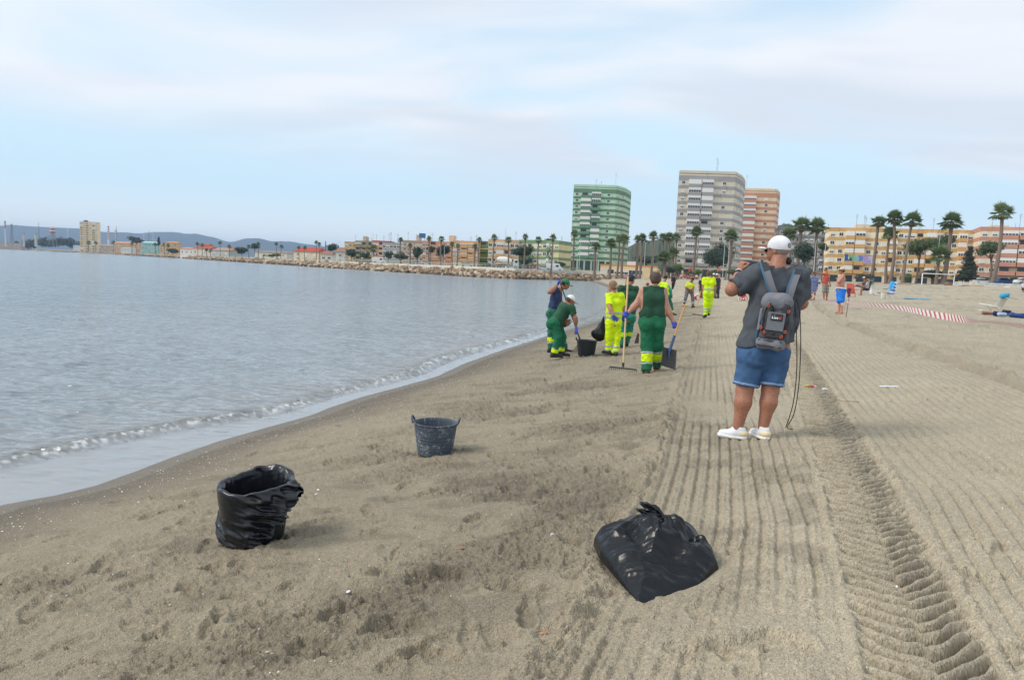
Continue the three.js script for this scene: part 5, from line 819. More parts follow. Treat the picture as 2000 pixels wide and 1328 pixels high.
// ---------------------------------------------------------------- people
const skinM = (hex) => { const k = 'skin' + hex; if (!matCache.has(k)) { const n = noiseTex(128, (u, v) => { const q = 0.86 + 0.14 * tileNoise(u, v, 24, 3) + 0.06 * tileNoise(u, v, 60, 4); return [q, q * 0.985, q * 0.97]; }, true); n.repeat.set(4, 4); matCache.set(k, new THREE.MeshPhysicalMaterial({ color: new THREE.Color(hex), roughness: 0.55, map: n })); } return matCache.get(k); };
const weave = noiseTex(256, (u, v, x, y) => 0.5 + 0.25 * ((x % 4 < 2) ^ (y % 4 < 2) ? 1 : -1) * (0.6 + 0.4 * h2(x >> 2, y >> 2, 1)) + 0.2 * (tileNoise(u, v, 20, 5) - 0.5)); weave.repeat.set(9, 9);
const clothTone = noiseTex(256, (u, v) => { const q = 0.90 + 0.10 * tileNoise(u, v, 9, 6) + 0.05 * (tileNoise(u, v, 80, 8) - 0.5); return q; }, true); clothTone.repeat.set(2.2, 2.2);
const cloth = (hex, rough = 0.85) => { const k = 'cloth' + hex + rough; if (!matCache.has(k)) matCache.set(k, new THREE.MeshStandardMaterial({ color: new THREE.Color(hex), roughness: rough, map: clothTone, bumpMap: weave, bumpScale: 0.0012 })); return matCache.get(k); };
const HEAD = (() => {
  const P = [ell(V(0, 0.026, 0.014), V(0.077, 0.096, 0.098)), ell(V(0, -0.048, -0.028), V(0.056, 0.060, 0.060)), ell(V(0, -0.008, -0.040), V(0.063, 0.078, 0.056)), cap(V(0, 0.008, -0.092), V(0, -0.026, -0.112), 0.008, 0.013), cap(V(-0.012, -0.028, -0.100), V(0.012, -0.028, -0.100), 0.010), cap(V(-0.032, 0.030, -0.083), V(0.032, 0.030, -0.083), 0.012), cap(V(0, -0.085, -0.078), V(0, -0.09, -0.06), 0.020), cap(V(-0.018, -0.058, -0.090), V(0.018, -0.058, -0.090), 0.010)];
  for (const s of [-1, 1]) P.push({ ...ell(V(s * 0.079, -0.004, 0.012), V(0.011, 0.033, 0.021)), k: 0.012 });
  const sub = [ell(V(-0.031, 0.008, -0.103), V(0.017, 0.012, 0.016)), ell(V(0.031, 0.008, -0.103), V(0.017, 0.012, 0.016)), cap(V(-0.020, -0.057, -0.101), V(0.020, -0.057, -0.101), 0.003), ell(V(0.088, -0.004, 0.008), V(0.006, 0.018, 0.010)), ell(V(-0.088, -0.004, 0.008), V(0.006, 0.018, 0.010))];
  return softBody({ prims: P, k: 0.022, sub, subK: 0.012, cell: 0.0055 });
})();
const EYES = merge([-1, 1].map((s) => new THREE.SphereGeometry(0.0125, 10, 8).translate(s * 0.031, 0.008, -0.083)));
const CAPG = softBody({ prims: [ell(V(0, 0.030, 0.014), V(0.077, 0.092, 0.098)), cap(V(0, 0.128, 0.012), V(0, 0.130, 0.012), 0.004)], k: 0.01, grow: 0.013, cuts: [[V(0, 0.024, 0), V(0, -1, 0.06)]], cell: 0.006 });
const CAPBACK = softBody({ prims: [ell(V(0, 0.030, 0.014), V(0.077, 0.092, 0.098))], k: 0.01, grow: 0.013, cuts: [[V(0, 0.006, 0), V(0, -1, -0.12)]], sub: [ell(V(0, 0.034, 0.118), V(0.034, 0.026, 0.03))], subK: 0.003, cell: 0.004 });
const BILL = softBody({ prims: [ell(V(0, 0.034, -0.125), V(0.068, 0.010, 0.075), new THREE.Quaternion().setFromEuler(new THREE.Euler(0.16, 0, 0)))], k: 0.01, cuts: [[V(0, 0, -0.085), V(0, 0, 1)]], cell: 0.006 });
const HAIRSHORT = softBody({ prims: [ell(V(0, 0.028, 0.016), V(0.078, 0.097, 0.099))], grow: 0.007, k: 0.01, cuts: [[V(0, 0.045, -0.052), V(0, -0.55, -0.84)], [V(0, -0.045, 0), V(0, -1, 0)]], wrinkle: (x, y, z) => 0.003 * vn3(x * 120, y * 60, z * 120), cell: 0.006 });
const HAIRBACK = softBody({ prims: [ell(V(0, 0.028, 0.018), V(0.080, 0.099, 0.100)), ell(V(0, -0.03, 0.055), V(0.06, 0.06, 0.05))], grow: 0.012, k: 0.03, cuts: [[V(0, 0.05, -0.045), V(0, -0.45, -0.9)], [V(0, -0.085, 0), V(0, -1, 0.2)]], wrinkle: (x, y, z) => 0.004 * vn3(x * 90, y * 30, z * 90), cell: 0.006 });
const BUN = softBody({ prims: [ell(V(0, 0, 0), V(0.042, 0.045, 0.036)), ell(V(0.015, 0.02, 0.01), V(0.03, 0.026, 0.03))], k: 0.02, wrinkle: (x, y, z) => 0.006 * vn3(x * 60, y * 60, z * 60), cell: 0.006 });
const HAT = (() => { const p = [[0.001, 0.125], [0.045, 0.128], [0.072, 0.115], [0.088, 0.075], [0.096, 0.045], [0.13, 0.034], [0.185, 0.044], [0.187, 0.050], [0.13, 0.042], [0.10, 0.052]].map((q) => new THREE.Vector2(...q)); const g = new THREE.LatheGeometry(p, 32), a = g.attributes.position; for (let i = 0; i < a.count; i++) { const x = a.getX(i), z = a.getZ(i), r = Math.hypot(x, z); if (r > 0.12) a.setY(i, a.getY(i) + (x * x - z * z * 0.4) * 1.1); } g.computeVertexNormals(); return clean(g); })();
function handPrims(pose, side) {                                  // wrist at the origin, fingers along +Y, palm towards +Z, thumb towards side*X
  const P = []; for (let i = 0; i < 4; i++) { const x = side * lerp(0.030, -0.030, i / 3); P.push({ ...cap(V(x * 0.62, 0.0, 0), V(x, 0.082, 0), 0.017, 0.0135), k: 0.02 }); }
  const L = [0.070, 0.078, 0.072, 0.056], bend = pose === 'grip' ? [1.15, 1.35, 1.0] : pose === 'flat' ? [0.15, 0.12, 0.1] : pose === 'point' ? [1.2, 1.4, 1.0] : [0.38, 0.48, 0.35];
  for (let i = 0; i < 4; i++) {
    let p = V(side * lerp(0.031, -0.031, i / 3), 0.084, 0), a = 0; const spread = side * lerp(0.10, -0.10, i / 3), segs = [0.46, 0.32, 0.22], B = pose === 'point' && i === 0 ? [0.05, 0.05, 0.05] : bend;
    for (let j = 0; j < 3; j++) { a += B[j] * (pose === 'relaxed' ? 0.8 + 0.15 * i : 1); const l = L[i] * segs[j], q = p.clone().add(V(Math.sin(spread) * l * Math.cos(a), Math.cos(a) * l, Math.sin(a) * l)); P.push({ ...cap(p, q, 0.0098 - j * 0.0012, 0.0088 - j * 0.0012), k: 0.006 }); p = q; }
  }
  const t0 = V(side * 0.022, 0.022, 0.006), t1 = V(side * 0.052, 0.058, 0.016), g = pose === 'grip' || pose === 'point', t2 = g ? V(side * 0.046, 0.088, 0.036) : V(side * 0.064, 0.092, 0.022), t3 = g ? V(side * 0.022, 0.102, 0.050) : V(side * 0.066, 0.116, 0.030);
  P.push({ ...cap(t0, t1, 0.017, 0.013), k: 0.015 }, { ...cap(t1, t2, 0.0115, 0.0105), k: 0.008 }, { ...cap(t2, t3, 0.0105, 0.0085), k: 0.006 }); return P;
}
const handCache = new Map();
function handGeo(pose, side, grow = 0, cell = 0.0042) { const k = [pose, side, grow, cell].join(); if (!handCache.has(k)) handCache.set(k, softBody({ prims: handPrims(pose, side), k: 0.008, grow, cell })); return handCache.get(k); }
function shoeGeos(len, w) {
  const up = softBody({ prims: [cap(V(0, 0.05, 0.045), V(0, 0.045, -0.03), 0.042 * w, 0.044 * w), cap(V(0, 0.04, -0.03), V(0.004, 0.03, -(len - 0.10)), 0.045 * w, 0.038 * w), cap(V(0, 0.06, 0.03), V(0, 0.105, 0.028), 0.042 * w, 0.044 * w), cap(V(0, 0.07, -0.02), V(0, 0.09, 0.0), 0.036 * w, 0.036 * w)], k: 0.03, cuts: [[V(0, 0.022, 0), V(0, -1, 0)], [V(0, 0.112, 0.03), V(0, 1, 0.25)]], wrinkle: (x, y, z) => 0.0016 * Math.sin(z * 160 + y * 60) * sm(0.0, -0.06, z) * sm(-0.16, -0.12, z), cell: 0.006 });
  const so = softBody({ prims: [cap(V(0, 0.016, 0.05), V(0, 0.016, -0.03), 0.045 * w, 0.046 * w), cap(V(0, 0.016, -0.03), V(0.004, 0.02, -(len - 0.098)), 0.046 * w, 0.044 * w)], k: 0.02, cuts: [[V(0, 0.030, 0), V(0, 1, 0)], [V(0, 0.0, 0), V(0, -1, 0)]], cell: 0.006 });
  return [up, so];
}
const SHOE = shoeGeos(0.27, 1), XF = new THREE.Matrix4();
function frame(yDir, zHint) { const y = yDir.clone().normalize(), x = y.clone().cross(zHint).normalize(), z = x.clone().cross(y).normalize(); return new THREE.Matrix4().makeBasis(x, y, z); }
const baked = (g, m) => { const c = g.clone(); c.applyMatrix4(m); return c; };
/* one person. Joints are given on a crop of the picture ([x0, y0, scale]) with a depth offset in metres, so that the pose is that of the photograph. */
function person(o) {
  const root = o.root ?? groundHit(...o.foot), D = depthOf(root); if (!o.root) root.y = sandY(root.x, root.z) + 0.004;
  const [cx, cy, cs] = o.crop, J = (q) => q && at(cx + q[0] / cs, cy + q[1] / cs, D + (q[2] ?? 0)).sub(root);
  const g = thing('person', o.label, 'person', root, 0, o.group), j = {}; for (const k of ['head', 'neck', 'sl', 'sr', 'el', 'er', 'wl', 'wr', 'hipL', 'hipR', 'kl', 'kr', 'al', 'ar', 'chest', 'belly']) j[k] = J(o[k]);
  const B = o.build ?? 1, S = o.size ?? 1, cell = o.cell ?? 0.013, mid = (a, b, t = 0.5) => a.clone().lerp(b, t), shM = mid(j.sl, j.sr), hipM = mid(j.hipL, j.hipR), up = shM.clone().sub(hipM).normalize(), lat = j.sr.clone().sub(j.sl).normalize(), fwd = up.clone().cross(lat).normalize();   // towards the chest or the back, whichever the pose gives
  const chest = j.chest ?? mid(shM, hipM, 0.26), belly = j.belly ?? mid(shM, hipM, 0.66), sw = j.sr.distanceTo(j.sl), hw = Math.max(0.12, j.hipR.distanceTo(j.hipL)), cw = Math.max(0.05, sw * 0.27), tk = 0.105 * B * S;
  const torso = [cap(j.sl, j.sr, 0.058 * S), cap(mid(shM, j.neck, 0.5), shM, 0.062 * S, 0.07 * S), cap(chest.clone().addScaledVector(lat, -cw), chest.clone().addScaledVector(lat, cw), tk * 1.02)];
  for (const s of [-1, 1]) { torso.push(cap(chest.clone().addScaledVector(lat, s * cw), belly.clone().addScaledVector(lat, s * cw * 0.80 * B), tk, tk * (o.bellyK ?? 1))); torso.push(cap(belly.clone().addScaledVector(lat, s * cw * 0.80 * B), hipM.clone().addScaledVector(lat, s * hw * 0.36), tk * (o.bellyK ?? 1), tk * (o.hipK ?? 1.0))); }
  const pelvis = [cap(j.hipL.clone().addScaledVector(up, 0.03), j.hipR.clone().addScaledVector(up, 0.03), 0.108 * S * B * (o.hipK ?? 1))];
  for (const h of [j.hipL, j.hipR]) if (o.seat !== 0) pelvis.push(ell(h.clone().addScaledVector(up, -0.02).add(V(...(o.seatDir ?? [0, 0, 0.03]))), V(0.092, 0.10, 0.092).multiplyScalar(S * Math.min(B, 1.1) * (o.seatK ?? 1))));
  const aK = (o.armK ?? 1) * S, lK = (o.legK ?? 1) * S;
  const arm = { l: [cap(j.sl, j.el, 0.056 * aK, 0.043 * aK), cap(j.el, mid(j.el, j.wl, 0.35), 0.041 * aK, 0.042 * aK), cap(mid(j.el, j.wl, 0.35), j.wl, 0.042 * aK, 0.027 * aK)], r: [cap(j.sr, j.er, 0.056 * aK, 0.043 * aK), cap(j.er, mid(j.er, j.wr, 0.35), 0.041 * aK, 0.042 * aK), cap(mid(j.er, j.wr, 0.35), j.wr, 0.042 * aK, 0.027 * aK)] };
  const leg = (h, k, a) => { const back = V(0, 0, 0.018), c = mid(k, a, 0.3).add(back), cv = o.pants && (o.pants.end ?? 0.93) > 0 ? 0.045 : 0.060; if (cv < 0.05) c.sub(back); return [cap(h, k, 0.092 * lK, (cv < 0.05 ? 0.052 : 0.062) * lK), cap(k, c, (cv < 0.05 ? 0.048 : 0.058) * lK, cv * lK), cap(c, a, cv * lK, 0.038 * lK)]; };
  const legs = { l: leg(j.hipL, j.kl, j.al), r: leg(j.hipR, j.kr, j.ar) };
  // skin: one continuous body, with head and bare hands
  const skin = skinM(o.skin ?? '#b9826a'), hs = (o.headSize ?? 1) * S, hq = new THREE.Quaternion().setFromEuler(new THREE.Euler(-(o.pitch ?? 0), o.yaw ?? 0, o.roll ?? 0, 'YXZ')), hm = new THREE.Matrix4().compose(j.head, hq, V(hs, hs, hs));
  const nk = [cap(j.neck, j.head.clone().add(V(0, -0.06 * S, 0.0).add(V(0, 0, 0.02).applyQuaternion(hq))), 0.060 * S * (o.neckK ?? 1), 0.054 * S * (o.neckK ?? 1))];
  const handM = (w, e, dir, hint) => { const d = dir ? V(...dir) : w.clone().sub(e); const m = frame(d, V(...(hint ?? [0, 0, -1]))); m.setPosition(w); return m; };
  const bare = [baked(HEAD, hm)], bodyPrims = [...nk, ...torso, ...pelvis, ...arm.l, ...arm.r, ...legs.l, ...legs.r];
  const HL = handM(j.wl, j.el, o.dirL, o.palmL), HR = handM(j.wr, j.er, o.dirR, o.palmR), hp = (side) => (side < 0 ? o.handL : o.handR) ?? 'relaxed';
  // thumb side: a left hand seen palm forward has its thumb on +X
  const tl = o.thumbL ?? 1, tr = o.thumbR ?? -1, hc = o.handCell ?? 0.0055, sc = new THREE.Matrix4().makeScale(S, S, S);
  if (!(o.gloves ?? '').includes('l')) bare.push(baked(handGeo(hp(-1), tl, 0, hc), HL.clone().multiply(sc))); if (!(o.gloves ?? '').includes('r')) bare.push(baked(handGeo(hp(1), tr, 0, hc), HR.clone().multiply(sc)));
  if (o.barefoot) for (const [a, y] of [[j.al, o.footL ?? 0], [j.ar, o.footR ?? 0]]) { const d = V(-Math.sin(y), 0, -Math.cos(y)), f = a.clone(); f.y = a.y - 0.06; bodyPrims.push(cap(a, f.clone().addScaledVector(d, 0.13), 0.036 * S, 0.028 * S), cap(f.clone().addScaledVector(d, -0.04).add(V(0, 0.01, 0)), f.clone().addScaledVector(d, 0.16), 0.032 * S, 0.022 * S)); }
  const bodyG = softBody({ prims: bodyPrims, k: 0.05 * S, cell });
  part('body', merge([bodyG, ...bare]), skin, g);
  if (o.eyes) part('eyes', baked(EYES, hm), M('#2a1d17', 0.3), g);
  if (o.gloves) for (const s of o.gloves) part('glove', baked(handGeo(hp(s === 'l' ? -1 : 1), s === 'l' ? tl : tr, 0.003, hc), (s === 'l' ? HL : HR).clone().multiply(sc)), cloth(o.gloveColor ?? '#4257c9', 0.5), g);
  // clothes
  const fold = (amp, fy) => (x, y, z) => amp * (vn3(x * 9 + y * 4, y * fy, z * 9) * 0.55 + (1 - 2 * Math.abs(vn3(x * 11 - y * 7, y * fy * 1.6 + x * 4, z * 11))) * 0.55 + vn3(x * 26 + 3, y * fy * 2.6, z * 26) * 0.3);
  const arms = [['l', j.sl, j.el, j.wl], ['r', j.sr, j.er, j.wr]];
  if (o.shirt) {
    const t = o.shirt, grow = t.grow ?? 0.014, prims = [...torso], sub = [];
    if (t.long) prims.push(...pelvis.slice(0, 1));
    for (const [s, a, b, w] of arms) {
      const f = t.sleeve ?? 0.6; if (f <= 0) { sub.push({ rem: 1, q: a.clone().lerp(a.clone().add(a.clone().sub(shM)), 0.12), n: shM.clone().sub(a).normalize().negate(), a, b, ra: 0.14, rb: 0.14 }); continue; }
      const loose = t.loose ?? 1.12, q = f <= 1 ? mid(a, b, f) : mid(b, w, f - 1), n = (f <= 1 ? b.clone().sub(a) : w.clone().sub(b)).normalize();
      prims.push({ ...cap(a, f <= 1 ? mid(a, b, Math.min(1.1, f + 0.15)) : b, 0.060 * aK * loose, 0.050 * aK * loose), cut: f <= 1 ? [q, n] : undefined }); if (f > 1) prims.push({ ...cap(b, w, 0.048 * aK, 0.036 * aK), cut: [q, n] });
    }
    const hem = t.hem ? J(t.hem) : hipM.clone().addScaledVector(up, 0.02), hn = t.hemN ? V(...t.hemN) : up.clone().negate(), nkp = mid(j.neck, j.head, t.collar ?? 0.02), nn = j.head.clone().sub(j.neck).normalize(); if (o.neckN) nn.set(...o.neckN);
    sub.push({ rem: 1, q: nkp, n: nn, a: nkp, b: nkp.clone().addScaledVector(nn, 0.2), ra: 0.16, rb: 0.16 });
    if (t.skirt) for (const sd of [-1, 1]) prims.push(cap(hipM.clone().addScaledVector(lat, sd * hw * 0.4), J(t.skirt).addScaledVector(lat, sd * hw * 0.55), 0.11 * S * B, 0.12 * S * B));
    const sg = softBody({ prims, k: 0.05 * S, grow, sub, cuts: [[hem, hn]], wrinkle: fold(t.fold ?? 0.013, 6), cell: t.cell ?? cell });
    part(t.name ?? 'shirt', sg, t.mat ?? cloth(t.color), g);
    for (const [y0, y1, hex] of t.bands ?? []) { const p = hipM.clone().addScaledVector(up, y0), q = hipM.clone().addScaledVector(up, y1); part('reflective_band', softBody({ prims: torso, k: 0.05 * S, grow: grow + 0.006, cuts: [[p, up.clone().negate()], [q, up]], wrinkle: fold(t.fold ?? 0.008, 7), cell: 0.011 }), M(hex ?? '#a9ada6', 0.45), g); }
    if (t.sleeveColor) for (const [s, a, b, w] of arms) part('sleeve', softBody({ prims: [cap(a, b, 0.062 * aK, 0.052 * aK), cap(b, w, 0.050 * aK, 0.038 * aK)], k: 0.03, grow: grow + 0.006, wrinkle: fold(0.006, 9), cell }), cloth(t.sleeveColor), g);
  }
  if (o.pants) {
    const t = o.pants, grow = t.grow ?? 0.018, end = t.end ?? 0.93, prims = [...pelvis], sub = [];
    prims.push(cap(hipM.clone().addScaledVector(lat, -hw * 0.3).addScaledVector(up, 0.12), hipM.clone().addScaledVector(lat, hw * 0.3).addScaledVector(up, 0.12), tk * 0.98));
    const lk = t.legK ?? 1.0, full = {};
    for (const [s, h, k, a] of [['l', j.hipL, j.kl, j.al], ['r', j.hipR, j.kr, j.ar]]) {
      full[s] = [cap(h, k, 0.098 * lK, 0.076 * lK * lk), cap(k, a, 0.074 * lK * lk, 0.058 * lK * lk)]; const q = end <= 0 ? mid(h, k, 1 + end) : mid(k, a, end), n = (end <= 0 ? k.clone().sub(h) : a.clone().sub(k)).normalize();
      prims.push(...(end <= 0 ? [{ ...cap(h, mid(h, k, 1 + end + 0.15), 0.100 * lK, 0.090 * lK * lk), cut: [q, n] }] : [full[s][0], { ...full[s][1], cut: [q, n] }]));
    }
    const waist = t.waist ? J(t.waist) : hipM.clone().addScaledVector(up, 0.13);
    part(t.name ?? 'trousers', softBody({ prims, k: 0.035 * S, grow, sub, cuts: [[waist, up]], wrinkle: fold(t.fold ?? 0.016, 8), cell }), t.mat ?? cloth(t.color), g);
    for (const [t0, t1, hex, nm] of t.bands ?? []) for (const [s, k, a] of [['l', j.kl, j.al], ['r', j.kr, j.ar]]) { const n = a.clone().sub(k).normalize(); part(nm ?? 'reflective_band', softBody({ prims: full[s], k: 0.035 * S, grow: grow + 0.007, cuts: [[mid(k, a, t0), n.clone().negate()], [mid(k, a, t1), n]], wrinkle: fold(t.fold ?? 0.010, 10), cell: 0.012 }), hex === '#a9ada6' ? M(hex, 0.45) : cloth(hex), g); }
    if (t.belt) part('belt', softBody({ prims: [...pelvis, ...torso.slice(-4)], k: 0.05, grow: grow + 0.006, cuts: [[waist, up], [waist.clone().addScaledVector(up, -0.045), up.clone().negate()]], cell: 0.012 }), M(t.belt, 0.6), g);
  }
  if (o.shoes) for (const [a, y, p] of [[j.al, o.footL ?? 0, o.liftL ?? 0], [j.ar, o.footR ?? 0, o.liftR ?? 0]]) { const m = new THREE.Matrix4().compose(a.clone().add(V(0, -0.085 * S, 0)), new THREE.Quaternion().setFromEuler(new THREE.Euler(-p, y, 0, 'YXZ')), V(S * 1.02, S, S * 1.02)), s = part('shoe', baked(o.shoeG?.[0] ?? SHOE[0], m), o.shoes.mat ?? M(o.shoes.color, 0.7), g); part('sole', baked(o.shoeG?.[1] ?? SHOE[1], m), M(o.shoes.sole ?? '#1f1f1f', 0.8), s); }
  const headPart = (nm, geo, m, par = g) => part(nm, baked(geo, hm), m, par);
  if (o.hair === 'short') headPart('hair', HAIRSHORT, M(o.hairColor ?? '#3a2a20', 0.7)); if (o.hair === 'long') headPart('hair', HAIRBACK, M(o.hairColor ?? '#6b4a33', 0.65));
  if (o.bun) { const p = V(...o.bun), k = o.bunK ?? 1; headPart('hair_bun', baked(BUN, new THREE.Matrix4().compose(p, new THREE.Quaternion(), V(k, k, k))), M(o.bunColor ?? o.hairColor, 0.65)); }
  if (o.cap) { const c = headPart('cap', o.capBack ? CAPBACK : CAPG, cloth(o.cap, 0.8)); headPart('bill', o.capBack ? BILL.clone().translate(0, -0.014, 0) : BILL, cloth(o.billColor ?? o.cap, 0.8), c); }
  if (o.hat) headPart('hat', HAT, M(o.hat, 0.85));
  o.after?.(g, j, { D, root, hm, up, lat, hipM, shM, J, torso });
  return { g, j, D, root, hm, J };
}
const CA = [1040, 520, 5.775], CF = [1280, 500, 9.483], CR = [1560, 500, 9.0909], CG = [1380, 440, 6.0375];
const YEL = '#d8f400', SIL = '#a9ada6', GRN = '#126a47', DGR = '#1f5138', BLU = '#3f56c8', BOOT = { color: '#2c2a2a', sole: '#1c1b1b' };
const workBands = [[0.30, 0.42, SIL], [0.42, 0.72, YEL, 'yellow_band'], [0.72, 0.82, SIL]];

const W1 = person({ label: 'worker in a navy shirt and green cap lifting a black handle beside the water', foot: [1098, 689], crop: CA, head: [372, 205, 0], neck: [308, 262, 0], sl: [295, 280, 0.15], sr: [258, 265, -0.13], el: [330, 430, 0.25], wl: [345, 560, 0.15], er: [192, 292, -0.27], wr: [288, 205, -0.12], hipL: [240, 530, 0.08], hipR: [222, 530, -0.08], kl: [320, 760, 0.12], kr: [212, 755, -0.06], al: [372, 935, 0.12], ar: [208, 935, -0.04], chest: [268, 350, 0], belly: [245, 450, 0], yaw: -1.35, pitch: 0.45, build: 0.95, skin: '#a8765c', eyes: 1, hair: 'short', hairColor: '#2e241f', cap: '#1f7a45', dirR: [0.15, 1, 0], palmR: [1, 0, 0.3], handR: 'grip', gloves: 'r', gloveColor: BLU,
  shirt: { color: '#2c3a60', sleeve: 0.35, hem: [225, 545] }, pants: { color: '#236a50', bands: [[0.25, 0.55, YEL, 'yellow_band'], [0.55, 0.66, SIL]] }, shoes: BOOT, footL: -1.45, footR: -1.5, seatDir: [-0.05, 0, 0] });
const W2 = person({ label: 'bent over worker in a dark green shirt and white cap reaching into the black tub', foot: [1085, 703], crop: CA, head: [430, 392, 0], neck: [385, 420, 0], sl: [405, 455, 0.17], sr: [440, 470, -0.15], el: [352, 660, 0.22], wl: [392, 665, 0.05], er: [484, 585, -0.18], wr: [495, 690, -0.12], hipL: [278, 640, 0.09], hipR: [245, 645, -0.09], kl: [338, 800, 0.14], kr: [292, 800, -0.10], al: [318, 968, 0.14], ar: [245, 985, -0.06], chest: [365, 475, 0], belly: [305, 570, 0], yaw: -1.25, pitch: 0.55, build: 1.05, skin: '#a06f58', eyes: 1, hair: 'short', hairColor: '#4c3a30', cap: '#e6e2dd', neckN: [0.8, 0.5, 0], gloves: 'r', gloveColor: BLU, handR: 'relaxed', palmR: [-1, 0, 0.3], dirL: [0.25, 1, -0.2], palmL: [0.3, 0, 1],
  shirt: { color: DGR, sleeve: 0.62, hem: [246, 660], fold: 0.010 }, pants: { color: GRN, waist: [282, 588], bands: [[0.66, 0.72, SIL], [0.72, 0.96, YEL, 'yellow_band']], fold: 0.012, end: 0.97 }, shoes: BOOT, footL: -1.7, footR: -1.2, seatDir: [-0.06, 0.0, 0] });
const W3 = person({ label: 'worker with blonde tied hair in bright yellow shirt and trousers, her gloved hand behind her', foot: [1198, 696], crop: CA, head: [902, 228, 0], neck: [918, 290, 0.0], sl: [866, 330, 0], sr: [1000, 338, 0.02], el: [868, 455, -0.17], wl: [908, 560, -0.24], er: [1030, 450, 0.08], wr: [1030, 560, 0.14], hipL: [880, 645, 0], hipR: [950, 645, 0], kl: [862, 800, 0], kr: [952, 805, 0.02], al: [858, 950, 0.04], ar: [938, 975, -0.04], yaw: 0.75, pitch: 0.1, size: 0.95, build: 1.0, skin: '#bd8a72', eyes: 1, hair: 'long', hairColor: '#80634a', bun: [0.0, -0.02, 0.135], bunColor: '#9c8060', gloves: 'lr', gloveColor: '#3b57a8', handL: 'flat', palmL: [-0.3, 0, 1], dirL: [0.75, -0.6, 0], hipK: 1.04,
  shirt: { color: YEL, sleeve: 0.85, loose: 1.25, hem: [920, 585], bands: [[0.09, 0.14], [0.20, 0.25]] }, pants: { color: YEL, bands: [[0.60, 0.74, SIL], [0.90, 0.98, SIL]], end: 0.98, legK: 1.0, waist: [920, 570] }, shoes: BOOT, footL: 0.6, footR: 0.2 });
const W4 = person({ label: 'worker in a dark green shirt and navy cap walking behind the woman in yellow', foot: [1216, 678], crop: CA, head: [1116, 150, 0], neck: [1092, 198, 0], sl: [998, 250, 0], sr: [1168, 258, 0], el: [985, 380, 0.10], wl: [1035, 345, 0.24], er: [1178, 370, 0.06], wr: [1120, 420, 0.26], hipL: [1035, 580, 0], hipR: [1112, 580, 0], kl: [1022, 740, 0], kr: [1090, 725, 0.10], al: [1012, 890, 0], ar: [1062, 860, 0.18], yaw: -0.75, pitch: 0.1, build: 1.08, skin: '#ad7c66', eyes: 1, hair: 'short', hairColor: '#3c302a', cap: '#28304a', gloves: 'lr', gloveColor: BLU, handL: 'grip',
  shirt: { color: '#21513a', sleeve: 0.7, hem: [1075, 560] }, pants: { color: '#1f8068', bands: [[0.05, 0.40, YEL, 'yellow_band']] }, shoes: BOOT });
const tattoo = M('#4a4a50', 0.7);
const W5 = person({ label: 'sturdy worker in a sleeveless dark green top and green trousers with rake and shovel', foot: [1262, 731], crop: CA, head: [1388, 148, 0], neck: [1378, 222, 0], sl: [1252, 278, 0], sr: [1474, 282, 0], el: [1172, 432, 0.02], wl: [1082, 522, 0.0], er: [1520, 470, -0.03], wr: [1592, 628, -0.06], hipL: [1292, 650, 0], hipR: [1418, 650, 0], kl: [1292, 890, 0.03], kr: [1408, 885, 0.08], al: [1290, 1172, -0.02], ar: [1402, 1120, 0.20], yaw: -0.05, pitch: 0.15, build: 1.15, skin: '#bb8a74', hair: 'long', hairColor: '#4b3a31', bun: [0.01, 0.115, 0.055], bunColor: '#a8906e', bunK: 1.15, hipK: 1.0, armK: 1.15, gloves: 'lr', gloveColor: BLU, handL: 'grip', handR: 'grip', palmL: [0.2, 0, 1], palmR: [-0.3, 0, -1], thumbR: 1,
  shirt: { name: 'tank_top', color: '#1d4b35', sleeve: 0, hem: [1355, 612], hemN: [0.05, -1, 0], grow: 0.018, fold: 0.009 }, pants: { color: GRN, waist: [1355, 560], bands: [[0.26, 0.36, SIL], [0.36, 0.70, YEL, 'yellow_band'], [0.70, 0.78, SIL]], end: 0.97, legK: 1.12, fold: 0.012, grow: 0.022 }, shoes: { color: '#3a352e', sole: '#b08a3e' }, footL: 0.1, footR: -0.4, liftL: 0.15, liftR: -0.1,
  after: (g, j) => { for (const [a, b, t, s] of [[j.sl, j.el, 0.62, 0], [j.sr, j.er, 0.55, 1]]) { const p = a.clone().lerp(b, t), d = b.clone().sub(a).normalize(); part('tattoo', softBody({ prims: [cap(a, b, 0.0644, 0.0495)], k: 0.01, grow: 0.0035, cuts: [[p.clone().addScaledVector(d, -0.035), d.clone().negate()], [p.clone().addScaledVector(d, 0.035), d], [p.clone().add(V(0, 0, 0.035)), V(0, 0, -1)], [p.clone().add(V(0.018, 0, 0)), V(1, 0, 0)], [p.clone().add(V(-0.018, 0, 0)), V(-1, 0, 0)]], cell: 0.005, wrinkle: (x, y, z) => 0.004 * vn3(x * 90, y * 90, z * 90) }), tattoo, g); } } });
person({ label: 'worker with yellow back and teal sleeves, half hidden by the woman with the shovel', foot: [1313, 619], crop: CF, head: [192, 405, 0.05], neck: [168, 470, 0.05], sl: [95, 520, 0.12], sr: [215, 535, -0.05], el: [70, 640, 0.2], wl: [90, 740, 0.25], er: [280, 640, -0.05], wr: [300, 735, 0.0], hipL: [165, 770, 0.1], hipR: [240, 775, -0.05], kl: [200, 900, 0.12], kr: [285, 890, -0.02], al: [228, 1050, 0.15], ar: [322, 1060, 0], yaw: -0.3, pitch: 0.3, skin: '#a7765f', hair: 'short', hairColor: '#2a2322', cap: '#3b3d44', cell: 0.018, shirt: { color: '#cdf21c', sleeve: 0.7, sleeveColor: '#1f9a8b', hem: [195, 780] }, pants: { color: '#176c55', bands: [[0.70, 0.92, YEL, 'yellow_band']] }, shoes: BOOT, footR: -1.2, footL: -0.8 });
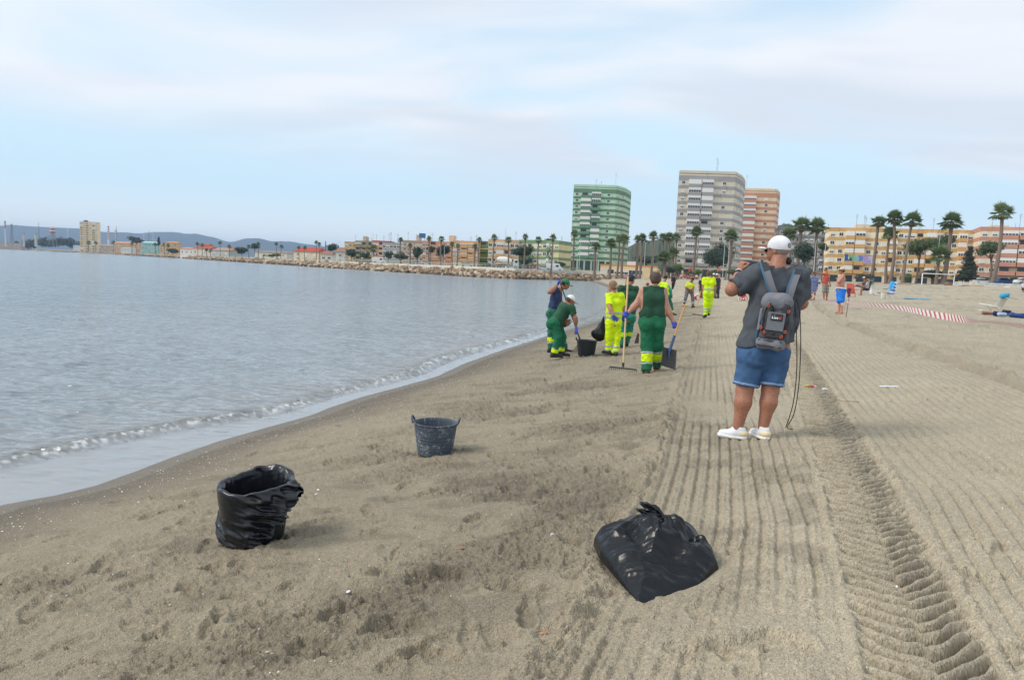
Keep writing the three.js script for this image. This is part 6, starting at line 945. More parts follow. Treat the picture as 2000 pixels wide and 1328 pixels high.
person({ label: 'crouching worker with a red cap, left of the head of the shovel carrier', foot: [1269, 602], crop: CA, head: [1300, 208, 0], neck: [1306, 240, 0], sl: [1280, 262, 0.1], sr: [1335, 265, -0.1], el: [1275, 330, 0.2], wl: [1295, 380, 0.3], er: [1345, 330, 0.1], wr: [1330, 380, 0.2], hipL: [1290, 380, 0], hipR: [1330, 380, 0], kl: [1285, 370, 0.35], kr: [1340, 370, 0.35], al: [1290, 440, 0.1], ar: [1330, 440, 0.1], yaw: 0.5, pitch: 0.4, cap: '#c22f36', hair: 'short', cell: 0.02, shirt: { color: '#2d6048', sleeve: 0.7 }, pants: { color: GRN }, shoes: BOOT });
person({ label: 'worker in a yellow shirt and grey trousers looking down, right of the shovel handle', foot: [1354, 601], crop: CF, head: [688, 445, 0], neck: [652, 485, 0], sl: [600, 510, 0], sr: [705, 515, 0], el: [568, 590, -0.05], wl: [640, 615, -0.22], er: [715, 590, -0.05], wr: [690, 635, -0.22], hipL: [595, 660, 0], hipR: [672, 660, 0], kl: [565, 780, -0.05], kr: [698, 790, 0], al: [535, 885, 0.05], ar: [700, 930, 0], yaw: 2.5, pitch: 0.5, skin: '#8a5f4c', hair: 'short', hairColor: '#1e1815', eyes: 1, cell: 0.018, shirt: { color: '#d3dd2e', sleeve: 0.75, hem: [635, 645] }, pants: { color: '#6f6d70', belt: '#26252a', bands: [[0.45, 0.70, SIL]] }, shoes: BOOT, footL: 2.6, footR: -2.2 });
const W8 = person({ label: 'worker with brown hair in bright yellow walking away along the raked strip', foot: [1381, 622], crop: CF, head: [990, 335, 0], neck: [990, 392, 0], sl: [912, 430, 0], sr: [1075, 430, 0], el: [890, 560, 0.02], wl: [888, 670, 0.1], er: [1108, 560, 0.0], wr: [1115, 690, 0.05], hipL: [945, 700, 0], hipR: [1030, 700, 0], kl: [935, 900, 0], kr: [1015, 890, 0.06], al: [935, 1090, -0.02], ar: [988, 1060, 0.15], pitch: 0.2, skin: '#b98671', hair: 'long', hairColor: '#5b4030', cell: 0.016, handL: 'grip', shirt: { color: YEL, sleeve: 0.75, hem: [990, 650], bands: [[0.05, 0.10], [0.15, 0.20]], loose: 1.25 }, pants: { color: '#cdf400', bands: [[0.36, 0.5, SIL], [0.62, 0.75, SIL]], legK: 1.15, end: 0.97 }, shoes: BOOT, footL: 0.1, footR: 0.0, liftL: 0.2 });
person({ label: 'distant person dressed all in black walking on the wet sand', foot: [1313, 565], crop: CF, head: [342, 352, 0], neck: [340, 380, 0], sl: [312, 405, 0], sr: [368, 405, 0], el: [305, 450, 0], wl: [308, 490, 0.1], er: [376, 450, 0], wr: [372, 490, 0.1], hipL: [322, 500, 0], hipR: [350, 500, 0], kl: [318, 560, 0], kr: [342, 555, 0.1], al: [314, 608, 0], ar: [330, 600, 0.2], cell: 0.03, hair: 'short', hairColor: '#201c1b', shirt: { color: '#26272c', sleeve: 1.6 }, pants: { color: '#232429' }, shoes: BOOT });
for (const [hx, hy, hex, lab] of [[1088, 352, '#2b2c33', 'left one of two distant people in white caps right of the worker in yellow'], [1143, 358, '#33343b', 'right one of two distant people in white caps right of the worker in yellow'], [876, 400, '#2a2a2e', 'distant person in dark clothes just left of the worker in yellow']])
  person({ label: lab, foot: [CF[0] + hx / CF[2], 583], crop: CF, head: [hx, hy, 0], neck: [hx, hy + 42, 0], sl: [hx - 48, hy + 70, 0], sr: [hx + 48, hy + 70, 0], el: [hx - 62, hy + 150, 0], wl: [hx - 60, hy + 220, 0.1], er: [hx + 62, hy + 150, 0], wr: [hx + 60, hy + 220, 0.1], hipL: [hx - 25, hy + 225, 0], hipR: [hx + 25, hy + 225, 0], kl: [hx - 25, hy + 330, 0], kr: [hx + 25, hy + 330, 0.05], al: [hx - 25, hy + 425, 0], ar: [hx + 25, hy + 425, 0], cell: 0.03, cap: hx > 1000 ? '#e4e2e0' : '#2a2626', hair: 'short', shirt: { color: hex, sleeve: 0.7 }, pants: { color: '#3a4048' }, shoes: BOOT });
// sitting and standing bathers far up the beach
[[1331, 540, '#c9a9a0', 'in a pale top'], [1338, 539, '#b23b45', 'in red beside the one in a pale top'], [1344, 541, '#c8485a', 'in crimson, in the middle of the far group'], [1352, 541, '#39405a', 'in dark blue, right of the one in crimson'], [1322, 542, '#3b3338', 'in black, leftmost of the far group'], [1361, 541, '#d8cfc6', 'in a white top, right half of the far group'], [1289, 547, '#b9b2c6', 'in lilac, sitting by the boulders'], [1349, 537, '#b8433c', 'in red standing behind the others', 1], [1222, 541, '#8a90b8', 'in pale blue sitting on the boulders'], [1405, 537, '#b77a62', 'bare chested before the bush by the stout palm', 1]].forEach(([px, py, hex, lab, stand], i) => {
  const root = groundHit(px, Math.max(py, horizonY(px) + 4.2)); root.copy(at(px, py + 4, Math.min(depthOf(root), 120))); const D = depthOf(root), u = D / FPX, m = (x, y, z) => [x / u, -y / u, z], H = stand ? 0.45 : 0;
  person({ label: 'far bather ' + lab, root, crop: [px, py + 4, 1], cell: 0.035, group: undefined, head: m(0, 0.78 + H * 1.9, 0), neck: m(0, 0.62 + H * 1.9, 0), sl: m(-0.17, 0.54 + H * 1.9, 0), sr: m(0.17, 0.54 + H * 1.9, 0), el: m(-0.26, 0.32 + H * 1.7, 0.05), wl: m(-0.2, 0.14 + H * 1.5, 0.2), er: m(0.26, 0.32 + H * 1.7, 0.05), wr: m(0.2, 0.14 + H * 1.5, 0.2), hipL: m(-0.09, 0.12 + H * 1.7, 0), hipR: m(0.09, 0.12 + H * 1.7, 0), kl: stand ? m(-0.1, 0.45, 0) : m(-0.12, 0.42, -0.35), kr: stand ? m(0.1, 0.45, 0.05) : m(0.14, 0.40, -0.35), al: stand ? m(-0.1, 0.08, 0) : m(-0.12, 0.06, -0.55), ar: stand ? m(0.1, 0.08, 0.05) : m(0.14, 0.06, -0.55), yaw: i % 2 ? 2.8 : 0.6, skin: i % 3 ? '#b07a62' : '#c08e78', hair: 'short', barefoot: 1, shirt: { color: hex, sleeve: 0.5 }, pants: { color: '#3c3f4e', end: -0.45, name: 'shorts' } });
});
// ---------------------------------------------------------------- the photographer with the backpack
const CP = [0, 0, 1];                                             // joints given straight in picture pixels
const shoeWhite = new THREE.MeshStandardMaterial({ color: new THREE.Color('#e9e9ea'), roughness: 0.75, bumpMap: weave, bumpScale: 0.002 });
const denim = (() => { const t = noiseTex(512, (u, v, x, y) => { const tw = ((x + y) % 6 < 3 ? 0.06 : -0.04), q = 0.80 + tw + 0.14 * (tileNoise(u, v, 8, 3) - 0.4) + 0.10 * (h2(x, y >> 2, 7) - 0.5); return [q * 0.97, q * 0.985, q]; }, true); t.repeat.set(3.2, 3.2); return new THREE.MeshStandardMaterial({ color: new THREE.Color('#4d739f'), roughness: 0.9, map: t, bumpMap: weave, bumpScale: 0.0015 }); })();
const PHOTOG = person({
  label: 'photographer in a white cap, charcoal t-shirt and denim shorts seen from behind', foot: [1465, 856], crop: CP, cell: 0.0085, handCell: 0.0036,
  head: [1520, 488, 0.02], neck: [1519, 522, 0.0], sl: [1482, 537, 0.02], sr: [1558, 540, 0.0], el: [1430, 566, 0.03], wl: [1445, 530, 0.24], er: [1566, 592, 0.08], wr: [1545, 600, 0.30],
  chest: [1520, 572, 0.01], belly: [1506, 628, 0.03], hipL: [1470, 692, 0.01], hipR: [1513, 692, 0.01], kl: [1455, 762, 0.02], kr: [1505, 762, 0.0], al: [1441, 838, 0.03], ar: [1490, 838, 0.0],
  yaw: 0.72, pitch: 0.05, roll: 0.03, build: 1.12, bellyK: 1.18, hipK: 1.02, seatK: 0.95, armK: 1.22, legK: 1.16, neckK: 1.2, headSize: 0.98, skin: '#a9745d', eyes: 1, hair: 'short', hairColor: '#8f7f76', cap: '#ecebee', capBack: true,
  handL: 'grip', thumbL: -1, palmL: [0.9, 0, -0.2], dirL: [0.25, 1, 0.1], seatDir: [0, 0, 0.05],
  shirt: { name: 't_shirt', color: '#4b5056', sleeve: 0.80, loose: 1.22, hem: [1500, 671], skirt: [1498, 676], hemN: [0.16, -1, 0], grow: 0.020, fold: 0.019, cell: 0.0085, long: true, collar: 0.12 },
  pants: { name: 'denim_shorts', mat: denim, end: -0.17, waist: [1492, 655], grow: 0.020, legK: 0.94, fold: 0.013 },
  shoes: { mat: shoeWhite, sole: '#efefee' }, shoeG: shoeGeos(0.232, 0.92), footL: 1.15, footR: 0.30,
  after: (g, j, { hm, J, up }) => {
    const fr = M('#1d2023', 0.4);
    part('glasses', baked(merge([tubeG([V(0.082, 0.012, 0.01), V(0.080, 0.016, -0.04), V(0.066, 0.012, -0.088)], 0.0032, 6, 12), tubeG([V(-0.082, 0.012, 0.01), V(-0.080, 0.016, -0.04), V(-0.066, 0.012, -0.088)], 0.0032, 6, 12), ...[-1, 1].map((s) => new THREE.TorusGeometry(0.022, 0.003, 6, 20).translate(s * 0.034, 0.006, -0.104)), rodG(V(-0.012, 0.01, -0.106), V(0.012, 0.01, -0.106), 0.003)]), hm), fr, g);
    part('lenses', baked(merge([-1, 1].map((s) => new THREE.CylinderGeometry(0.021, 0.021, 0.002, 18).rotateX(Math.PI / 2).translate(s * 0.034, 0.006, -0.104))), hm), M('#2a3138', 0.1), g);
    // frayed hems of the shorts and the back pockets' seams
    for (const [h, k] of [[j.hipL, j.kl], [j.hipR, j.kr]]) { const n = k.clone().sub(h).normalize(), q = h.clone().lerp(k, 0.815); part('frayed_hem', softBody({ prims: [cap(h, h.clone().lerp(k, 0.98), 0.100 * 1.16, 0.090 * 1.16 * 0.94)], k: 0.02, grow: 0.0215, cuts: [[q.clone().addScaledVector(n, -0.007), n.clone().negate()], [q.clone().addScaledVector(n, 0.016), n]], wrinkle: (x, y, z) => 0.004 * vn3(x * 130, y * 60, z * 130), cell: 0.006 }), cloth('#7f9cc0'), g); }
    // watch and bracelet on the raised wrist
    const d = j.wl.clone().sub(j.el).normalize(), w = j.wl.clone().addScaledVector(d, -0.05), m = frame(d, V(0, 0, -1)); m.setPosition(w);
    const st = part('watch_strap', baked(new THREE.TorusGeometry(0.041, 0.009, 8, 28).rotateX(Math.PI / 2), m), M('#26282b', 0.6), g); part('watch_face', baked(new THREE.CylinderGeometry(0.019, 0.019, 0.012, 20).rotateZ(Math.PI / 2).translate(-0.048, 0, 0), m), M('#c9ccd0', 0.2), st);
    const m2 = m.clone(); m2.setPosition(j.wl.clone().addScaledVector(d, -0.022)); part('bracelet', baked(new THREE.TorusGeometry(0.037, 0.006, 8, 28).rotateX(Math.PI / 2), m2), M('#d9c9c6', 0.6), g);
    part('earpiece', softBody({ prims: [ell(J([1541, 510, -0.02]), V(0.024, 0.036, 0.024))], k: 0.01, cell: 0.006 }), M('#141416', 0.6), g);
    part('heel_patch', merge([[j.al, 1.15], [j.ar, 0.30]].map(([a, y]) => baked(softBody({ prims: [cap(V(0, 0.05, 0.045), V(0, 0.045, -0.03), 0.042, 0.044)], k: 0.01, grow: 0.003, cuts: [[V(0, 0.034, 0), V(0, -1, 0)], [V(0, 0.07, 0), V(0, 1, 0)], [V(0, 0, 0.02), V(0, 0, -1)]], cell: 0.005 }), new THREE.Matrix4().compose(a.clone().add(V(0, -0.085, 0)), new THREE.Quaternion().setFromEuler(new THREE.Euler(0, y, 0)), V(1.08, 1, 1.08))))), M('#e6cf9c', 0.6), g);
  },
});
// phone held up in front of him
{ const D = PHOTOG.D, c = at(1466, 517, D + 0.30), g = thing('smartphone', 'phone held up sideways in the photographer\'s left hand', 'phone', c); g.rotation.set(-0.05, 0.12, -0.06);
  part('case', new RoundedBoxGeometry(0.155, 0.075, 0.010, 3, 0.005), M('#2a2325', 0.4), g); part('screen', boxG(0.140, 0.066, 0.002, 0, 0, 0.0056), M('#56626f', 0.12), g); part('camera_bump', new RoundedBoxGeometry(0.03, 0.03, 0.004, 2, 0.002).translate(-0.05, 0.015, -0.0065), M('#15161a', 0.3), g); }
// backpack
{
  const D = PHOTOG.D - 0.20, top = at(1524, 577, D), bot = at(1505, 684, D - 0.01), c = top.clone().lerp(bot, 0.5), g = thing('backpack', 'grey and black backpack with orange zip pulls on the photographer\'s back', 'backpack', c), H = top.distanceTo(bot);
  const yv = top.clone().sub(bot).normalize(), zv = camera.position.clone().sub(c).setY(0).normalize(); zv.addScaledVector(V(1, 0, 0), -0.22).normalize(); const xv = yv.clone().cross(zv).normalize(), z2 = xv.clone().cross(yv).normalize(); g.quaternion.setFromRotationMatrix(new THREE.Matrix4().makeBasis(xv, yv, z2));
  const grey = cloth('#7b7b82', 0.7), dark = cloth('#2f2f33', 0.75), mid = cloth('#505157', 0.75), blue = cloth('#38607a', 0.7), org = M('#cf5329', 0.5), wr = (a) => (x, y, z) => a * vn3(x * 14, y * 14, z * 14) + a * 0.4 * vn3(x * 40, y * 40, z * 40);
  const rb = (w, h, d, r, x, y, z) => new RoundedBoxGeometry(w, h, d, 5, r).translate(x, y, z), W = 0.245, y = (t) => H * (t - 0.5);                      // t: 0 bottom, 1 top
  const sb = (x, yy, z, rx, ry, rz, k = 0.05, cell = 0.007) => { const P = []; for (const a of [-1, 1]) for (const b of [-1, 1]) P.push(cap(V(x + a * (rx - rz), yy + b * (ry - rz), z), V(x + a * (rx - rz), yy + b * (ry - rz) * 0.2, z), rz)); P.push(cap(V(x - (rx - rz), yy, z), V(x + (rx - rz), yy, z), rz)); return softBody({ prims: P, k, wrinkle: wr(0.005), cell }); };
  part('main_bag', sb(0, y(0.52), -0.02, W / 2 + 0.01, H * 0.44, 0.075), mid, g);
  part('top_cover', sb(-0.012, y(0.87), 0.0, W / 2 - 0.005, H * 0.135, 0.07), grey, g);
  part('side_panel', rb(0.03, H * 0.42, 0.10, 0.014, -W / 2 - 0.002, y(0.52), 0.0), grey, g);
  const pk = part('front_pocket', sb(0.018, y(0.54), 0.055, W / 2 - 0.018, H * 0.30, 0.035, 0.03, 0.006), dark, g);
  part('pocket_panel', rb(0.150, H * 0.33, 0.010, 0.004, 0.022, y(0.50), 0.096), cloth('#696b72', 0.7), pk);
  part('pocket_flap', rb(0.165, H * 0.12, 0.014, 0.005, 0.02, y(0.275), 0.085), dark, pk);
  part('buckle', rb(0.022, 0.022, 0.01, 0.003, 0.015, y(0.29), 0.096), M('#17171a', 0.4), pk);
  part('lower_pouch', sb(-0.004, y(0.11), 0.025, W / 2 - 0.008, H * 0.11, 0.05, 0.03, 0.006), grey, g);
  for (const [t, m] of [[0.15, dark], [0.055, dark], [0.205, mid]]) part('pouch_band', rb(W * 0.84, 0.011, 0.016, 0.004, -0.004, y(t), 0.072), m, g);
  // logo plate with its print
  const cv = document.createElement('canvas'); cv.width = 512; cv.height = 320; const x2 = cv.getContext('2d'); x2.fillStyle = '#0f0f11'; x2.fillRect(0, 0, 512, 320); x2.font = 'bold 165px sans-serif'; x2.textBaseline = 'middle'; x2.fillStyle = '#f1f1f1'; x2.fillText('L', 30, 180); x2.font = 'bold 150px sans-serif'; x2.fillText('\u0131ve', 122, 186); x2.fillStyle = '#d8402c'; x2.font = 'bold 165px sans-serif'; x2.fillText('U', 350, 180); x2.fillStyle = '#f1f1f1'; for (let i = 0; i < 3; i++) { x2.lineWidth = 7; x2.strokeStyle = '#cfcfcf'; x2.beginPath(); x2.arc(152, 104, 12 + i * 14, -2.4, -0.75); x2.stroke(); }
  const lt = new THREE.CanvasTexture(cv); lt.colorSpace = THREE.SRGBColorSpace;
  const lp = part('logo_plate', rb(0.100, 0.062, 0.006, 0.002, 0.026, y(0.575), 0.103), M('#0f0f11', 0.5), pk); part('logo_print', new THREE.PlaneGeometry(0.096, 0.058).translate(0.026, y(0.575), 0.1066), new THREE.MeshStandardMaterial({ map: lt, roughness: 0.5 }), lp);
  // zip tapes and orange pulls
  part('zip', tubeG([V(-0.085, y(0.30), 0.085), V(-0.082, y(0.70), 0.088), V(-0.04, y(0.83), 0.08), V(0.07, y(0.83), 0.08), V(0.112, y(0.70), 0.085), V(0.112, y(0.30), 0.085)], 0.005, 6, 60), M('#141416', 0.6), g);
  for (const [px, t, rz] of [[-0.062, 0.765, 0.3], [0.115, 0.705, -0.3], [-0.094, 0.37, 0.4], [0.114, 0.34, -0.2], [-0.06, 0.29, 0.5], [0.09, 0.245, -0.3]]) part('zip_pull', tubeG([V(0, 0.018, 0), V(0.010, 0.006, 0.004), V(0.007, -0.014, 0.006), V(-0.007, -0.014, 0.006), V(-0.010, 0.006, 0.004)], 0.0038, 6, 24, true).scale(0.78, 0.78, 0.78).rotateZ(rz).translate(px, y(t), 0.095), org, g);
  part('carry_handle', tubeG([V(-0.05, y(0.98), -0.04), V(-0.04, y(1.03), -0.03), V(0.04, y(1.03), -0.03), V(0.05, y(0.98), -0.04)], 0.010, 8, 30), dark, g);
  part('port_cover', new THREE.CylinderGeometry(0.016, 0.016, 0.012, 16).rotateX(Math.PI / 2 - 0.3).translate(-0.085, y(0.86), 0.058), M('#1d1d20', 0.5), g);
  // straps over the shoulders: ribbon with a blue edge
  const inv = g.matrix.clone(); g.updateMatrix(); inv.copy(g.matrix).invert();
  const ribbon = (pts, w, th, dx) => { const cu = new THREE.CatmullRomCurve3(pts), n = 44, P = [], I = []; for (let i = 0; i <= n; i++) { const p = cu.getPoint(i / n), t = cu.getTangent(i / n), a = V(1, 0, 0).addScaledVector(t, -t.x).normalize(), b = a.clone().cross(t).normalize(); for (const [u, v] of [[-1, -1], [1, -1], [1, 1], [-1, 1]]) { const q = p.clone().addScaledVector(a, u * w / 2 + dx).addScaledVector(b, v * th / 2); P.push(q.x, q.y, q.z); } } for (let i = 0; i < n; i++) for (let k = 0; k < 4; k++) { const a = i * 4 + k, b = i * 4 + (k + 1) % 4; I.push(a, b, a + 4, b, b + 4, a + 4); } const q = new THREE.BufferGeometry(); q.setAttribute('position', new THREE.Float32BufferAttribute(P, 3)); q.setIndex(I); const f = q.toNonIndexed(); f.computeVertexNormals(); return f; };
  const pd = PHOTOG.D, L = (pts) => pts.map(([px, py, dz]) => at(px, py, pd + dz).applyMatrix4(inv));
  for (const pts of [L([[1516, 580, -0.19], [1510, 566, -0.195], [1504, 548, -0.175], [1498, 530, -0.135], [1494, 518, -0.075], [1491, 513.5, 0.0], [1488, 519, 0.075], [1486, 540, 0.15]]), L([[1542, 582, -0.19], [1547, 566, -0.19], [1552, 551, -0.165], [1557, 537, -0.12], [1560, 526, -0.06], [1561, 523.5, 0.0], [1561, 531, 0.08], [1560, 550, 0.14]])]) { const s = part('shoulder_strap', ribbon(pts, 0.060, 0.014, 0), cloth('#69696f', 0.7), g); part('strap_edge', ribbon(pts, 0.018, 0.017, -0.032), blue, s); part('strap_pad', ribbon(pts.slice(3), 0.050, 0.021, 0.003), dark, s); }
  part('side_strap', tubeG(L([[1490, 618, -0.20], [1482, 640, -0.17], [1478, 664, -0.16], [1482, 680, -0.18]]), 0.011, 6, 30), blue, g);
}
// two thin black cables hanging from the bag to the sand
{ const pd = PHOTOG.D, c0 = at(1556, 598, pd - 0.1), foot = groundHit(1535, 838), tag0 = thing('cable', 'pair of thin black cables hanging from the backpack to the sand', 'cable', c0), L = (pts) => pts.map(([px, py, d]) => at(px, py, pd + d).sub(c0)); const dz = depthOf(foot) - pd;
  part('strand', tubeG([...L([[1552, 592, -0.16], [1555, 612, -0.12], [1556.5, 660, -0.08], [1557, 720, -0.04], [1552, 775, -0.02], [1544, 810, dz * 0.7]]), foot.clone().add(V(0, 0.012, 0)).sub(c0)], 0.0042, 6, 70), M('#1a1a1b', 0.5), tag0);
  part('strand', tubeG([...L([[1556, 584, -0.16], [1562, 606, -0.12], [1564.5, 650, -0.08], [1564, 700, -0.04], [1560, 760, -0.02], [1550, 812, dz * 0.7]]), foot.clone().add(V(0.015, 0.012, 0.005)).sub(c0), foot.clone().add(V(0.05, 0.012, 0.05)).sub(c0)], 0.0042, 6, 70), M('#1a1a1b', 0.5), tag0); }

// ---------------------------------------------------------------- onlookers on the dry sand to the right
const stripe = (() => { const t = noiseTex(64, (u, v) => (v * 8 % 1 < 0.72 ? [0.16, 0.24, 0.48] : [0.80, 0.82, 0.88]), true); t.repeat.set(1, 2.6); return new THREE.MeshStandardMaterial({ map: t, roughness: 0.95 }); })();
const checks = (() => { const t = noiseTex(64, (u, v) => { const q = 0.30 + 0.32 * tileNoise(u, v, 8, 4) + ((u * 6 % 1 < 0.4) !== (v * 6 % 1 < 0.4) ? 0.16 : 0); return [q, q, q * 0.95]; }, true); t.repeat.set(5, 5); return new THREE.MeshStandardMaterial({ map: t, roughness: 0.95 }); })();
person({ label: 'child in a blue and white striped beach robe behind the barrier tape', foot: [1586, 587], crop: CR, size: 0.84, head: [262, 308, 0], neck: [268, 352, 0], sl: [232, 388, 0], sr: [318, 392, 0], el: [212, 480, 0.05], wl: [215, 545, 0.1], er: [338, 480, 0], wr: [335, 560, 0.03], hipL: [245, 580, 0], hipR: [295, 580, 0], kl: [238, 680, 0], kr: [292, 685, 0], al: [222, 765, 0], ar: [282, 760, 0], yaw: 1.2, skin: '#a3705a', hair: 'short', hairColor: '#5c4335', cell: 0.017, barefoot: 1, footL: 0.8, footR: 0.6, eyes: 1, shirt: { name: 'beach_robe', mat: stripe, sleeve: 1.75, hem: [265, 625], skirt: [265, 640], long: true, grow: 0.03, loose: 1.4 }, pants: { color: '#b9b3cc', end: -0.4, name: 'shorts' } });
person({ label: 'man in an orange and red shirt pointing left with an outstretched arm', foot: [1611, 587], crop: CR, head: [488, 238, 0], neck: [506, 292, 0], sl: [470, 325, -0.12], sr: [530, 335, 0.12], el: [380, 312, -0.16], wl: [285, 282, -0.18], er: [548, 430, 0.1], wr: [568, 505, 0.05], hipL: [460, 530, -0.06], hipR: [515, 530, 0.06], kl: [452, 650, -0.06], kr: [508, 655, 0.06], al: [455, 775, -0.06], ar: [502, 770, 0.06], yaw: 1.45, skin: '#b07660', hair: 'short', hairColor: '#3c332f', cell: 0.016, barefoot: 1, footL: 1.4, footR: 1.2, eyes: 1, handL: 'point', palmL: [0, -1, 0], belly: [470, 455, 0], shirt: { color: '#c65f48', sleeve: 0.5, hem: [485, 535], grow: 0.022 }, pants: { mat: checks, end: -0.05, name: 'shorts', grow: 0.024, waist: [485, 520] }, after: (g, j, { torso, up, lat, shM }) => { part('orange_panel', softBody({ prims: [cap(j.sr.clone().lerp(j.sl, 0.15), j.sr.clone().lerp(j.er, 0.4), 0.066, 0.06)], k: 0.02, grow: 0.026, cell: 0.012 }), cloth('#ee8e2c'), g); } });
person({ label: 'bare chested man in a straw hat and bright blue swim shorts, arms folded', foot: [1641.5, 613], crop: CR, head: [768, 268, 0], neck: [798, 318, 0], sl: [800, 355, -0.17], sr: [790, 350, 0.17], el: [712, 462, -0.24], wl: [705, 420, -0.02], er: [705, 440, 0.22], wr: [735, 440, -0.05], chest: [775, 415, 0], belly: [745, 515, 0], hipL: [775, 605, -0.09], hipR: [735, 605, 0.09], kl: [768, 790, -0.09], kr: [735, 800, 0.09], al: [770, 1000, -0.09], ar: [722, 985, 0.09], yaw: 1.35, pitch: -0.05, skin: '#c08a74', build: 1.12, bellyK: 1.15, hair: 'short', hairColor: '#4a3a32', hat: '#d9cba8', eyes: 1, cell: 0.014, barefoot: 1, footL: 1.4, footR: 1.3, seatDir: [0.05, 0, 0], pants: { color: '#1f7ee6', end: 0.02, name: 'swim_shorts', grow: 0.028, waist: [765, 572], belt: '#dfe6ee', legK: 1.2 } });
person({ label: 'reclining bather with a white cap resting in the back folding chair', foot: [1690, 576], crop: CR, head: [1165, 392, 0.3], neck: [1180, 430, 0.3], sl: [1165, 465, 0.12], sr: [1195, 465, 0.45], el: [1120, 500, 0.1], wl: [1060, 505, 0.1], er: [1140, 500, 0.5], wr: [1090, 500, 0.5], hipL: [1160, 560, 0.2], hipR: [1175, 560, 0.4], kl: [1070, 530, 0.2], kr: [1080, 530, 0.4], al: [1010, 530, 0.2], ar: [1020, 530, 0.4], yaw: 1.3, cap: '#e2e0dd', cell: 0.02, barefoot: 1, footL: 1.4, footR: 1.4, skin: '#a9745e', shirt: { color: '#6d6a68', sleeve: 0.6 }, pants: { color: '#56545a', end: 0.9 } });
person({ label: 'seated bather with an orange hat in the dark folding chair', foot: [1690, 577], crop: CR, head: [1232, 432, 0], neck: [1240, 465, 0], sl: [1225, 490, -0.16], sr: [1240, 490, 0.16], el: [1190, 535, -0.2], wl: [1130, 545, -0.15], er: [1200, 535, 0.2], wr: [1140, 545, 0.15], hipL: [1215, 590, -0.08], hipR: [1225, 590, 0.08], kl: [1115, 590, -0.1], kr: [1125, 590, 0.1], al: [1105, 685, -0.1], ar: [1120, 680, 0.12], yaw: 1.2, hat: '#c98a4a', cell: 0.018, barefoot: 1, footL: 1.4, footR: 1.4, skin: '#a9745e', shirt: { color: '#b9b3b6', sleeve: 0.6 }, pants: { color: '#2a2d3a', end: -0.3, name: 'shorts' } });
person({ label: 'sitting child in red and pink seen under the photographer\'s raised elbow', foot: [1450, 587], crop: CG, size: 0.8, head: [430, 765, 0.1], neck: [430, 785, 0.1], sl: [405, 800, 0.1], sr: [460, 800, 0.1], el: [392, 835, 0], wl: [400, 865, -0.1], er: [475, 835, 0], wr: [470, 865, -0.1], hipL: [415, 868, 0.1], hipR: [450, 868, 0.1], kl: [400, 850, -0.25], kr: [465, 850, -0.25], al: [400, 885, -0.3], ar: [465, 885, -0.3], yaw: 2.6, hair: 'short', cell: 0.02, barefoot: 1, skin: '#c08c76', shirt: { color: '#b8353f', sleeve: 0.3 }, pants: { color: '#d77f86', end: -0.4, name: 'shorts' } });
person({ label: 'bather in a white top cut by the right edge before the pale heap', foot: [1999, 571], crop: [1760, 500, 8.3], head: [1985, 410, 0], neck: [1987, 440, 0], sl: [1970, 462, 0], sr: [2004, 462, 0], el: [1965, 500, 0], wl: [1965, 530, 0], er: [2010, 500, 0], wr: [2010, 530, 0], hipL: [1978, 525, 0], hipR: [1998, 525, 0], kl: [1978, 555, 0], kr: [1998, 555, 0], al: [1978, 580, 0], ar: [1998, 580, 0], hair: 'short', cell: 0.03, barefoot: 1, shirt: { color: '#dfe0e4', sleeve: 0.6 }, pants: { color: '#2f3452', end: -0.1, name: 'shorts' } });

// ---------------------------------------------------------------- tools, tubs, sacks
const wood = M('#c9a06c', 0.7), woodPale = M('#d9b98c', 0.7), steelDark = M('#3a3c3f', 0.5, { metalness: 0.5 }), blueSteel = M('#30517f', 0.45), blackPl = new THREE.MeshPhysicalMaterial({ color: new THREE.Color(0.006, 0.007, 0.009), roughness: 0.36, specularIntensity: 0.6 });
const PA = (zx, zy, D) => at(CA[0] + zx / CA[2], CA[1] + zy / CA[2], D);
{ // rake held in W5's left glove
  const D = W5.D, a = PA(1080, 112, D + 0.25), b = PA(1024, 1120, D + 0.12), ground = b.clone(), g = thing('rake', 'long wooden handled rake with black steel head, teeth on the sand', 'rake', ground); const T = a.clone().sub(ground);
  part('handle', rodG(V(0, 0.05, 0), T, 0.0155, 0.0145, 10), woodPale, g); part('socket', rodG(V(0, -0.02, 0), T.clone().multiplyScalar(0.065), 0.021, 0.018, 10), steelDark, g);
  const l = PA(872, 1132, D + 0.12).sub(ground), r = PA(1176, 1168, D + 0.06).sub(ground); part('head', merge([rodG(l, r, 0.011, 0.011, 8), rodG(V(0, -0.0, 0), l.clone().lerp(r, 0.5), 0.012, 0.012, 6)]), steelDark, g); for (let i = 0; i < 15; i++) { const p = l.clone().lerp(r, i / 14); part('tooth', rodG(p, p.clone().add(V(0.008, -0.055, -0.015)), 0.006, 0.0025, 6), steelDark, g); } }
{ const D = W4.D, a = PA(1060, 118, D), b = PA(965, 985, D + 0.35), g = thing('rake', 'second wooden handle held by the worker with the navy cap, crossing behind the first', 'rake', b), T = a.clone().sub(b); part('handle', rodG(V(0, 0, 0), T, 0.016, 0.015, 10), wood, g); const h = V(0.2, 0, 0); part('head', rodG(h.clone().negate(), h, 0.011, 0.011, 8), steelDark, g); for (let i = 0; i < 13; i++) { const x = lerp(-0.2, 0.2, i / 12); part('tooth', rodG(V(x, 0, 0), V(x, -0.06, -0.02), 0.006, 0.003, 5), steelDark, g); } }
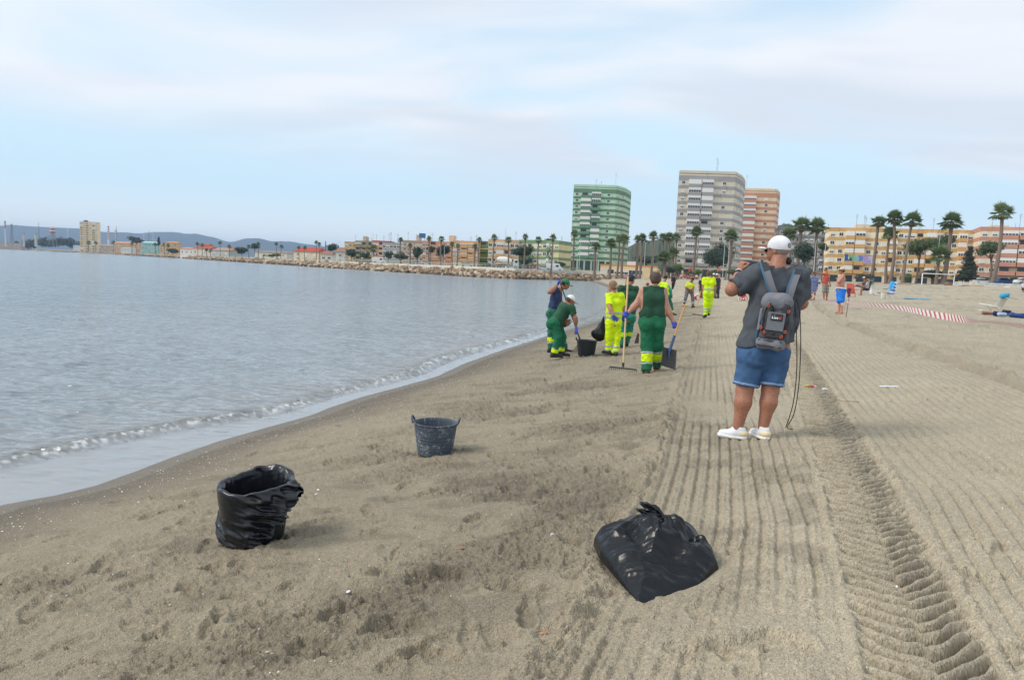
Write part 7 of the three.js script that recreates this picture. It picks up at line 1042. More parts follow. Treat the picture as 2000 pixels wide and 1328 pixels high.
{ // square shovel held in her right glove
  const D = W5.D - 0.10, top = PA(1722, 442, D - 0.02), sock = PA(1600, 800, D), neck = PA(1555, 915, D), g = thing('shovel', 'square black shovel with wooden T handle and blue steel neck', 'shovel', neck), L = (p) => p.clone().sub(neck), up = L(top).normalize(), side = V(1, 0.0, 0.25).normalize();
  part('shaft', rodG(L(sock), L(top), 0.017, 0.016, 10), wood, g); part('grip', new THREE.CapsuleGeometry(0.018, 0.075, 6, 12).rotateZ(Math.PI / 2 - 0.12).translate(...L(top).toArray()), wood, g); part('socket', rodG(L(PA(1548, 955, D)), L(sock).addScaledVector(up, 0.03), 0.026, 0.020, 10), blueSteel, g);
  const c = [[1470, 908], [1622, 948], [1612, 1168], [1448, 1118]].map(([x, y]) => L(PA(x, y, D + 0.02))), n = 12, P = [], I = [], nrm = c[1].clone().sub(c[0]).cross(c[3].clone().sub(c[0])).normalize(); if (nrm.z < 0) nrm.negate();
  for (const sgn of [0, 1]) for (let i = 0; i <= n; i++) for (let k = 0; k <= n; k++) { const u = i / n, v = k / n, p = c[0].clone().lerp(c[1], u).lerp(c[3].clone().lerp(c[2], u), v).addScaledVector(nrm, 0.030 * Math.pow(Math.abs(u - 0.5) * 2, 3) + 0.018 * Math.exp(-Math.pow((u - 0.5) / 0.13, 2)) * (1 - v) * -1 - sgn * 0.004 + 0.02 * (1 - v) * (1 - v)); P.push(p.x, p.y, p.z); }
  const m = (n + 1) * (n + 1); for (let s = 0; s < 2; s++) for (let i = 0; i < n; i++) for (let k = 0; k < n; k++) { const a = s * m + i * (n + 1) + k; I.push(...(s ? [a, a + 1, a + n + 1, a + 1, a + n + 2, a + n + 1] : [a, a + n + 1, a + 1, a + 1, a + n + 1, a + n + 2])); } for (let i = 0; i < n; i++) for (const [a, b] of [[i, i + 1], [n * (n + 1) + i + 1, n * (n + 1) + i], [(i + 1) * (n + 1), i * (n + 1)], [i * (n + 1) + n, (i + 1) * (n + 1) + n]]) I.push(a, b, a + m, b, b + m, a + m);
  const q = new THREE.BufferGeometry(); q.setAttribute('position', new THREE.Float32BufferAttribute(P, 3)); q.setIndex(I); q.computeVertexNormals(); const rustT = noiseTex(128, (u, v) => { const k = sm(0.45, 0.65, tileNoise(u, v, 6, 3) * 0.6 + tileNoise(u, v, 18, 4) * 0.4); return [lerp(0.24, 0.21, k), lerp(0.24, 0.185, k), lerp(0.25, 0.165, k)]; }, true); part('blade', q, new THREE.MeshStandardMaterial({ map: rustT, roughness: 0.5, metalness: 0.1 }), g); part('blade_rib', rodG(L(PA(1548, 950, D - 0.01)), L(PA(1540, 1040, D - 0.012)), 0.016, 0.006, 8), blueSteel, g); }
{ // W8's rake and the dark dustpan behind W5
  const D = W8.D, P8 = (x, y, d = 0) => at(CF[0] + x / CF[2], CF[1] + y / CF[2], D + d), a = P8(855, 640), b = P8(716, 1085), g = thing('rake', 'rake trailing from the hand of the worker walking away in yellow', 'rake', b); part('handle', rodG(V(0, 0.02, 0), a.clone().sub(b), 0.016, 0.015, 8), wood, g); part('head', rodG(V(-0.05, 0.03, 0), V(0.35, -0.02, 0.1), 0.014, 0.014, 6), steelDark, g); for (let i = 0; i < 10; i++) part('tooth', rodG(V(-0.05 + i * 0.044, 0.03 - i * 0.0055, i * 0.011), V(-0.05 + i * 0.044, -0.03 - i * 0.0055, i * 0.011), 0.007, 0.004, 5), steelDark, g); }
{ const D = W5.D + 3.2, g0 = groundHit(CA[0] + 1178 / CA[2], CA[1] + 872 / CA[2]), d = depthOf(g0), g = thing('hand_shovel', 'dark brown shovel blade showing between the two green dressed workers', 'shovel', g0), c = [[1150, 872], [1200, 868], [1206, 760], [1186, 752]].map(([x, y]) => PA(x, y, d).sub(g0)), n = V(0, 0, 1); part('blade', slabG(c, n, 0.012), M('#4b3c33', 0.7), g); part('shaft', rodG(c[2].clone().lerp(c[3], 0.5), c[2].clone().lerp(c[3], 0.5).add(V(0.12, 0.75, -0.1)), 0.016, 0.015, 8), wood, g); }
{ // black handled leaf rake lifted by W1
  const D = W1.D, a = PA(300, 150, D - 0.12), b = PA(545, 850, D - 0.35), g = thing('leaf_rake', 'black handled leaf rake reaching from the raised glove down behind the tub', 'rake', b), T = a.clone().sub(b); part('handle', rodG(V(0, 0, 0), T, 0.016, 0.014, 10), M('#1b1c20', 0.45), g); part('socket', rodG(V(0, 0, 0), T.clone().multiplyScalar(0.08), 0.030, 0.018, 10), M('#1b1c20', 0.5), g); for (let i = 0; i < 11; i++) { const e = PA(lerp(452, 520, i / 10), lerp(960, 985, i / 10), D - 0.15).sub(b); part('tine', tubeG([V(0, 0, 0), e.clone().multiplyScalar(0.6).add(V(0, 0.02, 0)), e, e.clone().add(V(0, -0.03, -0.02))], 0.0032, 5, 12), M('#8a6d4f', 0.6), g); } }
// rubber tub by the bending worker
function tub(pos, rTop, rBot, h, label, mat, ribs, handleTurn, oval = 1) {
  const g = thing('rubber_tub', label, 'tub', pos), prof = []; for (let i = 0; i <= 60; i++) { const v = i / 60, r = lerp(rBot, rTop, Math.pow(v, 0.9)) + (ribs ? 0.0022 * (Math.sin(v * ribs * 6.2832) > 0 ? 1 : -1) * sm(0.04, 0.08, v) * sm(0.93, 0.9, v) : 0) + 0.006 * sm(0.95, 0.97, v); prof.push(new THREE.Vector2(r, v * h)); } for (let i = 0; i <= 12; i++) { const v = 1 - i / 12; prof.push(new THREE.Vector2(lerp(rBot, rTop, v) - 0.009, Math.max(0.012, v * h))); } prof.push(new THREE.Vector2(0.001, 0.012)); prof.unshift(new THREE.Vector2(0.001, 0.0), new THREE.Vector2(rBot - 0.012, 0.0));
  const q = new THREE.LatheGeometry(prof, 64); const p = q.attributes.position; for (let i = 0; i < p.count; i++) { const x = p.getX(i), y = p.getY(i), z = p.getZ(i), a = Math.atan2(z, x), k = 1 + 0.018 * Math.sin(a * 2 + handleTurn) * (y / h) + 0.008 * vn(Math.cos(a) * 2 + 5, Math.sin(a) * 2 + y * 4, 4); p.setX(i, x * k); p.setZ(i, z * k * oval); } q.computeVertexNormals(); const body = part('body', q, mat, g);
  for (const s of [0, Math.PI]) { const a = handleTurn + s, c = V(Math.cos(a), 0, Math.sin(a)), t = V(-Math.sin(a), 0, Math.cos(a)), P = []; for (let i = 0; i <= 8; i++) { const w = i / 8 * Math.PI; P.push(c.clone().multiplyScalar(rTop + 0.004 + 0.022 * Math.sin(w)).addScaledVector(t, -0.052 * Math.cos(w)).add(V(0, h - 0.012 + 0.062 * Math.sin(w), 0))); } part('handle', tubeG(P, 0.0105, 8, 40), mat, g); }
  return g;
}
const rubber = M('#262c30', 0.6);
{ const p = groundHit(1145, 694); const t = tub(p, 39 / 1400 * depthOf(p) / 2, 32 / 1400 * depthOf(p) / 2, 0.345, 'dark rubber tub the bending worker reaches into', rubber, 0, 0.25); }
{ const p = groundHit(849, 884), D = depthOf(p); p.y = sandY(p.x, p.z) - 0.004;
  const scr = noiseTex(512, (u, v, x, y) => { const s = tileNoise(u, v * 0.5, 60, 3), m = tileNoise(u, v, 7, 4) * 0.6 + tileNoise(u, v, 21, 5) * 0.4, w = sm(0.50, 0.86, m * 0.62 + 0.40 * Math.max(tileNoise(u * 1, v, 110, 6), tileNoise(u, v, 40, 7)) * s * 1.6 * 0.9 + 0.12 * (h2(x >> 1, y, 3) - 0.5)); return [lerp(0.27, 0.55, w), lerp(0.305, 0.56, w), lerp(0.35, 0.56, w)]; }, true); scr.repeat.set(2, 1);
  tub(p, 0.211, 0.168, 0.315, 'empty dark rubber tub caked with pale mortar, standing alone on the sand', new THREE.MeshStandardMaterial({ map: scr, roughness: 0.75, bumpMap: scr, bumpScale: 0.0012 }), 17, 0.06); }
// black sack carried by the woman in yellow
{ const D = W3.D + 0.12, k = D / FPX / CA[2], c = PA(752, 720, D), g = softBody({ prims: [cap(V(-0.06, -0.08, 0), V(0.02, -0.10, 0), 0.105, 0.135), cap(V(0.02, -0.08, 0), V(0.09, 0.30, 0), 0.13, 0.012)], k: 0.09, wrinkle: (x, y, z) => 0.016 * (Math.abs(vn3(x * 11 + y * 5, y * 5, z * 9)) - 0.3) + 0.007 * vn3(x * 26, y * 9, z * 26), cell: 0.011 }); const m = solo('rubbish_bag', g, blackPl, 'full black rubbish sack carried by the woman in yellow', 'rubbish bag'); m.position.copy(c); }

// ---------------------------------------------------------------- the lined bin in the foreground
{
  const p = groundHit(497, 1056), D = depthOf(p); p.y = sandY(p.x, p.z) - 0.006; const h = 0.345, rT = 0.222, rB = 0.182;
  const g = thing('bin', 'black round bin in the foreground, lined with a black bag', 'bin', p), prof = [[0.001, 0], [rB - 0.02, 0], [rB, 0.02], [lerp(rB, rT, 0.5), h * 0.5], [rT - 0.004, h * 0.95], [rT, h], [rT - 0.012, h], [lerp(rB, rT, 0.5) - 0.014, h * 0.5], [rB - 0.02, 0.03], [0.001, 0.03]].map((q) => new THREE.Vector2(...q)); part('body', new THREE.LatheGeometry(prof, 72), new THREE.MeshPhysicalMaterial({ color: new THREE.Color(0.0085, 0.009, 0.0105), roughness: 0.42 }), g);
  // the bag: lining inside, folded over the rim, hanging down outside by a different length all round
  const nu = 260, nv = 90, P = [], I = [], deg = (a) => a * Math.PI / 180;
  for (let i = 0; i <= nu; i++) {
    const a = i / nu * 2 * Math.PI, ca = Math.cos(a), sa = Math.sin(a);             // a = 0 right, 90 deg = towards the viewer (+z)
    const gz = (c, w) => { let d = Math.abs(((a - deg(c) + 3 * Math.PI) % (2 * Math.PI)) - Math.PI); return Math.exp(-d * d / (2 * deg(w) * deg(w))); };
    const right = gz(15, 38), front = gz(95, 30), left = gz(185, 40), back = gz(270, 50);
    const lift = 0.060 * gz(285, 32) + 0.02 * back + 0.025 * right + 0.016 * vn(ca * 3, sa * 3, 7), drop = 0.050 + 0.15 * gz(48, 24) + 0.16 * gz(75, 16) + 0.235 * gz(112, 22) + 0.275 * gz(158, 26) + 0.10 * gz(330, 35) + 0.02 * vn(ca * 5, sa * 5, 9);
    for (let k = 0; k <= nv; k++) {
      const v = k / nv; let r, y; const ys = Math.min(rT + 0.01, 1);
      if (v < 0.42) { const t = v / 0.42; y = lerp(h * 0.25, h + lift * 0.9, t); r = lerp(rB - 0.015, rT - 0.020 - 0.035 * right * (1 - t), t) - 0.02 * sm(0.3, 0.9, t) * Math.abs(vn(ca * 4 + t, sa * 4, 21)); }
      else if (v < 0.5) { const t = (v - 0.42) / 0.08, w = t * Math.PI; y = h + lift + 0.012 * Math.sin(w); r = rT - 0.006 - 0.014 * Math.cos(w) + 0.02 * right * t + 0.012 * t * back; }
      else { const t = (v - 0.5) / 0.5; y = h + lift * (1 - t) - drop * t; const body = lerp(rB, rT, clamp(y / h)); r = body + 0.010 + 0.036 * gz(8, 26) * Math.sin(Math.PI * Math.min(1, t * 1.05 + 0.12)) * 1.4 + 0.016 * gz(60, 30) * Math.sin(Math.PI * t) + 0.034 * gz(172, 22) * sm(0.55, 0.85, t) * (1 - 0.4 * sm(0.9, 1, t)); }
      const cr = sm(0.25, 0.6, v), fl = (0.05 + 1.0 * gz(40, 32) * (v > 0.5 ? 1 : 0.6) + 0.55 * right + 0.35 * back + 0.75 * sm(0.56, 0.42, y / h) * gz(140, 45) * (v > 0.5 ? 1 : 0)) * cr;
      const al = a * 0.2, dn = y - 0.30 * al, cr1 = 1 - 2 * Math.abs(vn(dn * 26 + 3, al * 7 + y * 3, 33)), cr2 = 1 - 2 * Math.abs(vn(dn * 58, al * 13 - y * 5, 35)), cr3 = 1 - 2 * Math.abs(vn(al * 34 + y * 9, y * 11, 37));
      const fold = fl * (0.016 * cr1 * (1 + gz(48, 28)) + 0.008 * cr2 + 0.010 * right * cr3);
      r += fold; y += fl * 0.006 * vn(a * 6, v * 7, 39);
      P.push(ca * r * 1.0, Math.max(y, 0.012), sa * r);
    }
  }
  for (let i = 0; i < nu; i++) for (let k = 0; k < nv; k++) { const a = i * (nv + 1) + k, b = a + nv + 1; I.push(a, a + 1, b, b, a + 1, b + 1); }
  const q = new THREE.BufferGeometry(); q.setAttribute('position', new THREE.Float32BufferAttribute(P, 3)); q.setIndex(I); q.computeVertexNormals();
  const m = solo('bin_liner', q, new THREE.MeshPhysicalMaterial({ color: new THREE.Color(0.009, 0.010, 0.013), roughness: 0.26, specularIntensity: 0.75, side: THREE.DoubleSide }), 'crumpled black bag folded over the rim of the foreground bin', 'bin liner'); m.position.copy(p);
}
// ---------------------------------------------------------------- the tied black bag in the foreground
{
  const c = groundHit(1283, 1090), out = [[1262, 1180], [1215, 1150], [1170, 1105], [1158, 1080]].map(([x, y]) => groundHit(x, y).sub(c)), R = [[1310, 1160], [1365, 1140], [1405, 1108]].map(([x, y]) => groundHit(x, y).sub(c));
  const ring = [...R.reverse().map((p) => [p.x, p.z]), ]; ring.length = 0;
  // outline on the sand, anticlockwise from the right-hand corner by way of the back
  const rt = R[0].x > R[2].x ? R[0] : R[2], mid = R[1], lo = R[0].x > R[2].x ? R[2] : R[0];
  const O = [[rt.x, rt.z], [rt.x * 1.04, rt.z - 0.11], [rt.x * 0.94, -0.20], [rt.x * 0.66, -0.31], [0.08, -0.34], [-0.12, -0.34], [out[3].x * 0.78, -0.22], [out[3].x * 0.98, -0.08], [out[3].x, out[3].z], [out[2].x, out[2].z], [out[1].x, out[1].z], [out[0].x - 0.035, out[0].z - 0.02], [out[0].x + 0.02, out[0].z - 0.02], [lo.x, lo.z], [mid.x, mid.z]];
  const kn = V(0.050, 0.165, -0.13), nA = 300, nR = 110, P = [], I = [], per = []; let acc = 0; for (let i = 0; i < O.length; i++) { const b = O[(i + 1) % O.length]; per.push(acc); acc += Math.hypot(b[0] - O[i][0], b[1] - O[i][1]); }
  const creases = [[-0.27, 0.03, -0.10, -0.03, 0.035, 0.022], [-0.10, -0.03, 0.02, -0.055, 0.03, 0.02], [0.02, -0.055, 0.15, -0.01, 0.03, 0.02], [0.15, -0.01, 0.25, 0.06, 0.03, 0.025], [0.0, -0.03, -0.03, 0.13, 0.022, 0.014], [-0.20, 0.06, -0.02, 0.07, 0.016, 0.012], [-0.03, 0.10, 0.20, 0.09, 0.02, 0.014], [-0.16, 0.12, 0.12, 0.17, 0.014, 0.010], [-0.12, 0.16, 0.10, 0.21, 0.012, 0.009], [-0.10, 0.20, 0.06, 0.25, 0.012, 0.008], [0.06, 0.06, 0.16, 0.17, 0.015, 0.010], [0.05, -0.10, 0.20, 0.0, 0.008, 0.014], [0.04, -0.09, 0.12, 0.02, 0.010, 0.012], [-0.02, -0.10, -0.22, -0.06, 0.018, 0.012], [-0.06, -0.14, -0.24, -0.02, 0.014, 0.010], [-0.24, 0.02, -0.15, 0.09, 0.014, 0.010]];
  const edge = (u) => { let d = u * acc, i = O.length - 1; while (i > 0 && per[i] > d) i--; const a = O[i], b = O[(i + 1) % O.length], l = Math.hypot(b[0] - a[0], b[1] - a[1]), t = (d - per[i]) / l; return [lerp(a[0], b[0], t), lerp(a[1], b[1], t)]; };
  const ridge = (x, s) => 1 - Math.abs(x - Math.floor(x) - 0.5) * s;
  for (let i = 0; i < nA; i++) {
    const [ex, ez] = edge(i / nA), ang = Math.atan2(ez - kn.z, ex - kn.x), len = Math.hypot(ex - kn.x, ez - kn.z), toCorner = Math.exp(-Math.pow((ang - 1.75) / 0.40, 2)), front = sm(0.15, 0.6, Math.sin(ang));
    for (let k = 0; k <= nR; k++) {
      const t = k / nR, x = lerp(kn.x, ex, t), z = lerp(kn.z, ez, t);
      // swollen dome that flattens towards the front corner, with a sharp brow across the front
      let y = kn.y * Math.pow(1 - Math.pow(t, lerp(2.1, 1.35, toCorner)), lerp(0.40, 0.80, toCorner)) + 0.030 * front * Math.exp(-Math.pow((t - 0.30) / 0.14, 2)) - 0.040 * front * Math.exp(-Math.pow((t - 0.56) / 0.11, 2)) * (1 - 0.5 * toCorner);
      const wv = sm(0.0, 0.12, t) * sm(1.0, 0.9, t), radial = Math.abs(Math.sin(ang * 10 + 1.6 * vn(ang * 3, t * 3, 5))) * Math.exp(-t * 3.2), q1 = 1 - 2 * Math.abs(vn(x * 5.2 + z * 2.2, z * 9.5 - x * 2.5, 11)), q2 = 1 - 2 * Math.abs(vn(x * 11 + z * 3, z * 21 - x * 6, 13)), q3 = 1 - 2 * Math.abs(vn(x * 26 + 9, z * 48 - x * 16, 17));
      const gather = 1 - 2 * Math.abs(vn(x * 5, (z - 0.28 * x) * 44, 19)), fz = sm(0.04, 0.20, z) * sm(0.42, 0.30, z);
      for (const [ax, az, bx, bz, am, w] of creases) { const dx = bx - ax, dz = bz - az, tt = clamp(((x - ax) * dx + (z - az) * dz) / (dx * dx + dz * dz)), dd = Math.hypot(x - ax - dx * tt, z - az - dz * tt); if (dd < 0.12) y += wv * am * Math.exp(-dd / w) * Math.min(1, 5 * tt + 0.2, 5 * (1 - tt) + 0.2); }
      y += wv * (0.012 * radial + 0.010 * q1 + 0.0065 * q2 + 0.0018 * q3 + 0.010 * gather * fz);
      P.push(x, Math.max(t > 0.985 ? -0.03 : 0.018 - 0.008 * sm(0.9, 0.98, t), y), z);
    }
  }
  for (let i = 0; i < nA; i++) for (let k = 0; k < nR; k++) { const a = i * (nR + 1) + k, b = ((i + 1) % nA) * (nR + 1) + k; I.push(a, b, a + 1, b, b + 1, a + 1); }
  const q = new THREE.BufferGeometry(); q.setAttribute('position', new THREE.Float32BufferAttribute(P, 3)); q.setIndex(I); q.computeVertexNormals();
  const plastic = new THREE.MeshPhysicalMaterial({ color: new THREE.Color(0.006, 0.007, 0.009), roughness: 0.25, specularIntensity: 0.55, side: THREE.DoubleSide });
  const gr = thing('rubbish_bag', 'tied shiny black rubbish bag lying on the raked sand in the foreground', 'rubbish bag', c.clone().setY(c.y + 0.002)); part('bag', q, plastic, gr);
  // knotted neck: a pleated tuft thrown to the back left
  const T = [], TI = [], n1 = 90, n2 = 30; const end = V(-0.060, 0.212, -0.165).sub(kn); for (let i = 0; i <= n2; i++) for (let k = 0; k <= n1; k++) { const t = i / n2, a = k / n1 * 2 * Math.PI, cpt = kn.clone().addScaledVector(end, t).add(V(0, 0.02 * Math.sin(t * Math.PI), 0)), w = 0.020 + 0.034 * Math.pow(t, 0.7) - 0.022 * t * t, rr = w * (0.7 + 0.45 * Math.abs(Math.sin(a * 3.5 + t * 2))) + 0.006 * vn(a * 3, t * 8, 3), d = end.clone().normalize(), s1 = d.clone().cross(V(0, 1, 0)).normalize(), s2 = s1.clone().cross(d); const p = cpt.addScaledVector(s1, Math.cos(a) * rr * 1.3).addScaledVector(s2, Math.sin(a) * rr * 0.8).addScaledVector(d, 0.03 * t * Math.sin(a * 4 + 1)); T.push(p.x, p.y, p.z); }
  for (let i = 0; i < n2; i++) for (let k = 0; k < n1; k++) { const a = i * (n1 + 1) + k, b = a + n1 + 1; TI.push(a, a + 1, b, b, a + 1, b + 1); }
  const tg = new THREE.BufferGeometry(); tg.setAttribute('position', new THREE.Float32BufferAttribute(T, 3)); tg.setIndex(TI); tg.computeVertexNormals(); part('tied_neck', tg, plastic, gr); part('knot', softBody({ prims: [ell(kn.clone().add(V(0, 0.008, 0)), V(0.026, 0.022, 0.026)), cap(kn.clone().add(V(-0.02, 0.01, 0.02)), kn.clone().add(V(0.03, 0.012, -0.01)), 0.012)], k: 0.015, wrinkle: (x, y, z) => 0.004 * vn3(x * 80, y * 80, z * 80), cell: 0.005 }), plastic, gr);
}
// ---------------------------------------------------------------- beach furniture on the right
const CS = [1760, 500, 8.3], alu = M('#c9ccce', 0.35, { metalness: 0.7 });
const mk = (crop, D) => (x, y, d = 0) => at(crop[0] + x / crop[2], crop[1] + y / crop[2], D + d);
function chair(o) {                                               // folding beach chair seen from the side: front left, back right (in crop pixels)
  const g0 = groundHit(CR[0] + o.foot[0] / CR[2], CR[1] + o.foot[1] / CR[2]), D = depthOf(g0), Q = mk(CR, D), g = thing('folding_chair', o.label, 'folding chair', g0), w = 0.27, lx = o.lx ?? 40, L = (p, d) => Q(p[0] + d / w * lx, p[1] + d / w * lx * 0.05, d * (o.dd ?? 1)).sub(g0), cl = cloth(o.color, 0.85), cl2 = o.color2 ? cloth(o.color2, 0.85) : cl;
  const strip = (a, b, n, nm) => { for (let i = 0; i < n; i++) { const A = [0, 1].map((k) => [lerp(a[0], b[0], (i + k * 0.92) / n), lerp(a[1], b[1], (i + k * 0.92) / n)]), c = [L(A[0], -w), L(A[0], w), L(A[1], w), L(A[1], -w)]; part(nm, slabG(c, c[1].clone().sub(c[0]).cross(c[3].clone().sub(c[0])), 0.012), i % 2 ? cl2 : cl, g); } };
  strip(o.seatF, o.seatB, o.n ?? 3, 'seat_band'); strip(o.seatB, o.top, o.nb ?? 4, 'back_band');
  const F = []; for (const s of [-w, w]) { F.push(rodG(L(o.seatF, s), L(o.seatB, s), 0.012), rodG(L(o.seatB, s), L(o.top, s), 0.012), rodG(L(o.seatF, s), L(o.legB, s), 0.012), rodG(L(o.seatB, s), L(o.legF, s), 0.012)); const am = L(o.arm, s); part('armrest', rodG(L([o.arm[0] - 45, o.arm[1]], s), L([o.arm[0] + 65, o.arm[1] + 4], s), 0.02, 0.02, 8), M(o.armC ?? '#3a4550', 0.6), g); F.push(rodG(am, L(o.legB, s), 0.010)); }
  for (const q of [o.seatF, o.top, o.legB, o.legF]) F.push(rodG(L(q, -w), L(q, w), 0.011)); part('frame', merge(F), o.frame ?? alu, g); return { g, Q, D, g0, L };
}
chair({ label: 'red folding beach chair behind the man in the straw hat', lx: 66, dd: -0.5, foot: [960, 735], seatF: [950, 665], seatB: [930, 600], top: [928, 492], legB: [940, 725], legF: [955, 735], arm: [940, 590], color: '#cf5446', n: 3, nb: 4, frame: M('#c46255', 0.5), armC: '#a8443a' });
chair({ label: 'dark folding chair under the bather with the orange hat', lx: 22, foot: [1190, 690], seatF: [1110, 600], seatB: [1240, 610], top: [1290, 445], legB: [1250, 690], legF: [1120, 692], arm: [1170, 540], color: '#22252d', n: 3, nb: 4 });
const bl = chair({ label: 'blue and white striped folding chair with a towel on its back', foot: [1650, 765], lx: -48, seatF: [1590, 650], seatB: [1665, 680], top: [1712, 458], legB: [1720, 768], legF: [1590, 765], arm: [1600, 585], color: '#33549b', color2: '#c9d4e6', n: 4, nb: 8 });
{ const q = (x, y, d) => bl.L([x, y], d), q2 = (x, y, d) => bl.Q(x, y, d).sub(bl.g0), c = [q2(1590, 590, -0.30), q2(1660, 600, -0.28), q2(1722, 462, -0.05), q2(1650, 442, -0.05)], P = [], I = [], n = 14; for (let i = 0; i <= n; i++) for (let k = 0; k <= n; k++) { const u = i / n, v = k / n, p = c[0].clone().lerp(c[1], u).lerp(c[3].clone().lerp(c[2], u), v); p.y += 0.03 * Math.sin(v * 3.1) + 0.015 * vn(u * 5, v * 5, 3); p.z += 0.03 * vn(u * 6, v * 3, 5) + 0.03; P.push(p.x, p.y, p.z); } for (let i = 0; i < n; i++) for (let k = 0; k < n; k++) { const a = i * (n + 1) + k; I.push(a, a + n + 1, a + 1, a + 1, a + n + 1, a + n + 2); } const g = new THREE.BufferGeometry(); g.setAttribute('position', new THREE.Float32BufferAttribute(P, 3)); g.setIndex(I); g.computeVertexNormals(); const m = new THREE.MeshStandardMaterial({ color: new THREE.Color('#4aa6dd'), roughness: 0.95, side: THREE.DoubleSide, bumpMap: weave, bumpScale: 0.004 }); solo('towel', g, m, 'bright blue towel draped over the striped folding chair', 'towel').position.copy(bl.g0); }
const gAt = (crop, x, y) => groundHit(crop[0] + x / crop[2], crop[1] + y / crop[2]);
{ const p = gAt(CR, 1332, 672), k = depthOf(p) / FPX / CR[2], g = thing('cool_box', 'white cool box between the dark chair and the striped chair', 'cool box', p); part('body', new RoundedBoxGeometry(105 * k, 85 * k, 70 * k, 3, 0.02).translate(0, 42 * k, 0), M('#dcd9d4', 0.6), g); part('lid', new RoundedBoxGeometry(110 * k, 20 * k, 75 * k, 3, 0.012).translate(0, 95 * k, 0), M('#cfc8bf', 0.6), g); part('handle', tubeG([V(-50 * k, 80 * k, 0.03), V(-45 * k, 112 * k, 0), V(45 * k, 112 * k, 0), V(50 * k, 80 * k, 0.03)], 0.012, 6, 20), M('#b9b4ad', 0.6), g); }
{ const p = gAt(CR, 1395, 690), k = depthOf(p) / FPX / CR[2], g = thing('thermos', 'red and white bottle lying beside the cool box', 'bottle', p); part('body', rodG(V(-50 * k, 0.05, 0), V(30 * k, 0.05, 0), 0.05, 0.05, 12), M('#dedcd8', 0.5), g); part('red_end', rodG(V(-62 * k, 0.05, 0), V(-50 * k, 0.05, 0), 0.055, 0.055, 12), M('#b23a3a', 0.5), g); }
{ const p = gAt(CR, 1505, 765), k = depthOf(p) / FPX / CR[2], g = thing('basket', 'white beach basket in front of the striped folding chair', 'basket', p), pr = [[0.001, 0], [38 * k, 0], [46 * k, 115 * k], [43 * k, 115 * k], [36 * k, 4 * k], [0.001, 4 * k]].map((q) => new THREE.Vector2(...q)); part('body', new THREE.LatheGeometry(pr, 28), M('#d8d4c4', 0.8), g); part('rim', new THREE.TorusGeometry(46 * k, 3 * k, 6, 30).rotateX(Math.PI / 2).translate(0, 115 * k, 0), M('#8a8f8c', 0.7), g); part('handle', tubeG([V(-44 * k, 112 * k, 0), V(-30 * k, 150 * k, 0), V(30 * k, 150 * k, 0), V(44 * k, 112 * k, 0)], 3 * k, 6, 24), M('#b9b49f', 0.7), g); }
{ const p = gAt(CR, 1450, 668), k = depthOf(p) / FPX / CR[2], g = thing('beach_mat', 'brown folded beach mat behind the white basket', 'mat', p); part('mat', new RoundedBoxGeometry(150 * k, 22 * k, 0.5, 2, 0.02).translate(0, 11 * k, 0), M('#a58a63', 0.9), g); }
{ const a = gAt(CR, 1340, 600), D = depthOf(a), Q = mk(CR, D), g = thing('parasol', 'folded teal parasol and pole behind the dark folding chair', 'parasol', a); part('pole', rodG(V(0, -0.1, 0), Q(1352, 372).sub(a), 0.022, 0.02, 8), M('#4d5557', 0.5), g); part('pole_stay', rodG(Q(1322, 560).sub(a), Q(1325, 395).sub(a), 0.012, 0.012, 6), M('#4d5557', 0.5), g); part('folded_cloth', softBody({ prims: [cap(Q(1345, 405).sub(a), Q(1308, 500).sub(a), 0.05, 0.09)], k: 0.02, wrinkle: (x, y, z) => 0.02 * Math.sin(x * 60 + z * 40), cell: 0.014 }), cloth('#2b8f8b'), g); part('arm', rodG(Q(1205, 325).sub(a), Q(1460, 352).sub(a), 0.02, 0.02, 6), M('#5b5f5a', 0.6), g); }
{ const p = gAt(CR, 895, 735), D = depthOf(p), Q = mk(CR, D), g = softBody({ prims: [cap(Q(880, 590).sub(p), Q(905, 700).sub(p), 0.11, 0.10), cap(Q(915, 590).sub(p), Q(890, 720).sub(p), 0.10, 0.05)], k: 0.05, wrinkle: (x, y, z) => 0.02 * vn3(x * 12, y * 8, z * 12), cell: 0.016 }); const m = solo('beach_bag', g, cloth('#6b2f48'), 'maroon cloth bag hanging on the red folding chair', 'bag'); m.position.copy(p); }
{ const p = gAt(CS, 270, 705), D = depthOf(p), k = D / FPX / CS[2], g = thing('float_mat', 'flat blue foam float lying on the sand', 'float', p); for (const [x0, x1] of [[-190, -15], [20, 195]]) part('pad', new RoundedBoxGeometry((x1 - x0) * k, 0.07, 0.55, 3, 0.03).translate((x0 + x1) / 2 * k, 0.045, 0), M('#3fa2c9', 0.6), g); part('pale_middle', new RoundedBoxGeometry(40 * k, 0.05, 0.5, 2, 0.02).translate(2 * k, 0.04, 0), M('#a5b6bb', 0.7), g); }
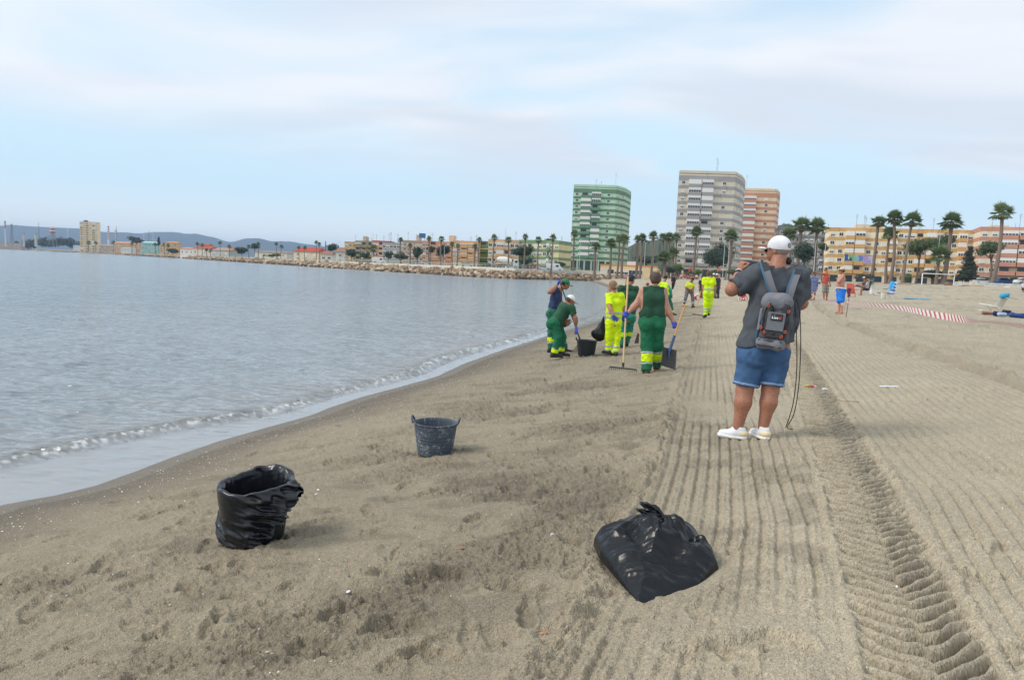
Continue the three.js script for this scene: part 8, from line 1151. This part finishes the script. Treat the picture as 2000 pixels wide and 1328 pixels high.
{ const p = gAt(CS, 1460, 945), D = depthOf(p), Q = mk(CS, D), L = (x, y, d = 0) => Q(x, y, d).sub(p), g = thing('sun_lounger', 'low white sun lounger with a sky blue headrest near the right edge', 'sun lounger', p), w = 0.26, wm = M('#dcd8d0', 0.85), F = [];
  part('seat_cloth', slabG([L(1275, 778, -w), L(1640, 836, -w), L(1640, 826, w), L(1275, 768, w)], V(0, 1, 0), 0.015), wm, g); part('backrest', slabG([L(1560, 815, -w * 0.9), L(1655, 830, w * 0.9), L(1745, 690, w * 0.9), L(1630, 680, -w * 0.9)], V(-0.5, 0.3, 0.8), 0.015), M('#d5cdc0', 0.9), g); part('foot_shelf', slabG([L(1265, 882, -w), L(1440, 890, -w), L(1440, 880, w), L(1265, 872, w)], V(0, 1, 0), 0.012), wm, g);
  for (const s of [-w, w]) F.push(rodG(L(1400, 800, s), L(1475, 890, s), 0.012), rodG(L(1500, 805, s), L(1440, 940, s), 0.012), rodG(L(1530, 812, s), L(1590, 885, s), 0.012), rodG(L(1630, 832, s), L(1600, 880, s), 0.012), rodG(L(1330, 885, s), L(1290, 950, s), 0.012), rodG(L(1750, 665, s * 0.6), L(1920, 706, s * 0.6), 0.011)); part('frame', merge(F), M('#a79b86', 0.5, { metalness: 0.3 }), g);
  part('headrest', softBody({ prims: [cap(L(1655, 650, -0.16), L(1655, 650, 0.16), 0.12, 0.12), cap(L(1730, 632, -0.16), L(1730, 632, 0.16), 0.10, 0.10)], k: 0.08, cell: 0.014 }), cloth('#2fa3c6', 0.7), g); part('headrest_rim', slabG([L(1735, 690, -0.2), L(1748, 690, 0.2), L(1772, 612, 0.2), L(1760, 612, -0.2)], V(1, 0, 0.2), 0.02), M('#7fc3d8', 0.7), g); }
const lump = (crop, x, y, prims, hex, name, label, cat, amp = 0.02) => { const p = gAt(crop, x, y), k = depthOf(p) / FPX / crop[2]; const m = solo(name, softBody({ prims: prims.map(([ax, ay, bx, by, ra, rb]) => cap(V(ax * k, ay * k, 0), V(bx * k, by * k, 0), ra * k, rb * k)), k: 0.04, wrinkle: (q, r, s) => amp * vn3(q * 10, r * 10, s * 10), cell: 0.015 }), cloth(hex), label, cat); m.position.copy(p); return m; };
lump(CS, 1600, 975, [[-70, 40, 60, 40, 38, 38], [60, 40, 110, 30, 36, 30]], '#262c4a', 'beach_bag', 'navy beach bag on the sand beside the sun lounger', 'bag');
lump(CS, 1652, 985, [[-55, 40, 40, 38, 32, 32]], '#a9c3dd', 'towel', 'pale blue towel on the navy beach bag', 'towel', 0.012);
lump(CS, 1720, 940, [[-40, 35, 40, 35, 36, 34]], '#3f2a3e', 'beach_bag', 'plum coloured bag behind the pale blue towel', 'bag');
lump(CS, 1890, 1000, [[-100, 40, 120, 38, 40, 42], [-60, 20, 130, 15, 25, 28]], '#35508f', 'towel', 'dark blue towel heap at the right edge', 'towel', 0.03);
lump(CS, 1400, 955, [[-60, 35, 60, 30, 26, 24]], '#9b6a5a', 'cushion', 'brownish rolled cushion under the sun lounger', 'cushion');
// goal
{ const a = gAt(CS, 342, 462), D = depthOf(a) , Q = (x, y) => at(CS[0] + x / CS[2], CS[1] + y / CS[2], D), b = Q(852, 496), ta = Q(357, 282), tb = Q(880, 304), g = thing('goal', 'white football goal without a net at the back of the beach', 'goal', a), L = (p) => p.clone().sub(a), wp = M('#e9e9e6', 0.5); part('post', rodG(V(0, -0.2, 0), L(ta), 0.13, 0.13, 10), wp, g); part('post', rodG(L(b), L(tb), 0.13, 0.13, 10), wp, g); part('crossbar', rodG(L(ta), L(tb), 0.12, 0.12, 10), wp, g); const back = (p) => L(p).add(V(-1.2, 0, -2.2)); part('rear_stays', merge([rodG(L(ta), back(ta), 0.03, 0.03, 6), rodG(L(tb), back(tb), 0.03, 0.03, 6), rodG(back(ta), back(ta).setY(0), 0.03, 0.03, 6), rodG(back(tb), back(tb).setY(0), 0.03, 0.03, 6)]), M('#9aa09c', 0.6), g); }
// ---------------------------------------------------------------- barrier tape and stake
const tapeT = noiseTex(128, (u, v) => (((u * 2 + v * 0.45) % 1) < 0.42 ? [0.78, 0.30, 0.31] : [0.95, 0.93, 0.92]), true);
const tapeM = new THREE.MeshPhysicalMaterial({ map: tapeT, roughness: 0.9, side: THREE.DoubleSide, transmission: 0.4, thickness: 0 });
function tape(pts, label, step) {                                  // [px, py, depth, roll]
  const cu = new THREE.CatmullRomCurve3(pts.map(([x, y, d]) => at(x, y, d))), rolls = pts.map((p) => p[3]), n = 120, P = [], U = [], I = [], len = cu.getLength(); for (let i = 0; i <= n; i++) { const t = i / n, p = cu.getPoint(t), ta = cu.getTangent(t), f = t * (pts.length - 1), k = Math.min(pts.length - 2, Math.floor(f)), r = lerp(rolls[k], rolls[k + 1], f - k), s = ta.clone().cross(V(0, 1, 0)).normalize(), d = V(0, Math.cos(r), 0).addScaledVector(s, Math.sin(r)).multiplyScalar(0.058); P.push(p.x + d.x, p.y + d.y, p.z + d.z, p.x - d.x, p.y - d.y, p.z - d.z); U.push(t * len / step, 1, t * len / step, 0); } for (let i = 0; i < n; i++) { const a = i * 2; I.push(a, a + 1, a + 2, a + 1, a + 3, a + 2); }
  const g = new THREE.BufferGeometry(); g.setAttribute('position', new THREE.Float32BufferAttribute(P, 3)); g.setAttribute('uv', new THREE.Float32BufferAttribute(U, 2)); g.setIndex(I); g.computeVertexNormals(); solo('barrier_tape', g, tapeM, label, 'barrier tape');
}
const stk = groundHit(1652.4, 621), sD = depthOf(stk);
tape([[1657.5, 591.5, sD, 0.6], [1680, 593.5, sD - 2.5, 0.5], [1720, 597, sD - 6, 0.5], [1766, 602.5, sD - 9, 0.3], [1800, 609, sD - 11, 0.1], [1850, 618.5, sD - 12.5, 0.0], [1885, 624, sD - 13.2, 0.35], [1905, 626.5, sD - 13.6, 1.2], [1925, 628.5, sD - 14, 1.35], [1960, 632, sD - 14.8, 1.1], [2000, 637, sD - 15.6, 0.9], [2060, 645, sD - 16.6, 0.7]], 'red and white barrier tape sagging across the sand to the right of the stake', 0.56);
tape([[1440, 584.5, 36, 0.6], [1475, 582.5, 37, 0.7], [1530, 578, 36, 0.7], [1577, 572.5, 34.5, 0.5], [1592, 579, 33, 0.6], [1606, 585.5, 31.5, 0.7], [1626, 591.5, 30, 0.5], [1640, 594.5, 28.5, 0.3], [1648, 593.8, 27, 0.6], [1657, 591.5, sD, 1.0]], 'red and white barrier tape running left from the stake behind the photographer', 0.5);
{ const top = at(1659.5, 579, sD + 0.05), g = thing('stake', 'thin rusty iron stake holding the barrier tape', 'stake', stk); part('rod', rodG(V(0, -0.15, 0), top.clone().sub(stk), 0.014, 0.012, 8), M('#7a5138', 0.8), g); part('tape_knot', softBody({ prims: [ell(at(1658, 591, sD).sub(stk), V(0.05, 0.035, 0.035))], k: 0.01, wrinkle: (x, y, z) => 0.01 * vn3(x * 40, y * 40, z * 40), cell: 0.01 }), M('#d7c9c6', 0.6), g); }
{ const p = groundHit(1366, 582), g = new THREE.TorusGeometry(0.10, 0.05, 10, 24), m = solo('tape_roll', g, tapeM, 'roll of red and white tape in front of the worker walking away in yellow', 'tape roll'); m.position.copy(at(1363.5, 580, W8.D + 0.5)); }
// ---------------------------------------------------------------- litter, shells, pebbles
const small = (px, py, dy = 0.004) => { const p = groundHit(px, py); p.y = sandY(p.x, p.z) + dy; return p; };
{ const p = small(1738, 756), g = new RoundedBoxGeometry(0.26, 0.012, 0.05, 2, 0.005); g.rotateY(0.15); solo('plastic_strip', g, M('#e3e6ea', 0.5), 'white plastic strip lying on the raked sand', 'litter').position.copy(p); }
{ const p = small(1583, 757), R = rng(8), g = thing('wrapper', 'small crumpled red and yellow wrapper on the sand', 'litter', p); for (const [x, hex, s] of [[-0.05, '#d9c03c', 0.8], [0.02, '#c8483e', 1], [0.06, '#e6c9c9', 0.6]]) part('foil', softBody({ prims: [ell(V(x, 0.012, 0), V(0.035 * s, 0.016 * s, 0.022 * s))], k: 0.01, wrinkle: (a, b, c) => 0.012 * vn3(a * 60, b * 60, c * 60), cell: 0.006 }), M(hex, 0.4), g); }
{ const p = small(1612, 762), m = solo('paper_scrap', softBody({ prims: [ell(V(0, 0.008, 0), V(0.04, 0.012, 0.02))], k: 0.01, wrinkle: (a, b, c) => 0.01 * vn3(a * 50, b * 50, c * 50), cell: 0.006 }), M('#d9dade', 0.6), 'crumpled white scrap right of the red wrapper', 'litter'); m.position.copy(p); }
{ const p = small(1076, 1053, 0.006), g = thing('feather', 'small white feather between the footprints', 'feather', p), P = []; for (let i = 0; i < 14; i++) for (const s of [-1, 1]) { const t = i / 13, z = lerp(-0.03, 0.012, t), w = 0.012 * Math.sin(Math.PI * clamp(t * 0.8 + 0.2)); P.push(0, 0, z, s * w, 0.004, z - 0.010, 0, 0, z + 0.004); } const q = new THREE.BufferGeometry(); q.setAttribute('position', new THREE.Float32BufferAttribute(P, 3)); q.computeVertexNormals(); part('vane', q, new THREE.MeshStandardMaterial({ color: '#d8dadc', roughness: 0.8, side: THREE.DoubleSide }), g); part('quill', tubeG([V(0, 0.002, -0.03), V(0, 0.003, 0.01), V(0.012, 0.004, 0.034)], 0.0012, 5, 12), M('#e0ddd6', 0.7), g); g.rotation.y = -0.35; }
{ const p = small(1655, 785), g = tubeG([V(-0.14, 0.02, -0.03), V(-0.05, 0.006, 0.0), V(0.04, 0.010, 0.02), V(0.14, 0.004, 0.01)], 0.0035, 6, 30); solo('twig', g, M('#86755f', 0.9), 'thin dry twig lying beside the tyre print', 'twig').position.copy(p); }
for (const [px, py, hex, lab] of [[902, 1071, '#9c6248', 'reddish leaf scrap left of the feather'], [1062, 1234, '#b07a4e', 'orange brown scrap in the foreground left of the rake lines'], [680, 1158, '#e6e3dc', 'white shell in the lower middle of the sand'], [621, 965, '#e8e6e0', 'white shell lying between the bin and the mortar caked tub'], [617, 965 + 6, '#d8d4ca', 'smaller pale shell beside the white one between bin and tub']]) { const p = small(px, py, 0.005), m = solo(hex[1] > 'c' ? 'shell' : 'leaf_scrap', softBody({ prims: [ell(V(0, 0, 0), V(0.016, 0.005, 0.010))], k: 0.005, wrinkle: (x, y, z) => 0.002 * vn3(x * 150, y * 150, z * 150), cell: 0.0025 }), M(hex, 0.6), lab, hex[1] > 'c' ? 'shell' : 'leaf'); m.position.copy(p); m.rotation.y = px; }
{ // countless pebbles and shell bits
  const R = rng(99), geo = new THREE.IcosahedronGeometry(1, 1), q = geo.attributes.position; for (let i = 0; i < q.count; i++) { const x = q.getX(i), y = q.getY(i), z = q.getZ(i), k = 0.8 + 0.3 * vn3(x * 2 + 3, y * 2, z * 2); q.setXYZ(i, x * k, y * k * 0.6, z * k); } geo.computeVertexNormals();
  const cols = ['#d3ccbd', '#c4b9a4', '#a89a84', '#b8946f', '#857a6a', '#9c6a50', '#57514b', '#e6e2d8'].map((c) => new THREE.Color(c)), list = []; let tries = 0;
  while (list.length < 12000 && tries++ < 90000) {
    const strand = list.length < 5000, z = strand ? -2.5 - 26 * Math.pow(R(), 1.4) : -1.6 - 15 * Math.pow(R(), 1.7), x = strand ? -9 + R() * 12 : -5 + R() * (11 + -z * 0.5), s = shoreDist(x, z); if (strand ? (s < 0.15 || s > 1.9 || R() < Math.abs(s - 0.7) * 0.8) : (s < 0.8 || (x > bandL(z) && R() < 0.8))) continue; if (!strand && fbm(x * 0.8, z * 0.8, 3, 121) < -0.1 + 0.5 * (R() - 0.5)) continue;
    const r = (strand ? 0.0030 : 0.0024) + 0.0055 * Math.pow(R(), 5) , y = sandY(x, z, s); list.push([new THREE.Matrix4().compose(V(x, y + r * 0.25, z), new THREE.Quaternion().setFromEuler(new THREE.Euler(R() * 0.5, R() * 6, R() * 0.5)), V(r * (0.8 + R() * 0.7), r, r * (0.8 + R() * 0.5))), cols[Math.floor(Math.pow(R(), strand ? 1.6 : 1) * 8)]]);
  }
  const im = new THREE.InstancedMesh(geo, M('#ffffff', 0.6), list.length); list.forEach(([m, c], i) => { im.setMatrixAt(i, m); im.setColorAt(i, c); }); im.name = 'pebbles'; tag(im, 'scattered pebbles and broken shells on the sand', 'pebbles', null, 'stuff'); im.receiveShadow = true; scene.add(im);
}
// laundry hanging on the mustard striped block
{ const D = 219.2, cols = ['#3f6fae', '#8fc08a', '#9fc4c9', '#7a8cd0', '#b7a3d6', '#cfc6de', '#3c5f8f'], labs = ['dark blue cloth, leftmost on the balcony line', 'green cloth on the balcony line', 'pale teal cloth on the balcony line', 'violet blue cloth in the middle of the balcony line', 'large lilac cloth on the balcony line', 'pale lilac cloth at the right of the balcony line', 'small navy cloth hanging under the balcony line']; [[1651, 1658], [1659, 1671], [1671, 1679], [1678, 1687], [1685, 1699], [1697, 1706], [1660, 1664]].forEach(([x0, x1], i) => { const y0 = 496 + i * 0.9, a = at(x0, y0, D), b = at(x1, y0 + 0.4, D), h = [1.9, 1.9, 2.0, 1.7, 2.4, 1.3, 0.9][i], n = 8, P = [], I = []; for (let u = 0; u <= n; u++) for (let v = 0; v <= 4; v++) { const p = a.clone().lerp(b, u / n); P.push(p.x + (i === 4 ? 0.25 * v : 0), p.y - h * v / 4 + (i === 6 ? -0.3 : 0), p.z + 0.12 * Math.sin(u * 1.7 + i) * v / 4 + (i === 6 ? 0.3 : 0.02 * i)); } for (let u = 0; u < n; u++) for (let v = 0; v < 4; v++) { const k = u * 5 + v; I.push(k, k + 1, k + 5, k + 1, k + 6, k + 5); } const g = new THREE.BufferGeometry(); g.setAttribute('position', new THREE.Float32BufferAttribute(P, 3)); g.setIndex(I); g.computeVertexNormals(); solo('laundry', g, new THREE.MeshStandardMaterial({ color: new THREE.Color(cols[i]), roughness: 0.95, side: THREE.DoubleSide }), labs[i] + ' of the mustard striped block', 'laundry'); }); }
renderer.render(scene, camera);
